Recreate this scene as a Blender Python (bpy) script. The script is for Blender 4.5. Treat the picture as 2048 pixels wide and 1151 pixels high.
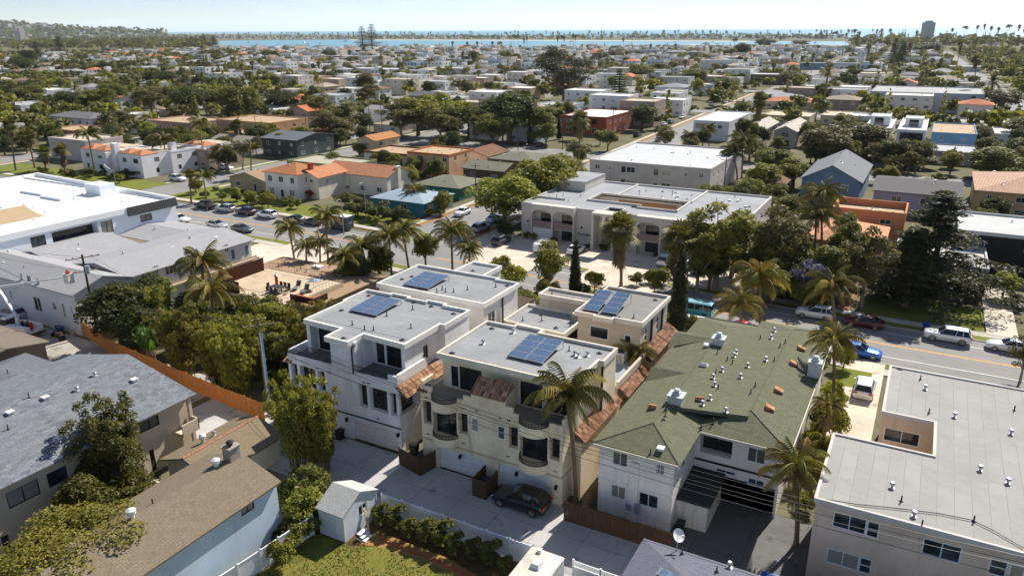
import bpy, bmesh, math, random
import numpy as np
from mathutils import Vector, Matrix
sc = bpy.context.scene
for o in list(bpy.data.objects): bpy.data.objects.remove(o)
C = sc.collection
R = math.radians
# ---------------------------------------------------------------- camera (drone, 36 m up), world axes follow the street grid
CAMH = 36.0
FPX, PITCH, YAW, ROLL = 1500.0, R(19.0), R(28.95), R(-0.297)
cam = bpy.data.cameras.new('camera'); cam.sensor_width = 36.0; cam.lens = 36.0 * FPX / 2048.0
cam.clip_start = 1.0; cam.clip_end = 120000.0
camo = bpy.data.objects.new('camera', cam); C.objects.link(camo); sc.camera = camo
_cp, _sp = math.cos(PITCH), math.sin(PITCH)
_f0 = Vector((0, _cp, -_sp)); _r0 = Vector((1, 0, 0)); _u0 = Vector((0, _sp, _cp))
_r = _r0 * math.cos(ROLL) + _u0 * math.sin(ROLL); _u = _u0 * math.cos(ROLL) - _r0 * math.sin(ROLL)
_M = Matrix.Rotation(YAW, 3, 'Z'); _r, _u, _f = _M @ _r, _M @ _u, _M @ _f0
camo.matrix_world = Matrix(((_r.x, _u.x, -_f.x, 0), (_r.y, _u.y, -_f.y, 0), (_r.z, _u.z, -_f.z, CAMH), (0, 0, 0, 1)))
def P(px, py, z=0.0):
 'place in the neighbourhood read off the photograph: ground plan position of a point at height z'
 d = _r * ((px - 1024) / FPX) - _u * ((py - 575.5) / FPX) + _f
 t = (z - CAMH) / d.z
 return Vector((d.x * t, d.y * t, z))
def pix(X, Y, Z=0.0):
 v = Vector((X, Y, Z - CAMH)); k = v.dot(_f)
 return 1024 + FPX * v.dot(_r) / k, 575.5 - FPX * v.dot(_u) / k, k
# ---------------------------------------------------------------- sky and sun
SUN_AZ, SUN_EL = R(11), R(42)      # azimuth from +Y towards +X
w = bpy.data.worlds.new('World'); sc.world = w; w.use_nodes = True
nt = w.node_tree; nt.nodes.clear()
def N(nt, t, **k):
 n = nt.nodes.new(t)
 for a, b in k.items():
  if a in n.inputs: n.inputs[a].default_value = b
  else: setattr(n, a, b)
 return n
out = N(nt, 'ShaderNodeOutputWorld'); bg = N(nt, 'ShaderNodeBackground'); sky = N(nt, 'ShaderNodeTexSky')
sky.sky_type = 'NISHITA'; sky.sun_disc = False; sky.sun_elevation = SUN_EL; sky.sun_rotation = SUN_AZ
sky.altitude = 0; sky.air_density = 0.65; sky.dust_density = 0.0; sky.ozone_density = 1.0
tc = N(nt, 'ShaderNodeTexCoord'); sep = N(nt, 'ShaderNodeSeparateXYZ')
zz = N(nt, 'ShaderNodeMath', operation='MAXIMUM'); zz.inputs[1].default_value = 0.0; za = N(nt, 'ShaderNodeMath', operation='ADD'); za.inputs[1].default_value = 0.09
cx = N(nt, 'ShaderNodeMath', operation='DIVIDE'); cy = N(nt, 'ShaderNodeMath', operation='DIVIDE'); cv_ = N(nt, 'ShaderNodeCombineXYZ')
nz = N(nt, 'ShaderNodeTexNoise', Scale=0.75, Detail=7.0, Roughness=0.6)
cr = N(nt, 'ShaderNodeValToRGB'); cr.color_ramp.elements[0].position = 0.50; cr.color_ramp.elements[1].position = 0.72
cl = N(nt, 'ShaderNodeMath', operation='MULTIPLY'); cl.inputs[1].default_value = 0.5
mix = N(nt, 'ShaderNodeMix', data_type='RGBA'); mix.inputs['B'].default_value = (8.6, 9.2, 9.6, 1)
L = nt.links.new
L(tc.outputs['Generated'], sep.inputs[0]); L(sep.outputs['Z'], zz.inputs[0]); L(zz.outputs[0], za.inputs[0])
for i_, d_ in ((0, cx), (1, cy)): L(sep.outputs[i_], d_.inputs[0]); L(za.outputs[0], d_.inputs[1]); L(d_.outputs[0], cv_.inputs[i_])
L(cv_.outputs[0], nz.inputs['Vector'])
L(nz.outputs['Fac'], cr.inputs['Fac']); L(cr.outputs['Color'], cl.inputs[0]); L(cl.outputs[0], mix.inputs['Factor'])
tint = N(nt, 'ShaderNodeMix', data_type='RGBA', blend_type='MULTIPLY'); tint.inputs['Factor'].default_value = 1.0; tint.inputs['B'].default_value = (0.88, 0.87, 0.94, 1); L(sky.outputs['Color'], tint.inputs['A']); L(tint.outputs['Result'], mix.inputs['A']); L(mix.outputs['Result'], bg.inputs['Color']); L(bg.outputs['Background'], out.inputs['Surface'])
bg.inputs['Strength'].default_value = 0.086
sun = bpy.data.lights.new('sun', 'SUN'); sun.energy = 5.0; sun.angle = R(0.53); sun.color = (1.0, 0.94, 0.85)
suno = bpy.data.objects.new('sun', sun); C.objects.link(suno)
_sd = Vector((math.sin(SUN_AZ) * math.cos(SUN_EL), math.cos(SUN_AZ) * math.cos(SUN_EL), math.sin(SUN_EL)))
suno.rotation_euler = _sd.to_track_quat('Z', 'Y').to_euler(); suno.location = (0, 0, 200)
vs = sc.view_settings; vs.view_transform = 'Standard'; vs.look = 'None'; vs.exposure = 0.58; vs.gamma = 1.0; vs.use_curve_mapping = False
sc.cycles.max_bounces = 7; sc.cycles.diffuse_bounces = 4; sc.cycles.glossy_bounces = 2; sc.cycles.transmission_bounces = 3
sc.cycles.volume_bounces = 2; sc.cycles.transparent_max_bounces = 6; sc.cycles.caustics_reflective = False; sc.cycles.caustics_refractive = False
sc.cycles.use_adaptive_sampling = True; sc.cycles.adaptive_threshold = 0.02
sc.cycles.use_denoising = True
# ---------------------------------------------------------------- materials
def lin(r, g, b):
 f = lambda c: (c / 255.0 / 12.92) if c <= 10 else ((c / 255.0 + 0.055) / 1.055) ** 2.4
 return (f(r), f(g), f(b), 1.0)
def sc_(c, k): return (min(1, c[0] * k), min(1, c[1] * k), min(1, c[2] * k), 1.0)
_MC = {}
def base_mat(name):
 m = bpy.data.materials.new(name); m.use_nodes = True; t = m.node_tree
 return m, t, t.nodes['Principled BSDF']
def pos(t):
 return N(t, 'ShaderNodeNewGeometry').outputs['Position']
def mixc(t, fac, a, b, bt='MIX'):
 n = N(t, 'ShaderNodeMix', data_type='RGBA', blend_type=bt)
 if isinstance(fac, (int, float)): n.inputs['Factor'].default_value = fac
 else: t.links.new(fac, n.inputs['Factor'])
 for k, v in (('A', a), ('B', b)):
  if isinstance(v, tuple): n.inputs[k].default_value = v
  else: t.links.new(v, n.inputs[k])
 return n.outputs['Result']
def ramp(t, src, p0, p1, c0=(0, 0, 0, 1), c1=(1, 1, 1, 1)):
 n = N(t, 'ShaderNodeValToRGB'); e = n.color_ramp.elements
 e[0].position, e[1].position = p0, p1; e[0].color, e[1].color = c0, c1
 t.links.new(src, n.inputs['Fac']); return n.outputs['Color']
def noise(t, scale, detail=4.0, rough=0.6, vec=None, stretch=None):
 v = vec if vec is not None else pos(t)
 if stretch:
  m = N(t, 'ShaderNodeMapping'); m.inputs['Scale'].default_value = stretch; t.links.new(v, m.inputs['Vector']); v = m.outputs['Vector']
 n = N(t, 'ShaderNodeTexNoise', Scale=scale, Detail=detail, Roughness=rough); t.links.new(v, n.inputs['Vector']); return n.outputs['Fac']
def bump(t, b, src, strength, dist=0.05):
 n = N(t, 'ShaderNodeBump', Strength=strength, Distance=dist); t.links.new(src, n.inputs['Height']); t.links.new(n.outputs['Normal'], b.inputs['Normal'])
def stucco(col, var=0.16, rough=0.92, key=None):
 k = ('st', col, var)
 if k in _MC: return _MC[k]
 m, t, b = base_mat('stucco'); b.inputs['Roughness'].default_value = rough; b.inputs['Specular IOR Level'].default_value = 0.2
 a = noise(t, 0.35, 5.0, 0.65); s = noise(t, 1.6, 4.0, 0.7, stretch=(1.0, 1.0, 0.13)); f = noise(t, 14.0, 3.0)
 c = mixc(t, ramp(t, a, 0.35, 0.7), sc_(col, 1 - var), sc_(col, 1 + var * 0.3))
 c = mixc(t, ramp(t, s, 0.56, 0.74), c, sc_(col, 1 - var * 1.7))
 t.links.new(c, b.inputs['Base Color']); bump(t, b, f, 0.25, 0.03); _MC[k] = m; return m
def paint(col, rough=0.5, var=0.06, spec=0.4, metal=0.0, name='paint'):
 k = ('pt', col, rough, var, spec, metal)
 if k in _MC: return _MC[k]
 m, t, b = base_mat(name); b.inputs['Roughness'].default_value = rough; b.inputs['Specular IOR Level'].default_value = spec; b.inputs['Metallic'].default_value = metal
 a = noise(t, 2.2, 4.0)
 t.links.new(mixc(t, ramp(t, a, 0.35, 0.7), sc_(col, 1 - var), sc_(col, 1 + var)), b.inputs['Base Color']); _MC[k] = m; return m
def rollroof(col, along='x', seam=1.0, dirt=0.3):
 k = ('rr', col, along, seam, dirt)
 if k in _MC: return _MC[k]
 m, t, b = base_mat('rolled_roofing'); b.inputs['Roughness'].default_value = 0.85; b.inputs['Specular IOR Level'].default_value = 0.25
 mpn = N(t, 'ShaderNodeMapping'); t.links.new(pos(t), mpn.inputs['Vector'])
 if along == 'y': mpn.inputs['Rotation'].default_value = (0, 0, R(90))
 br = N(t, 'ShaderNodeTexBrick', Scale=1.0); br.inputs['Brick Width'].default_value = 9.0; br.inputs['Row Height'].default_value = seam
 br.inputs['Mortar Size'].default_value = 0.022; br.inputs['Mortar Smooth'].default_value = 0.4; br.offset = 0.37
 br.inputs['Color1'].default_value = sc_(col, 1.03); br.inputs['Color2'].default_value = sc_(col, 0.94); br.inputs['Mortar'].default_value = sc_(col, 0.62)
 t.links.new(mpn.outputs['Vector'], br.inputs['Vector'])
 a = noise(t, 0.28, 6.0, 0.62); a2 = noise(t, 1.3, 5.0, 0.7); f = noise(t, 30.0, 2.0)
 c = mixc(t, ramp(t, a, 0.42, 0.72), br.outputs['Color'], sc_(col, 1 - dirt * 0.8))
 c = mixc(t, ramp(t, a2, 0.6, 0.78), c, (col[0] * (1 - dirt), col[1] * (1 - dirt * 1.1), col[2] * (1 - dirt * 1.3), 1))
 p_ = noise(t, 0.5, 2.0, .4); c = mixc(t, ramp(t, p_, .55, .62), c, mixc(t, .35, c, sc_(col, 1 - dirt * 1.1))); c = mixc(t, ramp(t, p_, .60, .64), c, mixc(t, .3, c, sc_(col, 1.08)))
 c = mixc(t, 0.12, c, mixc(t, f, (0.02, 0.02, 0.02, 1), (0.9, 0.9, 0.9, 1)), 'OVERLAY')
 t.links.new(c, b.inputs['Base Color']); bump(t, b, f, 0.3, 0.02); _MC[k] = m; return m
def shingle(c1, c2, axis='x', rowh=0.17, wid=0.32, contrast=1.0):
 'asphalt shingles; courses run along axis'
 k = ('sh', c1, c2, axis, rowh, wid)
 if k in _MC: return _MC[k]
 m, t, b = base_mat('shingle'); b.inputs['Roughness'].default_value = 0.95; b.inputs['Specular IOR Level'].default_value = 0.15
 mpn = N(t, 'ShaderNodeMapping'); t.links.new(pos(t), mpn.inputs['Vector'])
 if axis == 'y': mpn.inputs['Rotation'].default_value = (0, 0, R(90))
 br = N(t, 'ShaderNodeTexBrick', Scale=1.0); br.inputs['Brick Width'].default_value = wid; br.inputs['Row Height'].default_value = rowh
 br.inputs['Mortar Size'].default_value = 0.012; br.inputs['Bias'].default_value = 0.0
 br.inputs['Color1'].default_value = c1; br.inputs['Color2'].default_value = c2; br.inputs['Mortar'].default_value = sc_(c1, 0.45)
 t.links.new(mpn.outputs['Vector'], br.inputs['Vector'])
 a = noise(t, 0.4, 5.0, 0.65); f = noise(t, 9.0, 3.0, 0.7)
 c = mixc(t, ramp(t, a, 0.4, 0.75), br.outputs['Color'], sc_(c2, 0.72))
 c = mixc(t, 0.35, c, mixc(t, ramp(t, f, 0.3, 0.7), sc_(c1, 0.6), sc_(c2, 1.5)))
 t.links.new(c, b.inputs['Base Color']); bump(t, b, br.outputs['Fac'], -0.35, 0.03); _MC[k] = m; return m
def tilemat(col, axis='x', rows=0.30, name='clay_tile'):
 'barrel tile roof too far away for single tiles'
 k = ('tl', col, axis)
 if k in _MC: return _MC[k]
 m, t, b = base_mat(name); b.inputs['Roughness'].default_value = 0.85
 wv = N(t, 'ShaderNodeTexWave', wave_type='BANDS', bands_direction='X' if axis == 'x' else 'Y', wave_profile='SIN', Scale=2.6 / 2.0); wv.inputs['Distortion'].default_value = 0.3
 t.links.new(pos(t), wv.inputs['Vector'])
 a = noise(t, 1.1, 5.0, 0.7); f = noise(t, 5.0, 2.0)
 c = mixc(t, ramp(t, a, 0.35, 0.7), sc_(col, 0.75), sc_(col, 1.2)); c = mixc(t, ramp(t, f, 0.4, 0.65), c, (min(1, col[0] * 1.5), col[1] * 1.5, col[2] * 1.4, 1))
 t.links.new(c, b.inputs['Base Color']); bump(t, b, wv.outputs['Fac'], 1.0, 0.12); _MC[k] = m; return m
def leafmat(dark, light, name='leaf', trans=0.35, scale=0.6):
 k = ('lf', dark, light)
 if k in _MC: return _MC[k]
 m = bpy.data.materials.new(name); m.use_nodes = True; t = m.node_tree; t.nodes.clear()
 o = N(t, 'ShaderNodeOutputMaterial'); d = N(t, 'ShaderNodeBsdfPrincipled'); tr = N(t, 'ShaderNodeBsdfTranslucent'); mx = N(t, 'ShaderNodeMixShader'); mx.inputs[0].default_value = trans
 d.inputs['Roughness'].default_value = 0.6; d.inputs['Specular IOR Level'].default_value = 0.3
 a = noise(t, scale, 3.0, 0.7); f = noise(t, 7.0, 2.0, 0.6); oi = N(t, 'ShaderNodeObjectInfo')
 c = mixc(t, ramp(t, a, 0.33, 0.68), dark, light); c = mixc(t, ramp(t, f, 0.45, 0.75), c, sc_(light, 1.25))
 hs = N(t, 'ShaderNodeHueSaturation'); mr = N(t, 'ShaderNodeMapRange'); mr.inputs['To Min'].default_value = 0.485; mr.inputs['To Max'].default_value = 0.515
 t.links.new(oi.outputs['Random'], mr.inputs['Value']); t.links.new(mr.outputs['Result'], hs.inputs['Hue'])
 mr2 = N(t, 'ShaderNodeMapRange'); mr2.inputs['To Min'].default_value = 0.75; mr2.inputs['To Max'].default_value = 1.15
 t.links.new(oi.outputs['Random'], mr2.inputs['Value']); t.links.new(mr2.outputs['Result'], hs.inputs['Value']); t.links.new(c, hs.inputs['Color'])
 t.links.new(hs.outputs['Color'], d.inputs['Base Color'])
 hs2 = N(t, 'ShaderNodeHueSaturation', Saturation=1.1, Value=1.3); t.links.new(hs.outputs['Color'], hs2.inputs['Color']); t.links.new(hs2.outputs['Color'], tr.inputs['Color'])
 t.links.new(d.outputs[0], mx.inputs[1]); t.links.new(tr.outputs[0], mx.inputs[2]); t.links.new(mx.outputs[0], o.inputs['Surface']); _MC[k] = m; return m
def ground_mat(name, cols, scale=0.15, fine=6.0, fs=0.35, bumpd=0.03):
 m, t, b = base_mat(name); b.inputs['Roughness'].default_value = 0.97; b.inputs['Specular IOR Level'].default_value = 0.1
 a = noise(t, scale, 6.0, 0.65); a2 = noise(t, scale * 5.3, 5.0, 0.7); f = noise(t, fine, 4.0, 0.7)
 c = mixc(t, ramp(t, a, 0.42, 0.6), cols[0], cols[1]); c = mixc(t, ramp(t, a2, 0.52, 0.66), c, cols[2])
 c = mixc(t, fs, c, mixc(t, ramp(t, f, 0.3, 0.7), sc_(cols[0], 0.55), sc_(cols[2], 1.3)))
 t.links.new(c, b.inputs['Base Color']); bump(t, b, f, 0.5, bumpd); return m
def concrete(col, joint=0.0, name='concrete'):
 k = ('cc', col, joint)
 if k in _MC: return _MC[k]
 m, t, b = base_mat(name); b.inputs['Roughness'].default_value = 0.9; b.inputs['Specular IOR Level'].default_value = 0.2
 a = noise(t, 0.25, 6.0, 0.65); a2 = noise(t, 1.7, 5.0, 0.7); f = noise(t, 20.0, 3.0)
 c = mixc(t, ramp(t, a, 0.35, 0.7), sc_(col, 0.82), sc_(col, 1.1)); c = mixc(t, ramp(t, a2, 0.6, 0.8), c, sc_(col, 0.6))
 if joint:
  br = N(t, 'ShaderNodeTexBrick', Scale=1.0); br.offset = 0.0; br.inputs['Brick Width'].default_value = joint; br.inputs['Row Height'].default_value = joint
  br.inputs['Mortar Size'].default_value = 0.02; t.links.new(pos(t), br.inputs['Vector']); c = mixc(t, br.outputs['Fac'], c, sc_(col, 0.45))
 vo = N(t, 'ShaderNodeTexVoronoi', feature='DISTANCE_TO_EDGE', Scale=0.33); wv = N(t, 'ShaderNodeVectorMath', operation='ADD'); nv = N(t, 'ShaderNodeTexNoise', Scale=0.8, Detail=5.0); t.links.new(pos(t), nv.inputs['Vector']); t.links.new(pos(t), wv.inputs[0]); t.links.new(nv.outputs['Color'], wv.inputs[1]); t.links.new(wv.outputs[0], vo.inputs['Vector'])
 c = mixc(t, ramp(t, vo.outputs['Distance'], 0.002, 0.006, (.28, .28, .28, 1), (0, 0, 0, 1)), c, sc_(col, 0.3)); c = mixc(t, ramp(t, noise(t, 0.55, 3.0, .5), .62, .72), c, sc_(col, .55))
 t.links.new(c, b.inputs['Base Color']); bump(t, b, f, 0.2, 0.01); _MC[k] = m; return m
def glassmat(col=(0.03, 0.045, 0.055, 1), rough=0.06, name='window_glass'):
 k = ('gl', col)
 if k in _MC: return _MC[k]
 m, t, b = base_mat(name); b.inputs['Roughness'].default_value = rough; b.inputs['Specular IOR Level'].default_value = 0.6
 a = noise(t, 0.9, 2.0); oi = N(t, 'ShaderNodeObjectInfo'); c = mixc(t, ramp(t, a, 0.4, 0.6), sc_(col, 0.5), sc_(col, 1.6))
 if name == 'window_glass': c = mixc(t, ramp(t, oi.outputs['Random'], 0.62, 0.75), c, mixc(t, oi.outputs['Random'], (.10, .09, .075, 1), (.34, .32, .28, 1)))
 t.links.new(c, b.inputs['Base Color']); _MC[k] = m; return m
def wood(col, name='wood', along='z'):
 k = ('wd', col, along)
 if k in _MC: return _MC[k]
 m, t, b = base_mat(name); b.inputs['Roughness'].default_value = 0.85; b.inputs['Specular IOR Level'].default_value = 0.2
 oi = N(t, 'ShaderNodeObjectInfo')
 g = noise(t, 3.5, 5.0, 0.65, stretch={'z': (4, 4, 0.5), 'x': (0.5, 4, 4), 'y': (4, 0.5, 4)}[along]); c = mixc(t, ramp(t, g, 0.3, 0.72), sc_(col, 0.5), sc_(col, 1.35))
 c = mixc(t, oi.outputs['Random'], mixc(t, 0.25, c, sc_(col, 0.5)), c)
 t.links.new(c, b.inputs['Base Color']); _MC[k] = m; return m
def carpaint(col):
 k = ('cp', col)
 if k in _MC: return _MC[k]
 m, t, b = base_mat('car_paint'); b.inputs['Base Color'].default_value = col; b.inputs['Roughness'].default_value = 0.32; b.inputs['Metallic'].default_value = 0.15
 b.inputs['Coat Weight'].default_value = 0.7; b.inputs['Coat Roughness'].default_value = 0.06
 f = noise(t, 1.5, 3.0); t.links.new(mixc(t, ramp(t, f, 0.3, 0.8), col, sc_(col, 0.86)), b.inputs['Base Color']); _MC[k] = m; return m
def solarmat():
 m, t, b = base_mat('solar_cells'); b.inputs['Roughness'].default_value = 0.12; b.inputs['Specular IOR Level'].default_value = 0.6
 br = N(t, 'ShaderNodeTexBrick', Scale=1.0); br.offset = 0.0; br.inputs['Brick Width'].default_value = 0.16; br.inputs['Row Height'].default_value = 0.16; br.inputs['Mortar Size'].default_value = 0.006
 br.inputs['Color1'].default_value = (0.045, 0.085, 0.16, 1); br.inputs['Color2'].default_value = (0.06, 0.11, 0.20, 1); br.inputs['Mortar'].default_value = (0.3, 0.38, 0.48, 1)
 tcn = N(t, 'ShaderNodeTexCoord'); t.links.new(tcn.outputs['Object'], br.inputs['Vector']); t.links.new(br.outputs['Color'], b.inputs['Base Color']); return m
WHITE = paint(lin(228, 228, 224), 0.55); BLACK = paint((0.012, 0.012, 0.013, 1), 0.4); DARK = paint((0.03, 0.03, 0.032, 1), 0.7); METAL = paint((0.5, 0.5, 0.5, 1), 0.4, metal=0.7)
GLASS = glassmat(); SOLAR = solarmat(); RUST = paint(lin(176, 120, 84), 0.8, 0.3)
GLASSD = glassmat((0.016, 0.02, 0.024, 1), 0.08, 'door_and_shade_glass')  # dark glass of doors, also standing in for shade inside the loggias
# ---------------------------------------------------------------- mesh helpers
class MB:
 def __init__(s): s.v, s.f, s.m = [], [], []
 def add(s, v, f, mi=0):
  o = len(s.v); s.v += [tuple(a) for a in v]; s.f += [tuple(i + o for i in a) for a in f]; s.m += [mi] * len(f); return s
 def quad(s, a, b, c, d, mi=0): return s.add([a, b, c, d], [(0, 1, 2, 3)], mi)
 def box(s, x0, y0, z0, x1, y1, z1, mi=0):
  return s.add([(x0, y0, z0), (x1, y0, z0), (x1, y1, z0), (x0, y1, z0), (x0, y0, z1), (x1, y0, z1), (x1, y1, z1), (x0, y1, z1)],
      [(0, 3, 2, 1), (4, 5, 6, 7), (0, 1, 5, 4), (1, 2, 6, 5), (2, 3, 7, 6), (3, 0, 4, 7)], mi)
 def prism(s, pts, z0, z1, mi=0, top=True, bot=True):
  n = len(pts); v = [(p[0], p[1], z0) for p in pts] + [(p[0], p[1], z1) for p in pts]
  f = [(i, (i + 1) % n, n + (i + 1) % n, n + i) for i in range(n)]
  if top: f.append(tuple(range(n, 2 * n)))
  if bot: f.append(tuple(range(n - 1, -1, -1)))
  return s.add(v, f, mi)
 def hull(s, lo, hi, mi=0, cap=True):
  'two equal rings of 3-D points'
  n = len(lo); f = [(i, (i + 1) % n, n + (i + 1) % n, n + i) for i in range(n)]
  if cap: f += [tuple(range(n, 2 * n)), tuple(range(n - 1, -1, -1))]
  return s.add(list(lo) + list(hi), f, mi)
 def cyl(s, p0, p1, r0, r1=None, n=8, mi=0, cap=True):
  r1 = r0 if r1 is None else r1; p0, p1 = Vector(p0), Vector(p1); d = (p1 - p0)
  if d.length < 1e-6: return s
  d.normalize(); a = d.orthogonal().normalized(); b = d.cross(a); lo, hi = [], []
  for i in range(n):
   t = 2 * math.pi * i / n; k = a * math.cos(t) + b * math.sin(t); lo.append(p0 + k * r0); hi.append(p1 + k * r1)
  return s.hull(lo, hi, mi, cap)
 def tube(s, pts, rs, n=6, mi=0):
  pts = [Vector(p) for p in pts]; o = len(s.v); a = None
  for i, p in enumerate(pts):
   d = (pts[min(i + 1, len(pts) - 1)] - pts[max(i - 1, 0)]).normalized()
   a = d.orthogonal().normalized() if a is None else (a - d * a.dot(d)).normalized()
   b = d.cross(a); r = rs[i] if isinstance(rs, (list, tuple)) else rs
   for j in range(n):
    t = 2 * math.pi * j / n; s.v.append(tuple(p + (a * math.cos(t) + b * math.sin(t)) * r))
  for i in range(len(pts) - 1):
   for j in range(n):
    s.f.append((o + i * n + j, o + i * n + (j + 1) % n, o + (i + 1) * n + (j + 1) % n, o + (i + 1) * n + j)); s.m.append(mi)
  return s
 def mesh(s, name, mats, smooth=False, off=None):
  me = bpy.data.meshes.new(name); v = s.v
  if off is not None: v = [(a[0] - off[0], a[1] - off[1], a[2] - off[2]) for a in v]
  me.from_pydata(v, [], s.f)
  for m in (mats if isinstance(mats, (list, tuple)) else [mats]): me.materials.append(m)
  if any(s.m): me.polygons.foreach_set('material_index', s.m)
  if smooth: me.polygons.foreach_set('use_smooth', [True] * len(s.f))
  me.update(); return me
 def obj(s, name, mats, parent=None, smooth=False, local=False):
  off = None
  if parent is not None and not local:
   off = Vector(parent.location)
   if parent.parent is not None: off = off + Vector(parent.parent.location)
  return put(name, s.mesh(name, mats, smooth, off), parent)
def put(name, me, parent=None, loc=None, rot=None, scale=None):
 o = bpy.data.objects.new(name, me); C.objects.link(o)
 if parent is not None: o.parent = parent
 if loc is not None: o.location = loc
 if rot is not None: o.rotation_euler = rot
 if scale is not None: o.scale = scale
 return o
def tag(o, label=None, cat=None, group=None, kind=None):
 if label: o['label'] = label
 if cat: o['category'] = cat
 if group: o['group'] = group
 if kind: o['kind'] = kind
 return o
def thing(name, label, cat, loc=(0, 0, 0), rz=0.0, group=None):
 o = bpy.data.objects.new(name, None); C.objects.link(o); o.location = loc; o.rotation_euler = (0, 0, rz); o.empty_display_size = 0.2
 return tag(o, label, cat, group)
def copy_tree(o, parent=None):
 c = o.copy(); C.objects.link(c); c.parent = parent
 for ch in KIDS.get(o.name, []): copy_tree(ch, c)
 return c
KIDS = {}
def index_kids(root):
 KIDS[root.name] = list(root.children)
 for ch in root.children: index_kids(ch)
LANDMARKS = []; OCC = []
def PY(px, py, Y):
 d = _r * ((px - 1024) / FPX) - _u * ((py - 575.5) / FPX) + _f; t = Y / d.y; return d.x * t, CAMH + d.z * t
def PX(px, py, X):
 d = _r * ((px - 1024) / FPX) - _u * ((py - 575.5) / FPX) + _f; t = X / d.x; return d.y * t, CAMH + d.z * t
def Zm(x0, y0, x1, w): return lambda a, b: (x0 + a * (x1 - x0) / w, y0 + b * (x1 - x0) / w)
def pxwin(conv, items, side, plane, org):
 'windows read off the photo on a known wall plane: (x_left, y_top, x_right, y_bottom[, style])'
 o = []
 for it in items:
  xl, yt, xr, yb = it[:4]; st = it[4] if len(it) > 4 else 'slider'; f = PY if side == 'S' else PX
  (a, z1), (c, z0) = f(*conv(xl, yt), plane), f(*conv(xr, yb), plane); m_ = f(*conv((xl + xr) / 2, (yt + yb) / 2), plane)
  ww, hh = abs(c - a), None
  z0 = m_[1] - .62; hh = 1.2
  if len(it) > 5: hh = it[5]; z0 = m_[1] - hh / 2
  o.append((m_[0] - org, z0, ww, hh, st))
 return o
# ---------------------------------------------------------------- building kit
_WC = {}
def win_meshes(w, h, style, fm):
 w, h = round(w, 2), round(h, 2); k = (w, h, style, fm.name)
 if k in _WC: return _WC[k]
 m = MB(); t = 0.06 if fm.name.startswith('paint') and fm is DARK else .085; y0, y1 = -0.03, 0.05
 if style in ('garage',):
  m.box(-w / 2, 0.0, 0, w / 2, 0.04, h); n = 5
  for i in range(n):
   a, b = h * i / n + 0.012, h * (i + 1) / n - 0.012
   q = 4 if w > 3.5 else 2
   for j in range(q): m.box(-w / 2 + w * j / q + 0.04, -0.025, a, -w / 2 + w * (j + 1) / q - 0.04, 0.0, b)
  r = (m.mesh('garage_door', fm), None)
 else:
  m.box(-w / 2, y0, 0, -w / 2 + t, y1, h); m.box(w / 2 - t, y0, 0, w / 2, y1, h); m.box(-w / 2 + t, y0, 0, w / 2 - t, y1, t); m.box(-w / 2 + t, y0, h - t, w / 2 - t, y1, h)
  if style in ('slider', 'door', 'grid'): m.box(-0.03, y0 + 0.01, t, 0.03, y1, h - t)
  if style == 'slider3':
   for q in (-w / 6, w / 6): m.box(q - 0.03, y0 + 0.01, t, q + 0.03, y1, h - t)
  if style in ('hung', 'grid'): m.box(-w / 2 + t, y0 + 0.01, h / 2 - 0.03, w / 2 - t, y1 - 0.001, h / 2 + 0.03)
  if style == 'grid':
   for q in (-w / 4, w / 4): m.box(q - 0.015, y0 + 0.012, t, q + 0.015, y1 - 0.002, h - t)
  p = MB().quad((-w / 2 + t, 0.03, t), (w / 2 - t, 0.03, t), (w / 2 - t, 0.03, h - t), (-w / 2 + t, 0.03, h - t))
  r = (m.mesh('window', fm), p.mesh('pane', GLASSD if style in ('door', 'plain') else GLASS))
 _WC[k] = r; return r
ROT = {'S': 0.0, 'E': R(90), 'N': R(180), 'W': R(-90)}
def side_pt(b, side, u, z, out=0.0):
 x0, y0, x1, y1 = b
 return {'S': (x0 + u, y0 - out, z), 'E': (x1 + out, y0 + u, z), 'N': (x1 - u, y1 + out, z), 'W': (x0 - out, y1 - u, z)}[side]
def add_window(root, b, side, u, z, w, h, style='slider', fm=None, inset=0.0):
 fm = fm or WHITE; a, p = win_meshes(w, h, style, fm); q = Vector(side_pt(b, side, u, z, -inset))
 o = put('garage_door' if style == 'garage' else 'door' if style == 'door' else 'window', a, root, q - root.location, (0, 0, ROT[side]))
 if p: put('pane', p, o)
 return o
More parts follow.
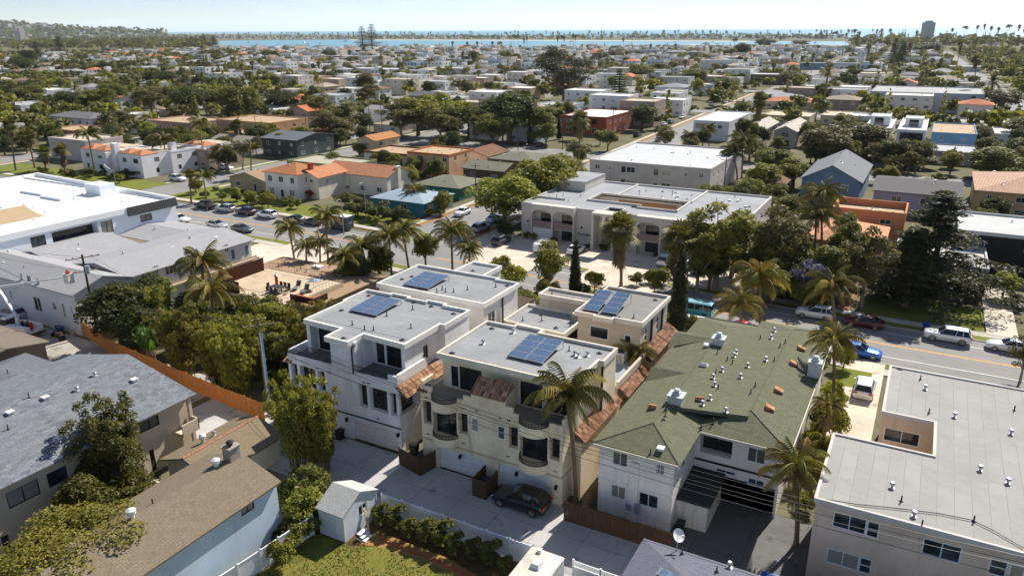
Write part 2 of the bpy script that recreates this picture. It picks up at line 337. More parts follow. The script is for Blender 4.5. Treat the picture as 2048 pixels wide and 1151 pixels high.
def wall_face(m, b, side, z0, z1, ops, mi=0, zg=None):
 'one wall with openings (u0,u1,v0,v1,depth,back)'
 x0, y0, x1, y1 = b; W = (x1 - x0) if side in 'SN' else (y1 - y0)
 us = sorted({0.0, W} | {max(0, min(W, o[0])) for o in ops} | {max(0, min(W, o[1])) for o in ops}); zs = sorted({z0, z1} | {max(z0, min(z1, o[2])) for o in ops} | {max(z0, min(z1, o[3])) for o in ops})
 pt = lambda u, z, d=0.0: side_pt(b, side, u, z, -d)
 if not ops: us, zs = [0.0, W], [z0, z1]
 for i in range(len(us) - 1):
  j = 0
  while j < len(zs) - 1:
   cu = (us[i] + us[i + 1]) / 2; hole = lambda jj: any(o[0] < cu < o[1] and o[2] < (zs[jj] + zs[jj + 1]) / 2 < o[3] for o in ops)
   if hole(j): j += 1; continue
   k = j
   while k + 1 < len(zs) - 1 and not hole(k + 1): k += 1
   m.quad(pt(us[i], zs[j]), pt(us[i + 1], zs[j]), pt(us[i + 1], zs[k + 1]), pt(us[i], zs[k + 1]), mi); j = k + 1
 for (u0, u1, v0, v1, d, back) in ops:
  m.quad(pt(u0, v0), pt(u1, v0), pt(u1, v0, d), pt(u0, v0, d), mi); m.quad(pt(u0, v1, d), pt(u1, v1, d), pt(u1, v1), pt(u0, v1), mi)
  m.quad(pt(u0, v0), pt(u0, v0, d), pt(u0, v1, d), pt(u0, v1), mi); m.quad(pt(u1, v0, d), pt(u1, v0), pt(u1, v1), pt(u1, v1, d), mi)
  if back: m.quad(pt(u0, v0, d), pt(u1, v0, d), pt(u1, v1, d), pt(u0, v1, d), mi)
def walls(root, b, z0, z1, wm, wins={}, ops={}, name='wall', fm=None, sides='SENW'):
 'wins[side] = [(u,z,w,h,style)]; ops[side] = extra openings'
 m = MB()
 for s in sides:
  o = list(ops.get(s, []))
  for wn in wins.get(s, []):
   u, z, ww, hh = wn[:4]; o.append((u - ww / 2, u + ww / 2, z, z + hh, 0.1, False))
  wall_face(m, b, s, z0, z1, o)
 r = m.obj(name, wm, root)
 for s in sides:
  for (u0, u1, v0, v1, d_, bk) in ops.get(s, []):
   if bk and d_ < 4: add_window(root, b, s, (u0 + u1) / 2, v0 + .05, u1 - u0 - .1, min(2.2, v1 - v0 - .15), 'door' if u1 - u0 > 1.2 else 'plain', DARK, d_ - .06)  # dark pane closing each recess stands in for the shade inside it
  for wn in wins.get(s, []):
   u, z, ww, hh = wn[:4]; st = wn[4] if len(wn) > 4 else 'slider'
   f = wn[5] if len(wn) > 5 else fm
   add_window(root, b, s, u, z, ww, hh, st, f, 0.045)
 return r
def gable(root, b, z, rise, axis, rm, wm, oh=0.4, th=0.14, name='roof', ohg=None, gw=True, off=0.0):
 'gable roof, ridge along axis, walls stop at z'
 x0, y0, x1, y1 = b; g = oh if ohg is None else ohg; m = MB(); w = []
 if axis == 'y':
  xm = (x0 + x1) / 2 + off; kL = rise / (xm - x0); kR = rise / (x1 - xm); ya, yb = y0 - g, y1 + g
  prof = [(x0 - oh, z - oh * kL), (xm, z + rise), (x1 + oh, z - oh * kR)]
  for (p, q) in ((0, 1), (1, 2)):
   (xa, za), (xb, zb) = prof[p], prof[q]
   m.hull([(xa, ya, za), (xb, ya, zb), (xb, yb, zb), (xa, yb, za)], [(xa, ya, za + th), (xb, ya, zb + th), (xb, yb, zb + th), (xa, yb, za + th)])
  for yy, fl in ((y0, 0), (y1, 1)):
   t = [(x0, yy, z), (x1, yy, z), (xm, yy, z + rise)]; w.append(MB().add(t if not fl else t[::-1], [(0, 1, 2)]))
 else:
  ym = (y0 + y1) / 2 + off; kL = rise / (ym - y0); kR = rise / (y1 - ym); xa, xb = x0 - g, x1 + g
  prof = [(y0 - oh, z - oh * kL), (ym, z + rise), (y1 + oh, z - oh * kR)]
  for (p, q) in ((0, 1), (1, 2)):
   (ya, za), (yb, zb) = prof[p], prof[q]
   m.hull([(xa, ya, za), (xb, ya, za), (xb, yb, zb), (xa, yb, zb)], [(xa, ya, za + th), (xb, ya, za + th), (xb, yb, zb + th), (xa, yb, zb + th)])
  for xx, fl in ((x0, 1), (x1, 0)):
   t = [(xx, y0, z), (xx, y1, z), (xx, ym, z + rise)]; w.append(MB().add(t if not fl else t[::-1], [(0, 1, 2)]))
 r = m.obj(name, rm, root)
 for q in w: q.obj('gable_wall', wm, root)
 return r
def hip(root, b, z, rise, rm, oh=0.45, th=0.12, name='roof'):
 x0, y0, x1, y1 = b[0] - oh, b[1] - oh, b[2] + oh, b[3] + oh; W, D = x1 - x0, y1 - y0; h = min(W, D) / 2
 if W >= D: ra, rb = (x0 + h, (y0 + y1) / 2), (x1 - h, (y0 + y1) / 2)
 else: ra, rb = ((x0 + x1) / 2, y0 + h), ((x0 + x1) / 2, y1 - h)
 m = MB(); zb = z - 0.06; m.box(x0, y0, zb, x1, y1, zb + th)
 e = 0.01; a = [(x0 + e, y0 + e, zb + th), (x1 - e, y0 + e, zb + th), (x1 - e, y1 - e, zb + th), (x0 + e, y1 - e, zb + th)]; A, B = (ra[0], ra[1], zb + th + rise), (rb[0], rb[1], zb + th + rise)
 if W >= D: m.add(a + [A, B], [(0, 1, 5, 4), (1, 2, 5), (2, 3, 4, 5), (3, 0, 4)])
 else: m.add(a + [A, B], [(0, 1, 4), (1, 2, 5, 4), (2, 3, 5), (3, 0, 4, 5)])
 return m.obj(name, rm, root)
def ring(m, poly, d, z0, z1, mi=0):
 'parapet ring of thickness d inside a ccw rectilinear polygon'
 n = len(poly); inn = []
 for i in range(n):
  p, a, c = Vector(poly[i]), Vector(poly[i - 1]), Vector(poly[(i + 1) % n])
  e1 = (p - a).normalized(); e2 = (c - p).normalized(); n1 = Vector((-e1.y, e1.x)); n2 = Vector((-e2.y, e2.x))
  q = (n1 + n2); q = q / max(0.3, (1 + n1.dot(n2))); inn.append(p + q * d)
 for i in range(n):
  j = (i + 1) % n
  lo = [(poly[i][0], poly[i][1], z0), (poly[j][0], poly[j][1], z0), (inn[j].x, inn[j].y, z0), (inn[i].x, inn[i].y, z0)]
  m.hull(lo, [(a, b, z1) for a, b, _ in lo], mi)
def flat(root, poly, h, rm, cm, par=0.35, d=0.22, over=0.05):
 'flat roof with raised parapet; poly ccw list of (x,y); top of parapet at h'
 MB().prism(poly, h - par - 0.25, h - par).obj('roof', rm, root)
 m = MB(); n = len(poly); o = []
 for i in range(n):
  p, a, c = Vector(poly[i]), Vector(poly[i - 1]), Vector(poly[(i + 1) % n]); e1 = (p - a).normalized(); e2 = (c - p).normalized()
  nn = Vector((e1.y, -e1.x)) + Vector((e2.y, -e2.x)); nn = nn / max(0.3, 1 + Vector((e1.y, -e1.x)).dot(Vector((e2.y, -e2.x)))); q = p + nn * over; o.append((q.x, q.y))
 ring(m, o, d + over, h - par - 0.22, h); return m.obj('parapet', cm, root)
def rect(x0, y0, x1, y1): return [(x0, y0), (x1, y0), (x1, y1), (x0, y1)]
def poly_walls(root, poly, z0, z1, wm, name='wall'):
 m = MB(); n = len(poly)
 for i in range(n):
  a, b = poly[i], poly[(i + 1) % n]; m.quad((a[0], a[1], z0), (b[0], b[1], z0), (b[0], b[1], z1), (a[0], a[1], z1))
 return m.obj(name, wm, root)
_VC = {}
def roof_bits(root, rng, x0, y0, x1, y1, z, n=6, zf=None):
 'vent pipes and caps on a roof'
 if 'pipe' not in _VC:
  _VC['pipe'] = MB().cyl((0, 0, 0), (0, 0, .45), .05, n=6).cyl((0, 0, 0), (0, 0, .06), .16, .07, n=8).mesh('vent_pipe', DARK)
  _VC['cap'] = MB().cyl((0, 0, 0), (0, 0, .3), .09, n=8).cyl((0, 0, .3), (0, 0, .42), .2, .12, n=8).cyl((0, 0, 0), (0, 0, .05), .25, .12, n=8).mesh('roof_vent', METAL)
  _VC['box'] = MB().box(-.22, -.22, 0, .22, .22, .18).box(-.27, -.27, .18, .27, .27, .24).mesh('roof_vent', WHITE)
  _VC['drain'] = MB().cyl((0, 0, 0), (0, 0, .06), .3, .22, n=9).cyl((0, 0, .06), (0, 0, .16), .12, .05, n=7).mesh('roof_drain', DARK)
 for i in range(n):
  k = rng.choice(['pipe', 'pipe', 'cap', 'cap', 'box', 'drain']); x, y = rng.uniform(x0, x1), rng.uniform(y0, y1); zz = zf(x, y) if zf else z
  me = _VC[k]; put(me.name.split('.')[0], me, root, Vector((x, y, zz)) - root.location, (0, 0, rng.uniform(0, 6)))
def vent(root, kind, x, y, z):
 put(_VC[kind].name.split('.')[0], _VC[kind], root, Vector((x, y, z)) - root.location)
roof_bits(bpy.data.objects.new('tmp', None), random.Random(1), 0, 0, 1, 1, 0, 0)
def boxes(root, name, mat, lst):
 for b in lst: MB().box(*b).obj(name, mat, root)
def ac_unit(label, x, y, z, sz=0.85):
 t = thing('air_conditioner', label, 'air conditioner', (x, y, z)); h = sz / 2
 MB().box(-h, -h, 0, h, h, sz * .95).obj('casing', paint(lin(205, 203, 196), 0.6), t, local=True)
 m = MB()
 for i in range(7): m.box(-h - .012, -h + .06 + i * (sz - .12) / 7, .08, -h, -h + .06 + i * (sz - .12) / 7 + .05, sz * .85).box(-h + .06 + i * (sz - .12) / 7, -h - .012, .08, -h + .11 + i * (sz - .12) / 7, -h, sz * .85)
 m.obj('grille', DARK, t, local=True)
 MB().cyl((0, 0, sz * .95), (0, 0, sz), h * .8, n=14).obj('fan_guard', BLACK, t, local=True); return t
def solar_array(label, x0, y0, cols, rows, z, tilt=5, cw=1.66, ch=1.04, group='solar arrays on the condominium roofs'):
 t = thing('solar_array', label, 'solar panels', (x0, y0, z), group=group)
 me = _VC.get(('sp', cw, ch))
 if me is None:
  m = MB().box(.03, .03, 0, cw - .05, ch - .05, .04); me = m.mesh('cells', SOLAR); f = MB()
  f.box(0, 0, -.01, .03, ch - .02, .05).box(cw - .05, 0, -.01, cw - .02, ch - .02, .05).box(.03, 0, -.01, cw - .05, .03, .05).box(.03, ch - .05, -.01, cw - .05, ch - .02, .05)
  _VC[('sp', cw, ch)] = me; _VC[('sf', cw, ch)] = f.mesh('panel', METAL)
 tl = R(tilt); rt = (tl, 0, 0)
 for i in range(cols):
  for j in range(rows):
   q = put('panel', _VC[('sf', cw, ch)], t, (i * cw, j * ch * math.cos(tl), .18 + j * ch * math.sin(tl)), rt); put('cells', me, q)
 m = MB()
 for i in range(cols + 1):
  for j in (0.1, rows * ch - .15): m.box(i * cw - .03, j, 0, i * cw + .03, j + .06, .17 + j * math.sin(tl))
 m.obj('mounting_rail', METAL, t, local=True); return t
CLAY = [paint(lin(178, 134, 104), .85, .2), paint(lin(154, 112, 86), .85, .2), paint(lin(198, 160, 128), .85, .2), paint(lin(126, 92, 72), .85, .2)]
CLAYP = [paint(lin(196, 156, 120), .85, .2), paint(lin(176, 134, 100), .85, .2), paint(lin(214, 180, 144), .85, .2), paint(lin(146, 108, 82), .85, .2)]
def _tilemesh(mat):
 m = MB(); n = 6; lo, hi = [], []
 for i in range(n + 1):
  a = math.pi * i / n; lo.append((-.115 * math.cos(a), 0, .10 * math.sin(a))); hi.append((-.095 * math.cos(a), .44, .085 * math.sin(a)))
 for i in range(n): m.quad(lo[i], lo[i + 1], hi[i + 1], hi[i])
 for i in range(n): m.add([lo[i], lo[i + 1], (0, .01, 0)], [(0, 1, 2)])
 return m.mesh('tile', mat)
TILES = [_tilemesh(c) for c in CLAY]; TILESP = [_tilemesh(c) for c in CLAYP]
def tile_slope(root, name, p0, du, dv, rng, pal=None, bed=None):
 'slope of barrel tiles; p0 lower left corner, du along the eave, dv up the slope (Vectors)'
 pal = pal or TILES; p0, du, dv = Vector(p0), Vector(du), Vector(dv); nrm = du.cross(dv).normalized()
 if nrm.z < 0: nrm = -nrm
 b = MB(); q = [p0, p0 + du, p0 + du + dv, p0 + dv]; b.hull([a - nrm * .1 for a in q], [a + nrm * .0 for a in q])
 r = b.obj(name, bed or CLAY[3], root)
 nu, nv = max(1, int(du.length / .235)), max(1, int(dv.length / .37)); U, Vv = du.normalized(), dv.normalized()
 M = Matrix((U, Vv, nrm)).transposed()
 if M.determinant() < 0: M = Matrix((-U, Vv, nrm)).transposed()
 e = M.to_euler(); base = Vector(root.location)
 for i in range(nu):
  for j in range(nv):
   p = p0 + du * ((i + .5) / nu) + dv * (j / nv) + nrm * (.0 + .012 * (j % 2)) - base
   put('tile', pal[rng.choice((0, 0, 1, 2, 3))], r, p, e)
 return r
def auto(rng, W, z, n=None, w=1.5, h=1.15, style=None):
 n = n or max(1, int(W / 4.2)); o = []
 for i in range(n):
  ww = w * rng.choice((.6, 1, 1, 1.2)); ww = min(ww, W / n * .7)
  o.append((W * (i + .5) / n + rng.uniform(-.3, .3), z, ww, h * (1 if rng.random() < .8 else .7), style or rng.choice(('slider', 'slider', 'hung', 'slider3'))))
 return o
def auto_wins(rng, b, st, z0=0.95, fh=2.85, sides='SE'):
 d = {}
 for s in sides:
  W = (b[2] - b[0]) if s in 'SN' else (b[3] - b[1]); d[s] = []
  for k in range(st): d[s] += auto(rng, W, z0 + k * fh)
  if s == 'S' and W > 5 and st == 1 and rng.random() < .6: d[s] = [a for a in d[s] if abs(a[0] - W * .72) > 1.6] + [(W * .72, .06, .95, 2.0, 'plain')]
 return d
def house(name, label, x0, y0, x1, y1, h, roof, wc, rm, seed=1, st=None, cat='house', group=None, wins=None, ops={}, rise=1.2, oh=.45, axis='x', bits=4, cm=None, par=.35, fm=None, landmark=None, chimney=False, off=0.0):
 OCC.append((x0, y0, x1, y1)); rng = random.Random(seed); x0, x1 = min(x0, x1), max(x0, x1); y0, y1 = min(y0, y1), max(y0, y1); b = (x0, y0, x1, y1)
 t = thing(name, label, cat, ((x0 + x1) / 2, (y0 + y1) / 2, 0), group=group); st = st or (2 if h > 4.6 else 1)
 wm = stucco(wc) if isinstance(wc, tuple) else wc
 if wins is None: wins = auto_wins(rng, b, st, fh=(h - .3) / st if st > 1 else 2.85)
 if roof == 'flat':
  walls(t, b, 0, h - .22, wm, wins, ops, fm=fm); flat(t, rect(*b), h, rm, cm or wm, par=par); roof_bits(t, rng, x0 + 1, y0 + 1, x1 - 1, y1 - 1, h - par, bits)
 else:
  walls(t, b, 0, h, wm, wins, ops, fm=fm)
  if roof == 'gable': gable(t, b, h, rise, axis, rm, wm, oh, off=off)
  else: hip(t, b, h, rise, rm, oh)
  xm, ym = (x0 + x1) / 2, (y0 + y1) / 2
  if roof == 'gable': zf = (lambda x, y: h + .1 + rise * (1 - abs(x - xm) / ((x1 - x0) / 2))) if axis == 'y' else (lambda x, y: h + .1 + rise * (1 - abs(y - ym) / ((y1 - y0) / 2)))
  else:
   hh = min(x1 - x0, y1 - y0) / 2 + oh; zf = lambda x, y: h + .02 + rise * min(1, min(x - x0 + oh, x1 + oh - x, y - y0 + oh, y1 + oh - y) / hh)
  roof_bits(t, rng, x0 + 1, y0 + 1, x1 - 1, y1 - 1, 0, bits, zf)
 if chimney:
  cx, cy = x1 - .3, y0 + (y1 - y0) * .4; MB().box(cx, cy, 0, cx + .75, cy + 1.1, h + rise * .6 + .8).box(cx - .06, cy - .06, h + rise * .6 + .8, cx + .81, cy + 1.16, h + rise * .6 + .95).obj('chimney', wm if chimney is True else chimney, t)
 if landmark: LANDMARKS.append(((x0 + x1) / 2, (y0 + y1) / 2, landmark))
 return t
# ---------------------------------------------------------------- terrain, water, streets
GROUND = ground_mat('yard_ground', (lin(112, 104, 78), lin(124, 118, 104), lin(84, 90, 50)), 0.09, 3.0, .35)
ASPH = None
def asphalt():
 m, t, b = base_mat('asphalt'); b.inputs['Roughness'].default_value = .9; b.inputs['Specular IOR Level'].default_value = .25
 a = noise(t, .12, 6.0, .65); s = noise(t, 1.0, 5.0, .7, stretch=(.06, 1.2, 1)); f = noise(t, 25.0, 3.0, .7)
 c = mixc(t, ramp(t, a, .35, .7), (.25, .24, .23, 1), (.33, .315, .295, 1)); c = mixc(t, ramp(t, s, .5, .75), c, (.19, .185, .18, 1))
 c = mixc(t, .25, c, mixc(t, f, (.03, .03, .03, 1), (.28, .28, .27, 1))); t.links.new(c, b.inputs['Base Color']); bump(t, b, f, .25, .01); return m
ASPH = asphalt(); WALK = concrete(lin(192, 186, 174), 1.5, 'sidewalk_concrete'); DRIVE = concrete(lin(210, 198, 180), 4.5); ALLEY = concrete(lin(178, 177, 174), 3.6, 'alley_concrete')
LAWN = ground_mat('lawn', (lin(96, 112, 42), lin(116, 122, 52), lin(130, 124, 66)), .35, 14.0, .45, .05)
DIRT = ground_mat('bare_soil', (lin(170, 122, 78), lin(150, 110, 72), lin(132, 118, 60)), .5, 8.0, .35)
MULCH = ground_mat('planting_bed', (lin(92, 66, 46), lin(110, 82, 56), lin(76, 80, 42)), .6, 9.0, .4)
def sheet(name, pts, z, mat, kind='structure', label=None):
 m = MB(); m.add([(p[0], p[1], z) for p in pts], [tuple(range(len(pts)))]); return tag(m.obj(name, mat), label, None, None, kind)
def strip(name, x0, y0, x1, y1, z, mat): return sheet(name, rect(x0, y0, x1, y1), z, mat)
coast = [(-1500, 75), (-300, 70), (150, 68.5), (430, 68.5), (700, 70.0), (1000, 72.5), (1300, 73.5), (1700, 75), (1950, 74), (2300, 73)]
cp = [P(a, b) for a, b in coast]
sheet('ground', [(p.x, p.y) for p in cp] + [(900, 1200), (700, -500), (-1500, -900), (-4000, -300)], 0, GROUND)
def water(name, col, rough):
 m, t, b = base_mat(name); b.inputs['Base Color'].default_value = col; b.inputs['Roughness'].default_value = rough; b.inputs['Specular IOR Level'].default_value = .3
 f = noise(t, .02, 4.0, .6, stretch=(1, 1, 1)); c = mixc(t, ramp(t, f, .35, .65), sc_(col, .85), sc_(col, 1.15)); t.links.new(c, b.inputs['Base Color']); bump(t, b, f, .4, 2.0); return m
far = 38000
a, bq = P(-3000, 61.5), P(5200, 61.5)
sheet('ocean', [(-far * 1.4, -20000), (far, -20000), (far, far * 1.2), (-far * 1.4, far * 1.2)], -1.5, water('sea_water', (.07, .27, .34, 1), .35))
bay = [(405, 86), (450, 81.5), (700, 79.5), (1000, 80), (1250, 81), (1500, 82), (1690, 83), (1700, 91), (1500, 96), (1200, 97.5), (900, 98), (650, 97), (480, 93)]
sheet('bay_water', [(P(a, b).x, P(a, b).y) for a, b in bay], .05, water('bay_water', (.13, .31, .38, 1), .35))
sb = [(700, 79.5), (1000, 80), (1250, 81), (1500, 82), (1500, 82.9), (1250, 82), (1000, 81), (700, 80.4)]
sheet('beach', [(P(a, b).x, P(a, b).y) for a, b in sb], .08, concrete(lin(222, 208, 176), 0, 'beach_sand'))
# hill on the horizon
def hill():
 m = MB(); n = 60; rows = 14; D0, D1 = 4600.0, 6600.0; grid = []
 for i in range(n + 1):
  px = -420 + i * (760 / n); prof = [(-420, 34), (-200, 28), (-60, 20), (0, 25.0), (40, 23), (100, 15.5), (170, 9), (260, 4), (340, .3)]
  h = np.interp(px, [a for a, _ in prof], [b for _, b in prof]) + .8 * math.sin(px * .31) + .5 * math.sin(px * .83)
  d = P(px, 100) - Vector((0, 0, 0)); d.z = 0; d.normalize()
  for j in range(rows + 1):
   s = j / rows; D = D0 + (D1 - D0) * s; top = max(0, h * .62) * D1 * .98 / 1580 + 36 * (h > .5)
   zz = -3 + (top + 3) * (math.sin(min(1, s * 1.15) * math.pi / 2) ** 1.3) + (6 * math.sin(i * 1.7 + j) if 0 < j < rows else 0); grid.append((d.x * D, d.y * D, zz))
 f = [(i * (rows + 1) + j, (i + 1) * (rows + 1) + j, (i + 1) * (rows + 1) + j + 1, i * (rows + 1) + j + 1) for i in range(n) for j in range(rows)]
 m.add(grid, f); hm = ground_mat('hill_scrub', (lin(70, 80, 60), lin(92, 92, 74), lin(56, 68, 48)), .004, .03, .5, 4.0)
 tag(m.obj('hill', hm, smooth=True), None, None, None, 'structure'); return grid
HILL = hill()
# main street: two straight stretches with a slight bend behind the trees
def yc(x): return 101.2 if x < -100 else (94.3 if x > 0 else 101.2 + (x + 100) * (94.3 - 101.2) / 100)
XS = [-420, -300, -200, -140, -100, -84, -71, -50, -25, 0, 20, 40, 80, 140]
def band(name, d0, d1, z, mat, xs=XS, up=0.0):
 m = MB()
 for a, b in zip(xs[:-1], xs[1:]):
  q = [(a, yc(a) + d0), (b, yc(b) + d0), (b, yc(b) + d1), (a, yc(a) + d1)]
  if up: m.hull([(x, y, 0.0) for x, y in q], [(x, y, up) for x, y in q])
  else: m.add([(x, y, z) for x, y in q], [(0, 1, 2, 3)])
 return tag(m.obj(name, mat), None, None, None, 'structure')
band('main_street', -6.3, 6.3, .02, ASPH)
YEL = paint(lin(216, 158, 40), .7, .2, name='road_paint_yellow'); WHT = paint(lin(225, 225, 220), .7, .15, name='road_paint_white')
nocross = [[-420, -300, -200, -166], [-150, -100, -86], [-69, -50, -25, 0, 20, 31], [49, 80, 140]]
for xs in nocross:
 band('centre_line', -.2, -.06, .028, YEL, xs); band('centre_line', .06, .2, .028, YEL, xs); band('edge_line', -4.0, -3.88, .028, WHT, xs); band('edge_line', 3.88, 4.0, .028, WHT, xs)
kx = [[-420, -300, -200, -164], [-152, -100, -85], [-70, -50, -25, 0, 20, 33], [47, 80, 140]]
for xs in kx:
 band('kerb', 6.3, 6.5, 0, concrete(lin(176, 172, 164)), xs, .13); band('sidewalk', 8.0, 9.6, 0, WALK, xs, .12); band('verge', 6.5, 8.0, 0, LAWN if xs[0] != -152 else MULCH, xs, .10)
for xs in [[-420, -300, -200, -100, -50, -25, 0, 20, 80, 140]]:
 band('kerb', -6.5, -6.3, 0, concrete(lin(176, 172, 164)), xs, .13); band('verge', -8.0, -6.5, 0, LAWN, xs, .10); band('sidewalk', -9.6, -8.0, 0, WALK, xs, .12)
# cross streets (along Y) and further streets (along X)
YST = [(40, 8.0), (-77.5, 6.2), (-158, 5.6), (-240, 5.6), (-322, 5.6), (-404, 5.6), (-486, 5.6), (-568, 5.6), (-650, 5.6), (-732, 5.6), (-814, 5.6)]
XST = [(211, 6), (352, 6), (480, 6), (605, 6), (730, 6), (855, 6), (980, 6), (1105, 6), (1230, 6), (1355, 6)]
def drift(y): return -.035 * max(0, y - 220)
def yband(name, xc, d0, d1, z, mat, ya, yb, up=0.0):
 m = MB(); ys = [ya] + [q for q in (160, 220, 300, 400, 600, 900, 1200) if ya < q < yb] + [yb]
 for a, b in zip(ys[:-1], ys[1:]):
  q = [(xc + d0 + drift(a), a), (xc + d1 + drift(a), a), (xc + d1 + drift(b), b), (xc + d0 + drift(b), b)]
  if up: m.hull([(x, y, 0) for x, y in q], [(x, y, up) for x, y in q])
  else: m.add([(x, y, z) for x, y in q], [(0, 1, 2, 3)])
 return tag(m.obj(name, mat), None, None, None, 'structure')
for i, (xc, hw) in enumerate(YST):
 yend = 1400 if xc > -300 else 1200
 yband('side_street', xc, -hw, hw, .024, ASPH, yc(xc) + 6.0 if xc < 0 else 60, yend)
 if xc > -260:
  for (ya, yb) in ((yc(xc) + 10.5, 202), (220, 344), (360, 472)):
   for s in (-1, 1):
    a, b = sorted((s * hw, s * (hw + .18))); yband('kerb', xc, a, b, 0, concrete(lin(176, 172, 164)), ya, yb, .13)
    a, b = sorted((s * (hw + 1.6), s * (hw + 3.0))); yband('sidewalk', xc, a, b, 0, WALK, ya, yb, .12)
    a, b = sorted((s * (hw + .18), s * (hw + 1.6))); yband('verge', xc, a, b, 0, LAWN if (i + s) % 2 else DIRT, ya, yb, .10)
for (y0, hw) in XST: strip('back_street', -900, y0 - hw, 120, y0 + hw, .022, ASPH)
sheet('crosswalk_line', [(-71.0, 107.6), (-70.5, 107.6), (-83.2, 108.7), (-83.7, 108.7)][::-1], .033, WHT)
# paved courts and yards near the camera
for i, xj in enumerate((-61, -47, -33.5, -20, -6)): strip('alley', xj, 39.2, xj + (14 if i == 0 else 13.5 if i < 4 else 3), 46.45, .03, ALLEY)
strip('yard', -30.5 - 8, 22, -14.5, 38.9, .03, MULCH)
strip('alley', -13.9, 41, -3.2, 53.5, .034, concrete(lin(105, 104, 102), 3.6, 'alley_concrete'))
strip('driveway', -102, 79.6, -84.4, 91.4, .14, DRIVE); strip('driveway', -97, 91.2, -86, 94.8, .15, DRIVE)
strip('driveway', -69, 104.9, -20, 117.5, .14, DRIVE); strip('driveway', -64, 99, -52, 105, .15, DRIVE); strip('driveway', -44, 97.5, -31, 105, .15, DRIVE)
strip('driveway', -4.6, 63, -.5, 87.7, .14, DRIVE)
strip('lawn', -5.2, 79.8, -1.6, 84.6, .16, LAWN)
strip('driveway', 9.8, 103.5, 13.2, 128, .14, DRIVE); strip('lawn', -4.5, 103.9, 9.6, 113, .135, LAWN)
strip('brick_path', -7.6, 103.9, -6.0, 122, .14, concrete(lin(186, 128, 100), .4, 'brick_paving'))
strip('alley', -118, 40, -62, 49.5, .035, concrete(lin(172, 166, 156), 5, 'alley_concrete'))
strip('lawn', -138, 110.8, -86, 118.5, .13, LAWN); strip('lawn', -152, 110.8, -140, 124, .13, LAWN); strip('lawn', -230, 111, -164, 121, .13, LAWN)
# ---------------------------------------------------------------- condominiums in the middle
CREAM = lin(254, 232, 198); WHT_ST = lin(244, 243, 242)
ROOFG = rollroof(lin(150, 152, 154), 'x', 1.0, .3); ROOFB = rollroof(lin(140, 138, 134), 'x', 1.0, .3); COPE = stucco(lin(236, 232, 222), .1); COPET = stucco(lin(228, 218, 202), .16)
rg = random.Random(5)
def rail(root, pts, z0, z1, name='railing', mat=None, step=.14):
 m = MB()
 for (a, b) in zip(pts[:-1], pts[1:]):
  a, b = Vector((*a, 0)), Vector((*b, 0)); L = (b - a).length; n = max(1, int(L / step))
  for zz in (z0 + .04, z1): m.cyl((a.x, a.y, zz), (b.x, b.y, zz), .025, n=4)
  for i in range(n + 1):
   p = a + (b - a) * (i / n); m.cyl((p.x, p.y, z0), (p.x, p.y, z1), .012 if i % 8 else .022, n=4, cap=False)
 return m.obj(name, mat or BLACK, root)
def wall_lamp(root, b, side, u, z):
 q = Vector(side_pt(b, side, u, z, .02)) - root.location
 if 'lamp' not in _VC: _VC['lamp'] = MB().box(-.05, -.02, -.1, .05, .02, .25).hull([(-.09, -.26, -.1), (.09, -.26, -.1), (.09, -.08, -.1), (-.09, -.08, -.1)], [(-.12, -.29, .2), (.12, -.29, .2), (.12, -.05, .2), (-.12, -.05, .2)]).box(-.06, -.2, .2, .06, -.02, .27).mesh('wall_lamp', BLACK)
 put('wall_lamp', _VC['lamp'], root, q, (0, 0, ROT[side]))
def half_round(cx, y, r, n=12, k=.75): return [(cx - r * math.cos(math.pi * i / n), y - k * r * math.sin(math.pi * i / n)) for i in range(n + 1)]
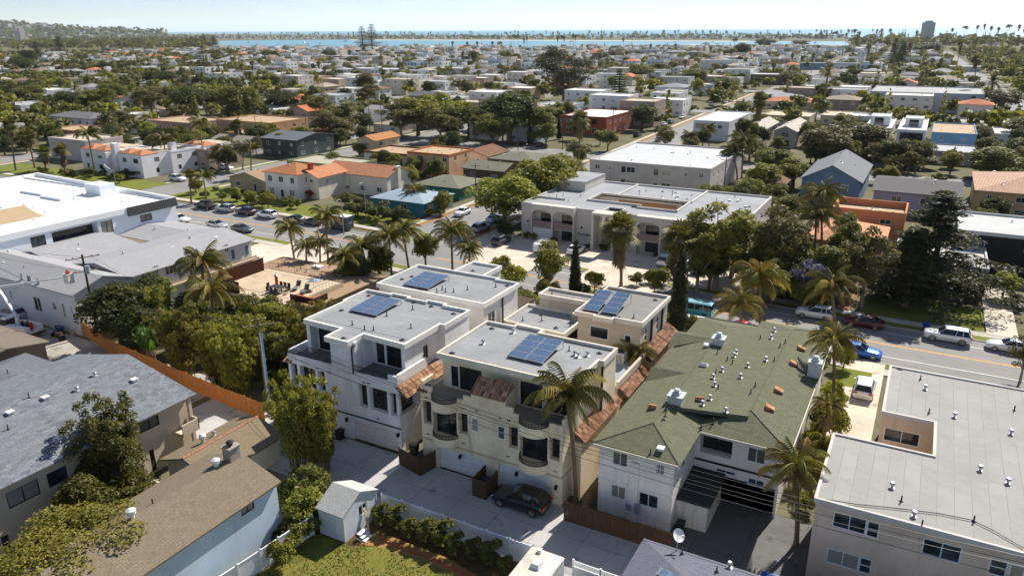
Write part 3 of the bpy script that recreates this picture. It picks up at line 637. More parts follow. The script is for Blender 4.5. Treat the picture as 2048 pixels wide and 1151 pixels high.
def tan_condo():
 t = thing('condominium', 'cream stucco condominium with curved balconies, two white garage doors and solar panels on its roof', 'building', (-28, 51, 0)); LANDMARKS.append((-28, 50, 'the curved-balcony condominium'))
 wm = stucco(CREAM, .28); b = (-34.7, 46.5, -21.3, 56.2); x0 = b[0]
 g1, g2 = (-33.0 - x0, -28.5 - x0), (-27.1 - x0, -22.2 - x0)
 O = [(g1[0], g1[1], 0, 2.1, .25, False), (g2[0], g2[1], 0, 2.25, .25, False)]
 for (a, c, lo, hi) in ((-34.45, -33.6, 4.0, 6.2), (-33.4, -31.0, 3.3, 6.05), (-30.85, -30.0, 4.0, 5.95), (-26.1, -25.2, 4.0, 5.95), (-25.05, -22.55, 3.3, 6.05), (-22.4, -21.55, 4.0, 5.95)): O.append((a - x0, c - x0, lo, hi, .5, True))
 walls(t, b, 0, 6.75, wm, {'S': [(-29.3 - x0, 4.55, .72, 1.25, 'hung'), (-26.8 - x0, 4.5, .72, 1.25, 'hung')], 'E': [(3, 3.9, 1.2, 1.2)]}, {'S': O})
 MB().prism(rect(b[0] + .01, b[1] + .01, b[2] - .01, b[3] - .01), 6.45, 6.74).obj('terrace_floor', concrete(lin(150, 140, 125)), t)
 add_window(t, b, 'S', (g1[0] + g1[1]) / 2, 0.01, g1[1] - g1[0], 2.08, 'garage', WHITE, .2); add_window(t, b, 'S', (g2[0] + g2[1]) / 2, .01, g2[1] - g2[0], 2.23, 'garage', WHITE, .2)
 MB().box(b[0] - .04, 46.42, 2.5, b[2] + .04, 46.5, 2.66).box(b[2], 46.5, 2.5, b[2] + .05, 56, 2.66).obj('string_course', stucco(lin(206, 188, 160)), t)
 for u in (-30.75, -25.3, -21.75): wall_lamp(t, b, 'S', u - x0, 1.75 if u < -22 else 1.6)
 for (cx, r) in ((-32.2, 1.25), (-23.8, 1.3)):           # curved balconies, two storeys
  for (zb, zt, k) in ((2.78, 3.5, .8), (6.0, 6.85, .8)):
   o = half_round(cx, 46.5, r, 14, k); i = half_round(cx, 46.5, r - .14, 14, k); m = MB()
   for q in range(14):
    m.hull([(*o[q], zb), (*o[q + 1], zb), (*i[q + 1], zb), (*i[q], zb)], [(*o[q], zt), (*o[q + 1], zt), (*i[q + 1], zt), (*i[q], zt)])
   m.prism(i, zb, zb + .18); m.obj('balcony', wm, t, smooth=False); rail(t, half_round(cx, 46.5, r - .07, 14, k), zt - .02, zt + .4, mat=BLACK, step=.11)
  for s in (-1, 1): MB().cyl((cx + s * (r + .02), 46.42, 3.9), (cx + s * (r + .02), 46.42, 6.1), .09, n=10).obj('column', wm, t)
 # parapets of the third-floor terraces with stepped ends and the tiled awning between them
 boxes(t, 'terrace_wall', wm, ((-34.69, 46.505, 6.76, -33.5, 46.7, 7.55), (-34.69, 46.7, 6.76, -34.5, 48.3, 7.9), (-31.0, 46.505, 6.76, -30.4, 46.7, 7.15), (-30.4, 46.505, 6.76, -29.6, 46.7, 7.6), (-29.6, 46.505, 6.76, -26.4, 46.7, 8.05), (-26.4, 46.505, 6.76, -25.7, 46.7, 7.6), (-25.7, 46.505, 6.76, -25.1, 46.7, 7.15), (-22.5, 46.505, 6.76, -21.31, 46.7, 7.15), (-21.5, 46.7, 6.76, -21.31, 48.6, 7.6)))
 m = MB(); m.box(-29.55, 46.71, 6.76, -29.35, 48.5, 8.3).box(-26.65, 46.71, 6.76, -26.45, 48.5, 8.3).obj('fin_wall', wm, t)
 tile_slope(t, 'tile_awning', (-29.6, 46.3, 8.1), (3.2, 0, 0), (0, 1.5, .95), rg)
 tile_slope(t, 'tile_corner', (-34.95, 46.3, 7.1), (1.0, 0, 0), (0, .75, .35), rg)
 # third floor
 b3 = (-33.8, 48.7, -21.3, 56.3); u0 = b3[0]
 walls(t, b3, 6.76, 9.9, wm, {'S': [(-32.6 - u0, 6.85, .9, 2.1, 'plain'), (-31.0 - u0, 6.85, 2.2, 2.15, 'door', DARK), (-25.2 - u0, 6.85, 2.0, 2.15, 'door', DARK), (-22.6 - u0, 6.85, 1.6, 2.1, 'door', DARK)], 'E': [(2.2, 7.3, .75, 1.5, 'hung'), (5.6, 7.3, .8, 1.4, 'hung')]}, name='upper_wall')
 pl = [(-33.9, 48.0), (-21.2, 48.0), (-21.2, 53.1), (-20.75, 53.1), (-20.75, 56.1), (-28.2, 56.1), (-28.2, 56.9), (-31, 56.9), (-31, 56.4), (-33.9, 56.4)]
 flat(t, pl, 10.15, ROOFG, COPET, par=.28, d=.16)
 MB().box(-20.95, 53.1, 0, -20.8, 53.25, 9.8).obj('downpipe', DARK, t)
 m = MB().box(-21.28, 53.15, 0, -20.8, 56.05, 9.86); m.obj('bay_wall', wm, t)
 for (x, y) in ((-33.0, 49.0), (-32.8, 55.4), (-21.9, 54.9)): vent(t, 'drain', x, y, 9.87)
 for (x, y) in ((-30.6, 55.5), (-24.4, 54.2), (-23.6, 53.6), (-23.2, 53.4), (-22.6, 54.0), (-31.7, 52), (-23.9, 49.2)): vent(t, rg.choice(('pipe', 'cap')), x, y, 9.87)
 # tiled skirt roof along the side
 tile_slope(t, 'side_tile_roof', (-20.25, 48.4, 5.0), (0, 8.2, 0), (-1.0, 0, .7), rg)
 MB().box(-21.29, 48.2, 0, -20.45, 56.6, 4.95).obj('side_wall', wm, t)
 solar_array('eight-panel solar array on the roof of the cream condominium with curved balconies', -28.4, 50.4, 2, 4, 9.88, 6)
 boxes(t, 'wall_vent', DARK, [(x + d, 46.44, z, x + d + .09, 46.49, z + .09) for x, z in ((-34.2, 3.0), (-30.6, 3.1), (-30.5, 6.4), (-26.3, 3.1), (-26.2, 6.4), (-22.0, 3.0), (-34.2, 6.5), (-29.2, 6.5), (-27.0, 6.4)) for d in (0, .16)])
tan_condo()
def wood_fence(name, label, pts, h, col, bw=.15, gap=.012, group=None, lean=0.0, rng=rg, posts=True):
 a0 = Vector((*pts[0], 0)); t = thing(name, label, 'fence', a0, group=group); mt = wood(col)
 for (a, b) in zip(pts[:-1], pts[1:]):
  a, b = Vector((*a, 0)), Vector((*b, 0)); L = (b - a).length; n = max(1, int(L / bw)); ang = math.atan2(b.y - a.y, b.x - a.x); bwid = L / n - gap
  key = ('bd', round(bwid, 3), h, mt.name); me = _VC.get(key)
  if me is None: me = _VC[key] = [MB().hull([(0, 0, .03), (bwid, 0, .03), (bwid, .02, .03), (0, .02, .03)], [(.0, 0, hh), (bwid, 0, hh - .01), (bwid, .02, hh - .01), (0, .02, hh)]).mesh('board', mt) for hh in (h, h - .03, h - .06)]
  for i in range(n):
   p = a + (b - a) * (i / n) - a0; put('board', me[rng.choice((0, 0, 0, 1, 2))], t, (p.x, p.y, rng.uniform(-.01, .01)), (rng.uniform(-.01, .01) + lean, rng.uniform(-.006, .006), ang))
  m = MB(); nx = Vector((-math.sin(ang), math.cos(ang), 0))
  for zz in (.35, h - .35): p, q = a + nx * .05 - a0, b + nx * .05 - a0; m.hull([tuple(p + Vector((0, 0, zz))), tuple(q + Vector((0, 0, zz))), tuple(q + nx * .04 + Vector((0, 0, zz))), tuple(p + nx * .04 + Vector((0, 0, zz)))], [tuple(p + Vector((0, 0, zz + .09))), tuple(q + Vector((0, 0, zz + .09))), tuple(q + nx * .04 + Vector((0, 0, zz + .09))), tuple(p + nx * .04 + Vector((0, 0, zz + .09)))])
  for k in range(int(L / 2.4) + 1): p = a + (b - a) * min(1, k * 2.4 / L) + nx * .09 - a0; m.box(p.x - .045, p.y - .045, 0, p.x + .045, p.y + .045, h + .04)
  m.obj('post', mt, t, local=True)
 return t
DKW = lin(100, 78, 60)
wood_fence('bin_enclosure', 'dark weathered wood bin enclosure left of the two white garage doors', [(-36.4, 45.2), (-33.7, 44.6), (-33.3, 46.4)], 1.75, DKW)
wood_fence('bin_enclosure', 'dark weathered wood bin enclosure between the two white garage doors', [(-28.4, 46.4), (-28.3, 44.3), (-27.0, 44.3), (-27.1, 46.4)], 1.7, DKW)
def white_condo():
 t = thing('condominium', 'white stucco condominium with one wide garage door and corner terraces, solar panels on top', 'building', (-43.5, 52, 0)); LANDMARKS.append((-43.5, 50, 'the white condominium'))
 wm = stucco(WHT_ST, .2); b = (-50.2, 46.7, -37.2, 58.2); x0 = b[0]; O = [(-42.7 - x0, -37.6 - x0, 0, 2.1, .25, False)]
 for (a, c, lo, hi) in ((-49.9, -49.1, 3.9, 6.25), (-48.75, -46.85, 3.9, 6.25), (-46.5, -45.7, 4.0, 6.2), (-41.75, -40.75, 3.7, 5.95), (-40.5, -38.5, 3.7, 5.95), (-38.2, -37.4, 3.7, 5.95)): O.append((a - x0, c - x0, lo, hi, .55, True))
 walls(t, b, 0, 6.75, wm, {'E': [(7.5, 3.8, 1.4, 1.3)]}, {'S': O, 'E': [(.3, 2.6, 3.7, 5.95, .55, True)]})
 add_window(t, b, 'S', (-42.7 - 37.6) / 2 - x0, .01, 5.1, 2.08, 'garage', paint(lin(232, 222, 216), .6), .2)
 MB().prism(rect(b[0] + .01, b[1] + .01, b[2] - .01, b[3] - .01), 6.45, 6.74).obj('terrace_floor', concrete(lin(120, 120, 122)), t)
 MB().box(b[0], 46.64, 2.5, b[2] + .05, 46.7, 2.62).obj('string_course', DARK, t)
 for u in (-43.3, -37.4): wall_lamp(t, b, 'S', u - x0, 1.9)
 b3 = (-49.0, 49.6, -37.6, 58.1); u0 = b3[0]
 walls(t, b3, 6.76, 9.9, wm, {'S': [(1.2, 6.85, 1.9, 2.1, 'door', DARK), (3.2, 6.85, 1.0, 2.1, 'plain', DARK), (-39.6 - u0, 6.85, 2.0, 2.15, 'door', DARK), (-41.3 - u0, 6.9, .9, 2.0, 'plain', DARK)], 'E': [(1.9, 7.35, .7, 1.35, 'plain', DARK), (5.3, 7.35, .7, 1.4, 'plain', DARK)]}, name='upper_wall')
 MB().box(-44.7, 46.72, 6.76, -42.2, 49.58, 9.8).obj('stair_tower_wall', wm, t)
 MB().box(-42.2, 46.8, 6.76, -41.9, 47.2, 9.85).obj('tower_pier', wm, t)
 MB().box(-49.3, 48.6, 6.76, -48.9, 49.55, 9.85).box(-38.0, 48.4, 6.76, -37.6, 49.55, 9.85).obj('pier', wm, t)
 boxes(t, 'terrace_wall', wm, ((-50.19, 46.705, 6.76, -44.7, 46.85, 7.2), (-50.19, 46.85, 6.76, -50.0, 49.5, 7.5), (-42.19, 46.705, 6.76, -38.3, 46.85, 7.1), (-38.3, 46.705, 6.76, -37.25, 46.9, 7.6), (-37.5, 46.9, 6.76, -37.25, 51.2, 7.7)))
 rail(t, [(-50.1, 46.78), (-44.7, 46.78)], 7.18, 7.62); rail(t, [(-42.2, 46.78), (-38.3, 46.78)], 7.08, 7.62)
 MB().tube([(-41.85, 46.9, 9.6), (-42.0, 46.6, 9.5), (-42.1, 46.6, 9.2), (-42.1, 46.6, 7.2), (-42.1, 46.6, 6.9)], .07, 6).obj('downpipe', DARK, t)
 pl = [(-49.4, 48.5), (-44.75, 48.4), (-44.75, 46.2), (-42.1, 46.2), (-42.1, 48.35), (-37.35, 48.1), (-37.35, 53.6), (-36.8, 53.6), (-36.8, 58.0), (-39.8, 58.0), (-39.8, 58.5), (-42.1, 58.5), (-42.1, 58.1), (-44.3, 58.1), (-44.3, 58.5), (-46.6, 58.5), (-46.6, 58.2), (-49.7, 58.2), (-49.7, 54.4), (-49.4, 54.4)]
 flat(t, pl, 10.15, ROOFG, COPE, par=.28, d=.16); MB().box(-37.58, 53.65, 0, -36.86, 57.95, 9.86).obj('bay_wall', wm, t)
 for (x, y) in ((-48.3, 52.5), (-43.4, 47.1), (-38.5, 49.3), (-38.0, 56.9), (-48.7, 57.2), (-43.3, 57.7), (-41.1, 57.6)): vent(t, 'drain', x, y, 9.87)
 for (x, y) in ((-43.0, 49.6), (-42.2, 49.9), (-43.4, 53.4), (-42.2, 56), (-44.8, 50), (-39.5, 52)): vent(t, 'pipe', x, y, 9.87)
 tile_slope(t, 'side_tile_roof', (-36.0, 46.3, 6.0), (0, 6.4, 0), (-1.2, 0, .85), rg, TILESP)
 m = MB().box(-37.19, 52.4, 0, -36.2, 58, 5.85).obj('side_wall', wm, t)
 tile_slope(t, 'tile_corner', (-50.6, 46.4, 6.35), (.9, 0, 0), (0, .8, .4), rg, TILESP)
 boxes(t, 'wall_vent', DARK, [(x + d, 46.64, z, x + d + .09, 46.69, z + .09) for x, z in ((-45.2, 6.3), (-44.6, 4.9), (-41.2, 6.2), (-39.8, 2.9), (-46.6, 6.4), (-40.6, 6.25)) for d in (0, .16)])
 solar_array('solar array on the white condominium with the wide garage door', -47.4, 52.6, 2, 4, 9.88, 3)
white_condo()
def rear_left():
 t = thing('condominium', 'white flat-roofed condominium behind the white one, solar panels on its roof', 'building', (-43, 64, 0)); wm = stucco(lin(224, 220, 214), .13); b = (-49.9, 60.4, -36.7, 67.6)
 walls(t, b, 0, 9.9, wm, {'S': [(6, 7, 1.2, 1.2)], 'E': [(1.6, 7.2, 1.5, 1.5, 'slider', WHITE)]})
 flat(t, [(-50.1, 60.3), (-36.5, 60.2), (-36.5, 67.6), (-39.3, 67.6), (-39.3, 68.0), (-50.1, 68.0)], 10.15, ROOFG, COPE, par=.28, d=.16); MB().box(-36.64, 64.0, 0, -36.5, 64.14, 9.9).obj('downpipe', DARK, t)
 MB().box(-46.0, 68.05, 0, -42.2, 73.5, 9.3).obj('wing_wall', wm, t); flat(t, rect(-46.1, 68.05, -42.1, 73.6), 9.6, ROOFG, COPE, par=.28)
 for bb in ((-49.8, 68.2, -46.3, 71.5), (-41.9, 68.2, -36.9, 72.2)):
  MB().box(*bb[:2], 6.6, *bb[2:], 6.8).obj('pergola_roof', wood(lin(86, 70, 56), along='x'), t); MB().box(bb[0], bb[3] - .2, 0, bb[2], bb[3], 6.58).obj('rear_wall', wm, t)
 for (x, y) in ((-48.9, 63.2), (-48.5, 64.5), (-42.3, 62), (-41.5, 62.3), (-43, 62.4), (-40.6, 63.6), (-38.4, 65.8), (-43, 61.4), (-37.5, 66.7), (-44.5, 71)): vent(t, rg.choice(('pipe', 'drain', 'pipe')), x, y, 9.87 if y < 68 else 9.32)
 solar_array('solar array on the rear white condominium nearest the street', -47.5, 61.5, 2, 4, 9.88, 3)
rear_left()
def rear_right():
 t = thing('condominium', 'cream stucco condominium behind the curved balconies, stepped roofs and two tilted solar racks', 'building', (-28, 68, 0)); wm = stucco(lin(206, 192, 172), .16)
 b = (-28.1, 64.4, -21.5, 72.6); walls(t, b, 0, 9.3, wm, {'S': [(2.3, 6.9, 2.0, 1.3, 'plain'), (5.3, 7.1, .75, .8, 'plain')], 'E': [(1.6, 6.9, .9, 1.5, 'hung'), (5.2, 6.9, .9, 1.5, 'hung')]})
 flat(t, [(-28.3, 64.1), (-26.2, 64.1), (-26.2, 63.7), (-24.2, 63.7), (-24.2, 64.2), (-21.3, 64.2), (-21.3, 72.8), (-28.3, 72.8)], 9.55, ROOFB, COPET, par=.28, d=.16)
 MB().box(-21.48, 67.3, 0, -21.3, 67.5, 9.3).box(-21.48, 70.6, 0, -21.3, 70.75, 9.3).obj('downpipe', DARK, t)
 bl = (-36.4, 64.0, -28.11, 69.8); walls(t, bl, 0, 6.6, wm, {'S': [(4, 3.6, 1.4, 1.2)]}, name='low_wing_wall'); flat(t, [(-36.6, 64.2), (-29.3, 63.7), (-29.3, 67.5), (-28.12, 67.5), (-28.12, 69.9), (-36.6, 69.9)], 7.0, ROOFG, COPET, par=.3, d=.16)
 MB().box(-35.2, 69.95, 0, -28.32, 72.3, 8.1).obj('rear_wing_wall', wm, t); flat(t, rect(-35.3, 69.92, -28.33, 72.4), 8.4, ROOFB, COPET, par=.28)
 MB().prism(rect(-29.2, 57.0, -20.9, 64.05), 5.6, 5.85).obj('link_roof', rollroof(lin(158, 164, 172), 'x', 1.2, .25), t); MB().box(-29.19, 57.01, 0, -20.91, 64.04, 5.58).obj('link_wall', wm, t)
 m = MB().box(-21.05, 57.0, 5.85, -20.8, 64.1, 6.5).obj('link_parapet', wm, t)
 tile_slope(t, 'side_tile_roof', (-20.2, 64.4, 5.7), (0, 8.4, 0), (-1.2, 0, .85), rg); tile_slope(t, 'front_tile_roof', (-20.0, 57.4, 5.0), (0, 6.0, 0), (-.9, 0, .65), rg)
 MB().box(-21.49, 64.5, 0, -20.4, 72.4, 5.5).obj('side_wall', wm, t)
 for (x, y) in ((-35.0, 65.6), (-33.2, 66.5), (-31.0, 65.4), (-34, 68), (-29.9, 66.6), (-34.2, 71), (-22.5, 71.5), (-22.7, 65.6), (-24, 65)): vent(t, rg.choice(('drain', 'pipe', 'pipe')), x, y, 6.72 if x < -29.3 and y < 69.9 else 8.13 if x < -29 else 9.28)
 solar_array('tilted solar rack on the rear cream condominium, the one beside the low roof', -27.9, 65.0, 1, 4, 9.3, 12); solar_array('tilted solar rack on the rear cream condominium, the one nearer the tiled side', -26.0, 65.2, 1, 4, 9.3, 12)
 ac_unit('grey rooftop air conditioner between the two cream condominiums, beside a tiled skirt roof', -22.8, 62.6, 5.86, 1.05); ac_unit('grey rooftop air conditioner on the low cream roof beside the parapet', -29.9, 68.4, 6.73, .9)
rear_right()
# ---------------------------------------------------------------- more near buildings
def green_house():
 t = thing('apartment_house', 'white two-storey apartment house under a big olive-green shingle roof full of vents', 'building', (-12.5, 62, 0)); LANDMARKS.append((-12.5, 62, 'the olive-green roof'))
 wm = stucco(lin(244, 238, 226), .2); bl = (-18.6, 47.4, -12.7, 77.5); br = (-12.69, 53.0, -6.1, 77.49); cv = Zm(1180, 860, 1700, 2048)
 wl = pxwin(cv, [(178, 165, 295, 285), (518, 258, 588, 356, 'grid', .9), (165, 425, 280, 545), (383, 495, 535, 605)], 'S', 47.4, bl[0])
 walls(t, bl, 0, 6.15, wm, {'S': wl, 'E': [(2.6, 4.3, .9, 1.1, 'hung')], 'W': [(3, 4.2, 1.2, 1.2)]})
 MB().box(-18.66, 47.32, 3.0, -12.66, 47.4, 3.1).box(-15.95, 47.25, .0, -15.35, 47.4, 5.2).obj('trim', wm, t)
 MB().box(-15.5, 47.1, .9, -15.1, 47.25, 1.8).box(-16.2, 47.15, 1.0, -15.8, 47.3, 1.5).obj('electric_meter', paint(lin(150, 155, 160), .5), t)
 wr = pxwin(cv, [(1243, 140, 1380, 260, 'slider', 1.3), (990, 300, 1145, 355, 'slider', .4), (1243, 380, 1370, 445, 'slider', .65)], 'S', 53.0, br[0])
 walls(t, br, 0, 6.15, wm, {'S': wr}, {'S': [(.4, 2.9, 4.1, 5.7, .9, True), (1.9, 6.4, 0, 2.5, 7, True)]}, name='rear_wall')
 MB().box(-12.6, 52.9, 3.4, -6.1, 52.99, 3.55).obj('drain_pipe', BLACK, t)
 MB().box(-12.68, 48.6, 0, -10.3, 52.98, 2.3).obj('stair_wall', wm, t); MB().hull([(-12.68, 48.4, 2.31), (-10.1, 48.4, 2.31), (-10.1, 52.97, 2.31), (-12.68, 52.97, 2.31)], [(-12.68, 48.4, 2.45), (-10.1, 48.4, 2.45), (-10.1, 52.97, 2.75), (-12.68, 52.97, 2.75)]).obj('stair_roof', DARK, t)
 add_window(t, (-12.68, 48.6, -10.3, 52.98), 'S', 1.0, .02, .85, 2.0, 'plain', paint(lin(220, 212, 198), .7), -.01)
 sx = shingle(lin(92, 94, 74), lin(112, 113, 92), 'x', .28, .5); m = MB(); e, r = 6.1, 7.15
 def hp(x0, y0, x1, y1, ra, rb, xm):
  m.box(x0, y0, e - .05, x1, y1, e + .06); q = [(x0 + .01, y0 + .01, e + .06), (x1 - .01, y0 + .01, e + .06), (x1 - .01, y1 - .01, e + .06), (x0 + .01, y1 - .01, e + .06)]
  m.add(q + [(xm, ra, r), (xm, rb, r)], [(0, 1, 4), (1, 2, 5, 4), (2, 3, 5), (3, 0, 4, 5)])
 hp(-19.1, 46.9, -12.2, 77.0, 50.4, 73.4, -15.4); hp(-12.9, 52.5, -5.5, 79.0, 56.0, 75.4, -9.2)
 m.hull([(-15.4, 53.6, r - .35), (-9.2, 55.0, r - .35), (-9.2, 75, r - .35), (-15.4, 73.2, r - .35)], [(-15.4, 53.6, r - .02), (-9.2, 55.0, r - .04), (-9.2, 75, r - .04), (-15.4, 73.2, r - .02)])
 for (y, w_, x) in ((60.5, 1.6, -19.0), (69.5, 2.3, -19.6)):          # small cross gables on the left eave
  m.add([(x, y - w_, e + .1), (x, y + w_, e + .1), (x, y, r - .15), (-15.6, y, r - .1)], [(0, 3, 2), (1, 2, 3), (0, 2, 1)])
 m.obj('roof', sx, t); rc = MB()
 for (a, b_) in (((-15.4, 50.4, r), (-15.4, 53.6, r)), ((-15.4, 50.4, r), (-19.1, 46.9, e + .06)), ((-15.4, 50.4, r), (-12.2, 46.9, e + .06)), ((-9.2, 56.0, r), (-12.9, 52.5, e + .06)), ((-9.2, 56, r), (-5.5, 52.5, e + .06)), ((-9.2, 56, r), (-9.2, 75.4, r)), ((-9.2, 75.4, r), (-5.5, 79, e + .06)), ((-15.4, 53.6, r), (-15.4, 73.4, r))): rc.tube([a, b_], .055, 5)
 rc.obj('ridge_cap', shingle(lin(92, 94, 74), lin(108, 109, 88), 'x', .3, .5), t)
 MB().box(-19.12, 46.85, e - .12, -12.18, 46.9, e + .07).box(-12.88, 52.45, e - .12, -5.48, 52.5, e + .07).box(-5.5, 52.5, e - .12, -5.44, 79, e + .07).obj('fascia', paint(lin(214, 204, 186), .7), t)
 cm = stucco(lin(200, 205, 205))
 for (x, y, s) in ((-14.9, 54.6, 1.15), (-14.9, 68.2, 1.1), (-5.9, 66.8, 1.05)):
  MB().box(x - s / 2, y - s / 2, 6.4, x + s / 2, y + s / 2, 7.75).box(x - s / 2 - .08, y - s / 2 - .08, 7.75, x + s / 2 + .08, y + s / 2 + .08, 7.87).box(x - .3, y - .3, 7.87, x + .3, y + .3, 8.05).cyl((x, y, 8.05), (x, y, 8.25), .2, n=8).cyl((x, y, 8.25), (x, y, 8.33), .3, .2, n=8).obj('chimney', cm, t)
 cv = Zm(1180, 640, 1700, 2048)
 for (a, b, k) in ((1150, 270, 'cap'), (1135, 295, 'cap'), (1080, 325, 'pipe'), (1120, 350, 'pipe'), (1240, 375, 'cap'), (1040, 408, 'cap'), (990, 425, 'pipe'), (970, 465, 'cap'), (1185, 460, 'cap'), (980, 525, 'cap'), (1008, 550, 'pipe'), (1300, 530, 'pipe'), (1265, 585, 'pipe'), (945, 630, 'cap'), (885, 675, 'cap'), (1070, 730, 'cap'), (975, 768, 'pipe'), (880, 790, 'pipe'), (600, 715, 'pipe'), (590, 775, 'pipe'), (1000, 275, 'pipe'), (1385, 325, 'cap'), (1450, 330, 'pipe'), (1425, 150, 'cap'), (1340, 155, 'pipe'), (1495, 220, 'pipe'), (1535, 190, 'pipe'), (1450, 95, 'cap'), (480, 985, 'pipe'), (560, 970, 'box'), (920, 212, 'box')):
  q = P(*cv(a, b), 7.0); x, y = q.x, q.y; zz = r - .04 if -15.4 < x < -9.2 and y > 54 else e + .06 + (r - e) * max(0, min(1, min((y - 46.9) / 3.5 if x < -12.5 else (y - 52.5) / 3.5, abs(x + 19.1) / 3.7 if x < -12.5 else abs(-5.5 - x) / 3.7))); vent(t, k, x, y, zz - .02)
 dm = MB().hull([(-.35, -.3, 0), (.35, -.3, 0), (.35, .45, 0), (-.35, .45, 0)], [(-.3, -.25, .35), (.3, -.25, .35), (.3, .45, .05), (-.3, .45, .05)])
 for (a, b, mt, rz) in ((895, 370, WHITE, 0), (865, 640, RUST, .3), (495, 685, RUST, .1), (1660, 215, RUST, -1.4), (1600, 335, RUST, -1.4), (1480, 550, RUST, -1.5), (1410, 690, RUST, -1.4)):
  q = P(*cv(a, b), 6.95); x, y = q.x, q.y; zz = r - .03 if -15.4 < x < -9.2 else e + .06 + (r - e) * max(0, min(1, abs(-5.5 - x) / 3.7 if x > -12 else abs(x + 19.1) / 3.7)); put('dormer_vent', dm.mesh('dormer_vent', mt), t, Vector((x, y, zz)) - t.location, (0, 0, rz))
green_house()
wood_fence('board_fence', 'long dark rain-streaked board fence below the white house with the olive roof', [(-20.35, 44.9), (-11.9, 45.0)], 1.8, lin(96, 72, 54))
wood_fence('board_fence', 'narrow lit board fence along the passage beside the olive-roofed house', [(-19.35, 46.4), (-19.3, 56)], 1.5, lin(186, 150, 112))
def beige_flat():
 t = thing('apartment_building', 'beige apartment block with a notched grey flat roof and white framed windows', 'building', (8, 58, 0)); LANDMARKS.append((8, 56, 'the notched beige block'))
 wm = stucco(lin(226, 204, 180), .16); cv = Zm(1348, 660, 2048, 1641); S = pxwin(cv, [(748, 855, 897, 950, 'slider'), (907, 900, 958, 968, 'hung'), (1168, 980, 1340, 1083, 'slider'), (718, 1026, 862, 1118, 'slider'), (870, 1072, 922, 1134, 'hung'), (1482, 1072, 1556, 1150, 'hung'), (1575, 1105, 1700, 1190, 'slider')], 'S', 46.3, -2.9)
 walls(t, (-2.9, 46.3, 22, 55.6), 0, 6.7, wm, {'S': S}); walls(t, (.05, 61.3, 22, 70.9), 0, 6.7, wm, {'S': [(1.6, 4.4, 2.6, 1.2, 'slider')]}, name='rear_wall'); poly_walls(t, rect(3.75, 55.6, 22, 61.3), 0, 6.7, wm, 'court_wall')
 pl = [(-3, 46.2), (22.1, 46.2), (22.1, 71), (0, 71), (0, 61.2), (3.7, 61.2), (3.7, 55.7), (-3, 55.7)]
 flat(t, pl, 7.0, rollroof(lin(160, 158, 153), 'y', 1.0, .22), stucco(lin(205, 200, 192), .08), par=.12, d=.15)
 for (a, b, k) in ((1178, 275, 'cap'), (1315, 405, 'cap'), (1580, 485, 'cap'), (1435, 655, 'cap'), (1565, 715, 'cap'), (1022, 735, 'cap'), (1125, 870, 'cap'), (1065, 800, 'pipe'), (1162, 915, 'pipe'), (1058, 182, 'drain'), (1155, 230, 'pipe'), (1595, 375, 'pipe'), (1195, 388, 'pipe'), (1405, 895, 'pipe')):
  q = P(*cv(a, b), 6.9); vent(t, k, q.x, q.y, 6.87)
 m = MB(); pts = [P(*cv(a, b), 6.95) for a, b in ((665, 785), (850, 815), (1050, 835), (1250, 860), (1400, 890), (1500, 940), (1640, 1020))]; m.tube([(p.x, p.y, 6.97) for p in pts], .03, 5); m.obj('roof_cable', BLACK, t)
 m = MB()
 for xx in np.arange(-.3, 3.6, .16): m.box(xx, 62.35, 0, xx + .02, 62.37, 1.9)
 m.box(-.3, 62.34, .1, 3.6, 62.38, .15).box(-.3, 62.34, 1.8, 3.6, 62.38, 1.85)
beige_flat()
def shingle_apt():
 t = thing('apartment_building', 'cream stucco apartments under a mottled grey shingle gable roof, dark wide windows', 'building', (-62, 27, 0)); LANDMARKS.append((-60, 30, 'the mottled shingle roof'))
 wm = stucco(lin(218, 200, 176), .12); cv = Zm(0, 660, 700, 1641); b = (-70.6, 8, -54.2, 38.3)
 E_ = pxwin(cv, [(15, 720, 205, 810, 'slider', 1.3), (210, 645, 330, 725, 'slider', 1.2), (205, 820, 350, 905, 'slider', 1.5), (645, 400, 755, 470, 'slider', 1.1), (700, 575, 735, 640, 'plain', 2.0), (0, 960, 60, 1040, 'slider', 1.4)], 'E', -54.2, 8)
 walls(t, b, 0, 5.7, wm, {'E': E_}, fm=DARK); gable(t, b, 5.7, 1.75, 'y', shingle(lin(84, 88, 93), lin(132, 137, 142), 'y', .3, .55), wm, .75, ohg=.5)
 for (a, c, k) in ((630, 235, 'box'), (220, 345, 'box'), (55, 415, 'box'), (365, 300, 'cap'), (265, 485, 'cap'), (40, 470, 'pipe'), (145, 350, 'pipe'), (450, 240, 'cap')):
  q = P(*cv(a, c), 6.8); vent(t, k, q.x, q.y, 5.72 + 1.75 * max(0, 1 - abs(q.x + 62.4) / 8.2) + .12)
 MB().box(-54.0, 38.0, 0, -53.7, 38.3, 5.4).box(-54.15, 36.5, 2.6, -52.9, 38.2, 2.8).box(-53.0, 36.5, 2.8, -52.9, 38.2, 3.7).box(-54.15, 38.1, 2.8, -52.9, 38.2, 3.7).obj('balcony', wm, t)
shingle_apt()
t = house('garage_house', 'low house with grey hip roof beside the mottled shingle apartments, cut by the frame', -82, 26, -69.5, 39.3, 3.0, 'hip', lin(205, 198, 188), shingle(lin(92, 95, 102), lin(110, 113, 120), 'x', .2, .4), 7, rise=2.0, oh=.6, bits=5)
t = house('shed_house', 'small brown-roofed outbuilding with rooftop solar panel at the frame edge below the utility truck', -97, 34.5, -84, 42.8, 2.9, 'gable', lin(150, 130, 112), shingle(lin(112, 102, 92), lin(130, 120, 108), 'x'), 8, rise=.8, axis='x', bits=1)
solar_array('single dark solar panel on the brown outbuilding roof by the utility truck', -88.5, 39.8, 2, 1, 3.35, -10, group=None)
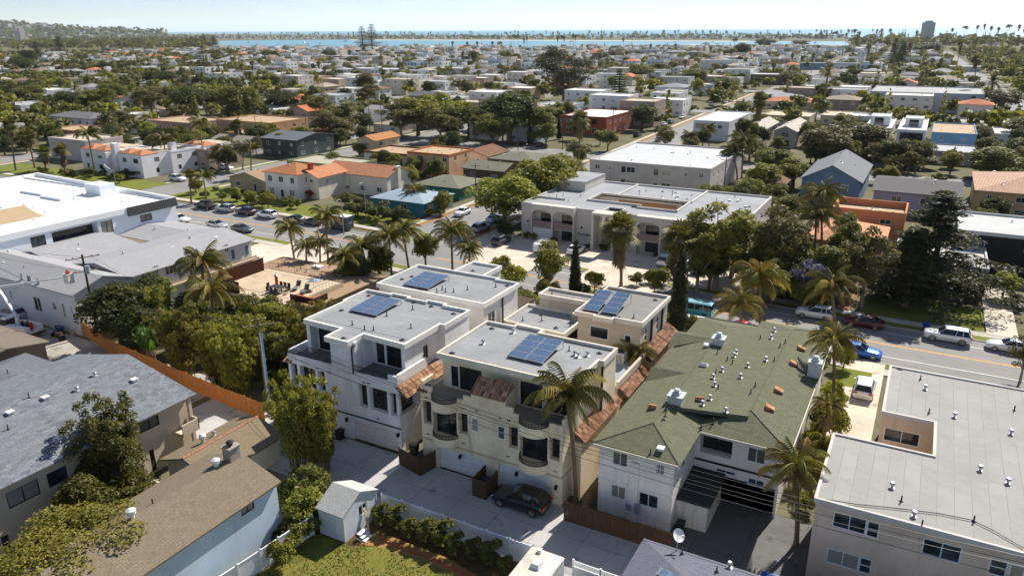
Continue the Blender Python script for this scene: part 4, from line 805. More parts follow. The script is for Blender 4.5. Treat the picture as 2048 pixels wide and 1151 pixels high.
def brown_garage():
 t = thing('garage', 'low garage with brown shingle roof and a row of orange ridge tiles', 'garage', (-49, 37, 0)); wm = stucco(lin(226, 214, 190)); b = (-51.4, 33.6, -46.2, 40.8)
 walls(t, b, 0, 2.5, wm, {'S': [(3.6, .9, 1.0, 1.0)]}); gable(t, b, 2.5, .85, 'y', shingle(lin(122, 108, 88), lin(138, 124, 102), 'y'), wm, .55, ohg=.4)
 me = MB(); n = 6
 for i in range(n): a, c = math.pi * i / n, math.pi * (i + 1) / n; me.quad((-.11 * math.cos(a), 0, .1 * math.sin(a)), (-.11 * math.cos(c), 0, .1 * math.sin(c)), (-.09 * math.cos(c), .42, .08 * math.sin(c)), (-.09 * math.cos(a), .42, .08 * math.sin(a)))
 me = me.mesh('ridge_tile', paint(lin(178, 118, 88), .85, .2))
 for i in range(20): put('ridge_tile', me, t, Vector((-48.8, 33.25 + i * .4, 3.48)) - t.location)
 vent(t, 'cap', -50.2, 37.5, 3.05)
 put('roof_turbine', MB().cyl((0, 0, 0), (0, 0, .35), .16, n=10).cyl((0, 0, .35), (0, 0, .65), .26, .3, n=12).cyl((0, 0, .65), (0, 0, .8), .3, .12, n=12).mesh('roof_turbine', paint(lin(225, 225, 222), .5)), t, Vector((-50.0, 36.2, 3.1)) - t.location)
brown_garage()
strip('patio', -53.8, 28, -46, 33.4, .03, concrete(lin(196, 188, 172), .5, 'paving'))
def blue_house():
 t = thing('house', 'pale blue stucco house with brown-grey gable roof, one barred window, bottom edge of frame', 'house', (-41.5, 24, 0)); LANDMARKS.append((-41, 26, 'the pale blue house'))
 wm = stucco(lin(206, 222, 234), .14); b = (-45.3, 14, -38.2, 33.1); walls(t, b, 0, 4.75, wm, {'E': pxwin(Zm(0, 660, 700, 1641), [(1125, 800, 1198, 862, 'slider', .75)], 'E', -38.2, 14)}, fm=DARK)
 gable(t, b, 4.75, 1.2, 'y', shingle(lin(116, 104, 86), lin(132, 120, 102), 'y', .2, .4), wm, .35, ohg=.2)
 zr = lambda x: 4.75 + 1.2 * (1 - abs(x + 41.75) / 3.55) + .12
 q = P(502, 905, 6.3); MB().box(-42.2, 32.0, 5.2, -41.4, 32.9, 7.0).box(-42.3, 31.9, 7.0, -41.3, 33.0, 7.1).obj('chimney', stucco(lin(160, 152, 140)), t); MB().cyl((-41.8, 32.45, 7.1), (-41.8, 32.45, 7.35), .18, n=8).cyl((-41.8, 32.45, 7.35), (-41.8, 32.45, 7.5), .34, .2, n=8).obj('chimney_cap', DARK, t)
 me = MB().cyl((0, 0, 0), (0, 0, .4), .17, n=10).cyl((0, 0, .4), (0, 0, .68), .3, .32, n=12).cyl((0, 0, .68), (0, 0, .8), .32, .12, n=12).mesh('roof_turbine', paint(lin(222, 222, 220), .5))
 for (a, c) in ((1015, 640), (620, 880)): q = P(*Zm(0, 660, 700, 1641)(a, c), 6.0); put('roof_turbine', me, t, Vector((q.x, q.y, zr(q.x) - .1)) - t.location)
 q = P(*Zm(0, 660, 700, 1641)(718, 822), 5.8); vent(t, 'pipe', q.x, q.y, zr(q.x) - .05)
 m = MB(); yy, zz = PX(480 * 1.0, 1015.0, -38.1)
 for k in range(9): m.box(-38.12, 25.6 + k * .2, 3.1, -38.1, 25.63 + k * .2, 3.95)
 ac_unit('beige air conditioner box standing by the pale blue house corner', -36.9, 30.6, 0, .9)
blue_house()
def board_panel_fence(name, label, pts, h, mat, bw=.3):
 a0 = Vector((*pts[0], 0)); t = thing(name, label, 'fence', a0)
 for (a, b) in zip(pts[:-1], pts[1:]):
  a, b = Vector((*a, 0)), Vector((*b, 0)); L = (b - a).length; ang = math.atan2(b.y - a.y, b.x - a.x); n = max(1, round(L / 1.8)); w_ = L / n
  pm = MB().box(.07, -.02, .08, w_ - .07, .02, h - .1).mesh('panel', mat); rm_ = MB().box(0, -.04, h - .1, w_, .04, h).mesh('top_rail', mat); po = MB().box(-.065, -.065, 0, .065, .065, h + .06).hull([(-.08, -.08, h + .06), (.08, -.08, h + .06), (.08, .08, h + .06), (-.08, .08, h + .06)], [(-.02, -.02, h + .14), (.02, -.02, h + .14), (.02, .02, h + .14), (-.02, .02, h + .14)]).mesh('post', mat)
  for i in range(n):
   p = a + (b - a) * (i / n) - a0; put('panel', pm, t, p, (0, 0, ang)); put('top_rail', rm_, t, p, (0, 0, ang)); put('post', po, t, p, (0, 0, ang))
  put('post', po, t, b - a0, (0, 0, ang))
 return t
VINYL = paint(lin(236, 238, 240), .4, .03)
board_panel_fence('vinyl_fence', 'white vinyl privacy fence with capped posts between the alley and the back garden', [(-33.3, 39.0), (-20.0, 39.0)], 1.75, VINYL)
def lattice_fence():
 t = thing('lattice_fence', 'white vinyl fence with square lattice top beside the camper', 'fence', (-16.9, 39.0, 0)); m = MB()
 for k in range(28):
  for j in range(3): pass
 MB().box(0, -.02, .05, 4.0, .02, 1.25).obj('panel', VINYL, t, local=True); MB().box(0, -.04, 1.25, 4.0, .04, 1.33).box(0, -.04, 1.7, 4.0, .04, 1.78).obj('rail', VINYL, t, local=True)
 for k in range(34): m.box(k * .12, -.012, 1.33, k * .12 + .03, .012, 1.7)
 for k in range(3): m.box(0, -.015, 1.4 + k * .11, 4.0, .015, 1.43 + k * .11)
 m.obj('lattice', VINYL, t, local=True)
 for k in range(3): MB().box(k * 2 - .06, -.06, 0, k * 2 + .06, .06, 1.9).obj('post', VINYL, t, local=True)
lattice_fence()
def shed():
 t = thing('garden_shed', 'white wooden garden shed with grey shingle roof at the lawn edge', 'shed', (-34.6, 36.5, 0)); LANDMARKS.append((-34.6, 36.5, 'the white garden shed')); wm = paint(lin(214, 220, 226), .7, .08); b = (-35.9, 34.7, -33.45, 38.5)
 walls(t, b, 0, 2.35, wm, {'E': [(2.15, 1.15, 1.0, .95, 'slider')]}); m = MB()
 for k in range(9): m.box(-33.46, 34.75 + k * .42, 0, -33.43, 34.77 + k * .42, 2.3)
 gable(t, b, 2.35, .95, 'x', shingle(lin(176, 176, 172), lin(196, 194, 188), 'x', .2, .3), wm, .18, th=.08, ohg=.12)
 MB().box(-35.5, 34.67, .05, -34.2, 34.7, 2.1).box(-34.88, 34.655, .05, -34.85, 34.67, 2.1).box(-34.75, 34.6, 1.0, -34.7, 34.67, 1.15).obj('door', paint(lin(206, 212, 220), .7), t)
 MB().box(-33.5, 34.66, 0, -33.42, 34.74, 2.35).box(-33.5, 38.44, 0, -33.42, 38.52, 2.35).obj('corner_trim', WHITE, t)
shed()
t = thing('timber_steps', 'little white wooden steps beside the garden shed', 'steps', (-33.0, 35.4, 0)); [MB().box(0, 0, .1 + k * .2, .35, .9, .14 + k * .2).obj('tread', WHITE, t, local=True).__setattr__('location', (k * -.0 + .5 - k * .22, 0, 0)) for k in range(3)]; MB().box(.0, .0, 0, .9, .06, .1).box(.0, .84, 0, .9, .9, .1).obj('stringer', WHITE, t, local=True)
t = tag(MB().hull([(-33.2, 36.9, 0), (-33.1, 36.9, 0), (-33.1, 37.1, 0), (-33.2, 37.1, 0)], [(-33.43, 36.85, 1.7), (-33.38, 36.85, 1.7), (-33.38, 37.05, 1.7), (-33.43, 37.05, 1.7)]).obj('leaning_plank', wood(lin(220, 205, 180))), 'pale plank leaning against the garden shed wall', 'plank')
sheet('lawn', [(-34.6, 22), (-16.5, 22), (-16.5, 33.5), (-20.5, 35.2), (-26, 35.9), (-30.4, 35.8), (-32.8, 34.6), (-37.6, 34.4), (-38.0, 27)], .045, ground_mat('garden_lawn', (lin(92, 108, 42), lin(112, 118, 52), lin(140, 116, 66)), .45, 12.0, .4, .05))
sheet('soil_patch', [(-32.6, 35.0), (-30.6, 35.6), (-27.5, 35.9), (-23.5, 35.6), (-22.5, 36.3), (-26, 36.9), (-31, 36.9), (-32.9, 36.2)], .05, DIRT)
t = thing('garden_edging', 'row of orange bricks and planks edging the planting bed', 'edging', (-31.5, 36.2, 0)); bm_ = MB().box(0, 0, 0, .42, .16, .12).mesh('brick', paint(lin(178, 98, 64), .9, .25))
for k in range(26): put('brick', bm_, t, (k * .45, .0 - .02 * math.sin(k) - k * .012, .04), (0, 0, rg.uniform(-.1, .1)))
def slate_house():
 t = thing('house', 'slate-grey hip-roofed house cut by the bottom edge, satellite dish on its corner', 'house', (-4, 34, 0)); LANDMARKS.append((-4, 36, 'the slate-grey hip roof')); b = (-12.4, 22, 6.5, 41.4); walls(t, b, 0, 2.95, stucco(lin(190, 186, 180)))
 hip(t, b, 2.95, 3.0, shingle(lin(92, 94, 106), lin(112, 114, 126), 'x', .2, .4), .6); cv = Zm(1180, 860, 1700, 2048)
 for (a, c, k) in ((725, 965, 'pipe'), (1100, 1060, 'cap'), (995, 1140, 'pipe')): q = P(*cv(a, c), 3.3); vent(t, k, q.x, q.y, 3.05 + 3.0 * min(1, (42.0 - q.y) / 9.9))
slate_house()
solar_array('single solar panel low on the slate-grey hip roof', -10.7, 37.6, 1, 1, 3.95, -17, group=None)
def dish():
 q = P(1335, 1075, 3.4); t = thing('satellite_dish', 'white satellite dish on a pole at the slate roof corner', 'satellite dish', (-10.6, 41.7, 3.0)); m = MB(); c = Vector((0, 0, 1.3)); ax = Vector((.55, -.3, .5)).normalized(); a = ax.orthogonal().normalized(); b = ax.cross(a); rings = []
 for i in range(5):
  r_ = .1 * i * 1.15; rings.append([c + ax * (r_ * r_ * .5) + (a * math.cos(k * .5236) + b * math.sin(k * .5236)) * max(r_, .01) for k in range(12)])
 for i in range(4): m.hull(rings[i], rings[i + 1], cap=False)
 m.obj('reflector', WHITE, t, local=True); MB().cyl((0, 0, -.2), (0, 0, 1.3), .035, n=6).obj('mast', METAL, t, local=True); MB().cyl(c, c + ax * .75 + Vector((0, 0, -.1)), .02, n=5).box(.35, -.3, 1.45, .47, -.18, 1.6).obj('feed_arm', WHITE, t, local=True)
dish()
# ---------------------------------------------------------------- left middle ground
GR = lin(222, 220, 216)
def grey_court():
 t = thing('apartment_building', 'pale grey court apartments with light gable roofs in a U round a yard', 'building', (-100, 60, 0)); LANDMARKS.append((-100, 60, 'the court apartments')); wm = stucco(GR, .08)
 rx, ry = shingle(lin(150, 150, 152), lin(166, 166, 168), 'x', .2, .4), shingle(lin(150, 150, 152), lin(166, 166, 168), 'y', .2, .4)
 b1 = (-122, 50.0, -89.2, 57.6); cv = Zm(0, 480, 400, 2046)
 S = pxwin(cv, [(205, 355, 240, 415), (270, 375, 325, 440), (370, 410, 410, 465), (530, 640, 580, 710), (625, 660, 680, 780, 'door', 2.0), (90, 520, 130, 590), (340, 610, 430, 700, 'door', 2.0), (715, 690, 750, 740)], 'S', 50.0, b1[0])
 walls(t, b1, 0, 5.6, wm, {'S': S}); gable(t, b1, 5.6, 1.2, 'x', rx, wm, .5)
 b2 = (-101.6, 57.62, -89.3, 78.2); c2 = Zm(330, 400, 730, 2046)
 E_ = pxwin(Zm(0, 330, 700, 2045), [(1215, 500, 1290, 550, 'slider3'), (1310, 475, 1338, 496), (960, 585, 1040, 635, 'slider3'), (897, 600, 930, 622), (1325, 575, 1352, 598)], 'E', -89.3, b2[1])
 walls(t, b2, 0, 5.6, wm, {'E': E_}, name='long_wing_wall'); gable(t, b2, 5.6, 1.0, 'y', ry, wm, .55)
 MB().box(-89.29, 57.7, 2.55, -88.6, 79, 2.75).box(-89.29, 57.7, 2.75, -89.2, 79, 2.95).obj('skirt_roof', shingle(lin(170, 150, 126), lin(186, 168, 142), 'y'), t); sh = paint(lin(92, 116, 132), .7)
 for (yy) in (76.0, 66.5):
  for s in (-1.35, 1.35): MB().box(-89.29, yy + s - .25, 3.5, -89.22, yy + s + .25, 4.9).obj('shutter', sh, t)
 b3 = (-117, 57.62, -103.8, 69.0); walls(t, b3, 0, 5.2, wm, {'E': [(3, 1, 2.4, 2.0, 'door', DARK), (8, 3.3, 1.4, 1.1)]}, name='short_wing_wall'); gable(t, b3, 5.2, .9, 'y', ry, wm, .5)
 b4 = (-117.5, 73.5, -99.5, 83.4); walls(t, b4, 0, 4.4, stucco(lin(226, 214, 190), .08), {'S': [(5, 2.2, 1.6, 1.2), (12, 2.2, 2.0, 1.2)]}, name='street_wing_wall'); gable(t, b4, 4.4, .7, 'x', rx, wm, .5); strip('court_paving', -103.7, 57.7, -101.7, 73, .04, concrete(lin(190, 186, 178)))
 for (x, y, k, z) in ((-96.5, 62, 'cap', 6.65), (-94, 68, 'box', 6.35), (-95, 72, 'cap', 6.6), (-93, 75, 'box', 6.25), (-112, 55, 'cap', 6.5), (-108, 52.3, 'box', 6.3), (-103, 52, 'pipe', 6.2), (-108.5, 63, 'pipe', 5.95), (-107, 62, 'box', 5.7), (-110, 77, 'cap', 5.1), (-104, 78.6, 'pipe', 5.1)): vent(t, k, x, y, z - .1)
grey_court()
def white_flat():
 t = thing('apartment_building', 'large white apartment block with glaring white flat roof and dark balconies, left edge', 'building', (-135, 70, 0)); LANDMARKS.append((-130, 72, 'the glaring white block')); wm = stucco(lin(226, 232, 238), .06); b = (-160, 40, -114.2, 84.6)
 E_ = [(5, 5.6, 2.2, 1.2), (12, 5.6, 2.0, 1.2), (20.5, 5.0, 2.2, 2.3, 'slider'), (38.6, 5.6, 2.2, 1.2), (5, 2.4, 2.2, 1.2), (12, 2.4, 1.6, 1.2), (20.5, 1.8, 2.2, 2.0), (31.5, 5.2, 2.0, 2.0)]
 walls(t, b, 0, 8.2, wm, {'E': E_}, {'E': [(22.6, 30.0, 4.6, 7.4, 1.6, True), (22.6, 30, 1.4, 4.0, 1.6, True)]}, fm=DARK)
 flat(t, [(-160, 40), (-114, 40), (-114, 84.7), (-160, 87.5)], 8.6, rollroof(lin(246, 244, 238), 'y', 1.2, .08), stucco(lin(240, 240, 238), .05), par=.7, d=.3)
 MB().box(-114.15, 62.7, 4.5, -113.3, 70.0, 4.65).box(-113.4, 62.7, 4.65, -113.3, 70.0, 5.6).box(-114.1, 62.7, 4.65, -113.3, 62.8, 5.6).obj('balcony', wood(lin(70, 60, 54), along='y'), t)
 m = MB()
 for k in range(22): y = 75.2 + k * .43; m.hull([(-113.96, y, 7.2), (-113.96, y + .36, 7.2), (-113.5, y + .36, 7.2), (-113.5, y, 7.2)], [(-114.0, y, 8.62), (-114.0, y + .36, 8.62), (-113.9, y + .36, 8.62), (-113.9, y, 8.62)])
 m.obj('metal_mansard', DARK, t)
 q = P(200, 375, 9); MB().box(q.x - 2.2, q.y - 1.5, 7.92, q.x + 2.2, q.y + 1.5, 9.8).obj('stair_bulkhead', wm, t); MB().box(-146, 76, 7.92, -139, 80, 8.3).box(-138, 75, 7.92, -132, 78, 8.35).obj('skylight_kerb', wm, t)
 q = P(30, 432, 8.4); MB().hull([(q.x - 4, q.y - 3.5, 7.92), (q.x + 2, q.y - 3.5, 7.92), (q.x + 2, q.y + 3.5, 7.92), (q.x - 4, q.y + 3.5, 7.92)], [(q.x - 3.2, q.y - 3.3, 9.2), (q.x + .4, q.y - 3.3, 8.2), (q.x + .4, q.y + 3.3, 8.2), (q.x - 3.2, q.y + 3.3, 9.2)]).obj('courtyard_canopy', paint(lin(176, 152, 120), .8), t)
 roof_bits(t, random.Random(3), -150, 45, -117, 80, 7.9, 26)
white_flat()
def deck_house():
 t = thing('house', 'low brown-roofed house with a roof terrace of garden furniture', 'house', (-72, 70, 0)); LANDMARKS.append((-72, 68, 'the brown roof terrace')); b = (-84.5, 62.8, -65.2, 80); walls(t, b, 0, 2.9, stucco(lin(178, 146, 118), .15), {'S': [(6.4, .3, 1.0, 2.0, 'plain'), (13, 1, 1.6, 1.1)]})
 sx = shingle(lin(150, 124, 100), lin(168, 142, 116), 'x', .2, .4); hip(t, b, 2.9, .75, sx, .5); b2 = (-80.4, 63.0, -66.6, 73.2)
 MB().prism(rect(*b2), 3.0, 3.72).obj('terrace_deck', concrete(lin(206, 186, 158), .8, 'terrace_paving'), t)
 scr = wood(lin(74, 40, 26)); MB().box(-80.4, 63.3, 3.72, -80.28, 72.2, 5.6).box(-80.28, 63.3, 3.72, -75.5, 63.42, 5.3).obj('screen_wall', scr, t); rail(t, [(-80.2, 73.1), (-66.7, 73.1), (-66.7, 63.1), (-75.4, 63.1)], 3.72, 4.7, mat=DARK, step=.6)
 cv = Zm(330, 400, 730, 2046)
 for (a, c) in ((1010, 738), (1565, 690)): q = P(*cv(a, c), 3.3); MB().box(q.x - .8, q.y - .5, 3.0, q.x + .8, q.y + .5, 3.6).obj('skylight', WHITE, t)
 roof_bits(t, random.Random(8), -82, 74.5, -68, 78, 3.45, 5)
 # furniture on the terrace
 rt = lambda n, l, c, x, y, rz=0: thing(n, l, c, (x, y, 3.73), rz)
 q = P(*cv(1160, 900), 4.2); tb = rt('dining_table', 'dark dining table on the brown roof terrace', 'table', q.x, q.y); MB().box(-1.1, -.55, .68, 1.1, .55, .74).obj('tabletop', DARK, tb, local=True)
 for sx_ in (-1, 1):
  for sy in (-1, 1): MB().box(sx_ * .95 - .04, sy * .42 - .04, 0, sx_ * .95 + .04, sy * .42 + .04, .68).obj('leg', DARK, tb, local=True)
 for i, (dx, dy, rz) in enumerate(((-.7, -.95, 0), (0, -.95, 0), (.7, -.95, 0), (-.7, .95, math.pi), (.0, .95, math.pi), (.7, .95, math.pi), (-1.6, 0, -1.57), (1.6, 0, 1.57))):
  ch = rt('garden_chair', 'dark garden chair at the roof terrace table, ' + ('camera side, left', 'camera side, middle', 'camera side, right', 'far side, left', 'far side, middle', 'far side, right', 'left end', 'right end')[i], 'chair', q.x + dx, q.y + dy, rz); ch['group'] = 'chairs round the terrace table'; MB().box(-.25, -.25, .4, .25, .25, .45).obj('seat', DARK, ch, local=True); MB().box(-.25, -.28, .45, .25, -.23, .95).obj('backrest', DARK, ch, local=True)
  for sx_ in (-.22, .22):
   for sy in (-.22, .22): MB().box(sx_ - .02, sy - .02, 0, sx_ + .02, sy + .02, .4).obj('leg', DARK, ch, local=True)
 for nm, (a, c), l in (('a', (1350, 895), 'grey sun lounger on the roof terrace nearer the dining table'), ('b', (1435, 930), 'grey sun lounger on the roof terrace nearer the orange sofa')):
  q = P(*cv(a, c), 3.9); lo = rt('sun_lounger', l, 'lounger', q.x, q.y, .3); MB().box(-.32, -1.0, .3, .32, .3, .36).obj('seat', paint(lin(110, 112, 112), .8), lo, local=True); MB().hull([(-.32, .3, .3), (.32, .3, .3), (.32, .36, .3), (-.32, .36, .3)], [(-.32, .75, .95), (.32, .75, .95), (.32, .8, .9), (-.32, .8, .9)]).obj('backrest', paint(lin(110, 112, 112), .8), lo, local=True)
  for sx_ in (-.28, .28):
   for sy in (-.9, .2): MB().box(sx_ - .02, sy - .02, 0, sx_ + .02, sy + .02, .3).obj('leg', DARK, lo, local=True)
 q = P(*cv(1430, 1010), 4.0); so = rt('corner_sofa', 'dark rattan corner sofa with orange cushions on the roof terrace', 'sofa', q.x, q.y); br = paint(lin(72, 40, 30), .8); MB().box(-1.9, -.45, 0, 1.9, .45, .35).box(-1.9, -.62, 0, 1.9, -.45, .8).box(1.9, -.62, 0, 2.1, 1.9, .8).box(1.05, .45, 0, 1.9, 1.9, .35).obj('frame', br, so, local=True)
 for k in range(3): MB().box(-1.85 + k * .95, -.42, .36, -.95 + k * .95, .42, .5).obj('cushion', paint(lin(206, 92, 42), .9), so, local=True)
 MB().box(1.1, .5, .36, 1.85, 1.8, .5).obj('cushion', paint(lin(206, 92, 42), .9), so, local=True)
 q = P(*cv(1520, 865), 4.3); um = rt('folded_parasol', 'folded grey blue parasol lying tilted on the roof terrace edge', 'parasol', q.x, q.y); MB().cyl((0, 0, 0), (0, 0, 1.4), .03, n=6).obj('pole', METAL, um, local=True); m = MB()
 for k in range(8): a_, b_ = k * .785, (k + 1) * .785; m.add([(0, 0, 1.5), (1.1 * math.cos(a_), .8 * math.sin(a_), 1.1 + .2 * math.cos(a_)), (1.1 * math.cos(b_), .8 * math.sin(b_), 1.1 + .2 * math.cos(b_))], [(0, 1, 2)])
 m.obj('canopy', paint(lin(150, 165, 178), .8), um, local=True)
 q = P(*cv(1138, 800), 4.6); he = rt('red_cylinder_heater', 'tall red patio heater beside the dark screen on the roof terrace', 'heater', q.x, q.y); MB().cyl((0, 0, 0), (0, 0, 1.3), .2, n=10).obj('body', paint(lin(176, 30, 28), .4), he, local=True); MB().cyl((0, 0, 1.3), (0, 0, 1.45), .32, .1, n=10).obj('cap', METAL, he, local=True)
deck_house()
wood_fence('board_fence', 'long orange-stained board fence running along the alley below the bamboo', [(-92.4, 51.0), (-82.6, 48.6)], 1.9, lin(216, 146, 80), .2)
wood_fence('board_fence', 'orange-brown board fence from the gap by the banana plants down to the bamboo corner', [(-82.2, 48.4), (-67.5, 46.6), (-52.6, 45.2)], 1.9, lin(208, 138, 76), .2)
board_panel_fence('wood_wall', 'pale grey board wall beside the paved alley near the worker', [(-76.5, 43.2), (-66.0, 42.4)], 1.7, paint(lin(204, 196, 184), .8, .1))
board_panel_fence('white_fence', 'white picket wall below the pale blue house side', [(-37.2, 24), (-36.6, 29.6), (-36.2, 34.3)], 1.75, VINYL)
board_panel_fence('white_fence', 'white fence along the court apartments driveway', [(-88.0, 66), (-87.2, 79.8)], 1.5, VINYL)
# ---------------------------------------------------------------- the two-storey flat block with arched balconies
def arch_bay(t, xa, xb, y, d, zt, wm, arches):
 'porch of arched openings standing proud of the wall'
 m = MB(); n = 10; W = (xb - xa) / arches; pw = .14
 for k in range(arches):
  a, b = xa + k * W, xa + (k + 1) * W; cx = (a + b) / 2; r = (b - a) / 2 - pw; zs = zt - 1.9; m.box(a, y - .25, 0, a + pw, y, zt); m.box(b - pw, y - .25, 0, b, y, zt)
  for i in range(n):
   t0, t1 = math.pi * i / n, math.pi * (i + 1) / n; p0, p1 = (cx - r * math.cos(t0), zs + 1.0 * math.sin(t0)), (cx - r * math.cos(t1), zs + 1.0 * math.sin(t1))
   m.hull([(p0[0], y - .25, p0[1]), (p1[0], y - .25, p1[1]), (p1[0], y, p1[1]), (p0[0], y, p0[1])], [(p0[0], y - .25, zt), (p1[0], y - .25, zt), (p1[0], y, zt), (p0[0], y, zt)])
 m.box(xa, y, zt - .5, xb, y + d, zt); m.box(xa, y, 0, xa + .12, y + d, zt - .5); m.box(xb - .12, y, 0, xb, y + d, zt - .5); return m.obj('arcade', wm, t)
def pacific():
 t = thing('apartment_building', 'pale two-storey apartment block with arched balconies and blue script lettering on its front', 'building', (-42, 128, 0)); LANDMARKS.append((-45, 120, 'the script-lettered block')); wm = stucco(lin(216, 208, 196), .1); Y0 = 117.6
 rf = rollroof(lin(158, 160, 164), 'x', 1.5, .3); cpm = stucco(lin(206, 202, 194), .08)
 out = [(-63, Y0), (-47.3, Y0), (-47.3, 121), (-44.5, 121), (-44.5, Y0), (-24, Y0), (-24, 143), (-63, 143)]
 poly_walls(t, out, 0, 6.3, wm)
 inn = [(-53.4, 125.3), (-43, 125.3), (-43, 123.5), (-36, 123.5), (-36, 128.5), (-38, 131.5), (-51, 131.5), (-53.4, 131.5)]
 for (a, b, c, d) in ((-63, Y0, -47.3, 123.4), (-63, 123.4, -53.4, 143), (-53.4, 131.5, -24, 143), (-36, Y0, -24, 131.5), (-47.3, 121, -44.5, 125.3), (-53.4, 123.4, -47.3, 125.3), (-44.5, Y0, -36, 123.5)):
  MB().prism(rect(a, b, c, d), 6.0, 6.25).obj('roof', rf, t)
 m = MB(); ring(m, [(-63.05, Y0 - .05), (-47.25, Y0 - .05), (-47.25, 121), (-44.55, 121), (-44.55, Y0 - .05), (-23.95, Y0 - .05), (-23.95, 143.05), (-63.05, 143.05)], .3, 6.0, 6.55)
 for (a, b, c, d) in ((-53.4, 125.2, -53.1, 131.5), (-53.4, 125.0, -43, 125.3), (-43.2, 123.4, -36, 123.6), (-36.2, 123.4, -35.9, 131.5), (-53.4, 131.4, -36, 131.7), (-50, 131.7, -49.7, 143), (-36, 131.7, -35.7, 143), (-63, 123.4, -57, 123.6)): m.box(a, b, 6.25, c, d, 6.6)
 m.obj('parapet', cpm, t)
 poly_walls(t, inn[::-1], 0, 6.2, stucco(lin(210, 200, 184), .1), 'court_wall'); MB().box(-49.5, 131.35, 4.9, -38.5, 131.45, 5.6).obj('court_panel', paint(lin(160, 122, 88), .8), t); strip('court_floor', -53, 123.7, -36.2, 131.3, .1, concrete(lin(190, 184, 172)))
 for x in (-48, -45, -40): add_window(t, (-53.4, 131.4, -36, 140), 'S', x + 53.4, 3.4, 1.6, 1.2, 'slider', WHITE, .0)
 MB().box(-62.9, 132.5, 6.25, -57, 142.6, 8.0).obj('roof_bulkhead', wm, t); MB().box(-63, 132.4, 8.0, -56.9, 142.7, 8.1).obj('bulkhead_roof', rf, t)
 pan = paint(lin(150, 128, 122), .8)
 for (xa, xb) in ((-60.3, -52.0), (-40.6, -32.2)):
  arch_bay(t, xa, xb, Y0 - 1.2, 1.18, 6.75, wm, 2); MB().box(xa + .15, Y0 - 1.15, 2.55, xb - .15, Y0 - 1.05, 3.75).obj('balcony_front', pan, t); MB().box(xa + .15, Y0 - 1.15, 2.45, xb - .15, Y0 - .01, 2.55).obj('balcony_floor', wm, t); W = (xb - xa) / 2
  bb = (xa, Y0, xb, Y0 + 1)
  for k in range(2):
   add_window(t, bb, 'S', W * (k + .5) + .3, 3.0, 2.2, 2.0, 'door', DARK, -.04); add_window(t, bb, 'S', W * (k + .5) + .3, .4, 2.2, 1.9, 'door', DARK, -.04)
 MB().box(-60.1, Y0 - 1.1, .2, -56.2, Y0 - 1.0, 2.4).obj('shutter_door', paint(lin(222, 222, 216), .7), t)
 MB().box(-48.2, Y0 - 2.6, 0, -47.8, Y0 - .02, 6.3).box(-48.2, Y0 - 2.6, 6.3, -44.2, Y0 - .02, 6.7).box(-44.5, Y0 - 2.6, 0, -44.1, Y0 - .02, 6.3).obj('entrance_porch', wm, t)
 roof_bits(t, random.Random(4), -61, 120, -55, 130, 6.25, 5); roof_bits(t, random.Random(6), -50, 133, -26, 141, 6.25, 22); roof_bits(t, random.Random(7), -34, 120, -26, 130, 6.25, 6)
 for (x) in (-61.6, -51.0): wall_lamp(t, (-63, Y0, -24, 143), 'S', x + 63, 3.1)
 fc = bpy.data.curves.new('lettering', 'FONT'); fc.body = 'The Pacific Lamont'; fc.size = .95; fc.extrude = .03; fc.shear = .35; fc.space_character = .86
 tx = bpy.data.objects.new('tmp_text', fc); C.objects.link(tx); dg = bpy.context.evaluated_depsgraph_get(); me = bpy.data.meshes.new_from_object(tx.evaluated_get(dg)); bpy.data.objects.remove(tx)
 me.materials.clear(); me.materials.append(paint(lin(36, 84, 108), .5)); xs = [v.co.x for v in me.vertices]; k = 4.0 / (max(xs) - min(xs))
 put('lettering', me, t, Vector((-51.9, Y0 - .05, 1.75)) - t.location, (R(90), 0, 0), (k, k * 1.05, 1))
pacific()
# ---------------------------------------------------------------- houses across the streets
SHG = lambda k, ax='x': shingle(lin(*[int(v * .9) for v in k]), lin(*k), ax, .22, .45)
TERRA = lin(190, 128, 90); TERRAP = lin(206, 150, 112)
FL_G = rollroof(lin(168, 168, 166), 'x', 1.5, .25); FL_W = rollroof(lin(228, 226, 220), 'x', 1.5, .12); FL_T = rollroof(lin(186, 158, 126), 'x', 1.5, .3); FL_B = rollroof(lin(196, 184, 160), 'x', 1.5, .2)
house('apartment_building', 'grey two-storey apartments with pale flat roof behind the block with script lettering', -70.6, 166.5, -41.5, 199, 6.6, 'flat', lin(206, 198, 190), rollroof(lin(196, 198, 200), 'y', 1.5, .2), 11, cat='building', bits=14, landmark='the grey apartments',
  wins={'S': [(2, 4.3, 1.3, 1.2), (5.2, 4.3, .8, 1.0), (8.6, 4.1, 1.0, 1.4, 'plain', DARK), (10.4, 4.1, 2.2, 1.4), (16.5, 4.1, 1.0, 1.4, 'plain', DARK), (19, 4.1, 2.2, 1.4), (23.5, 4.3, .8, 1.0), (27, 4.3, 1.2, 1.2), (2, 1.2, 1.3, 1.2), (5.2, 1.2, .8, 1.0), (8.6, 1.0, 1.0, 1.4, 'plain', DARK), (10.4, 1.0, 2.2, 1.4), (16.5, 1.0, 1.0, 1.4), (19, 1.0, 2.2, 1.4), (24, 1.2, .8, 1.0)], 'E': [(3 + 4 * k, z, 1.0, 1.2) for k in range(8) for z in (1.2, 4.2)]})
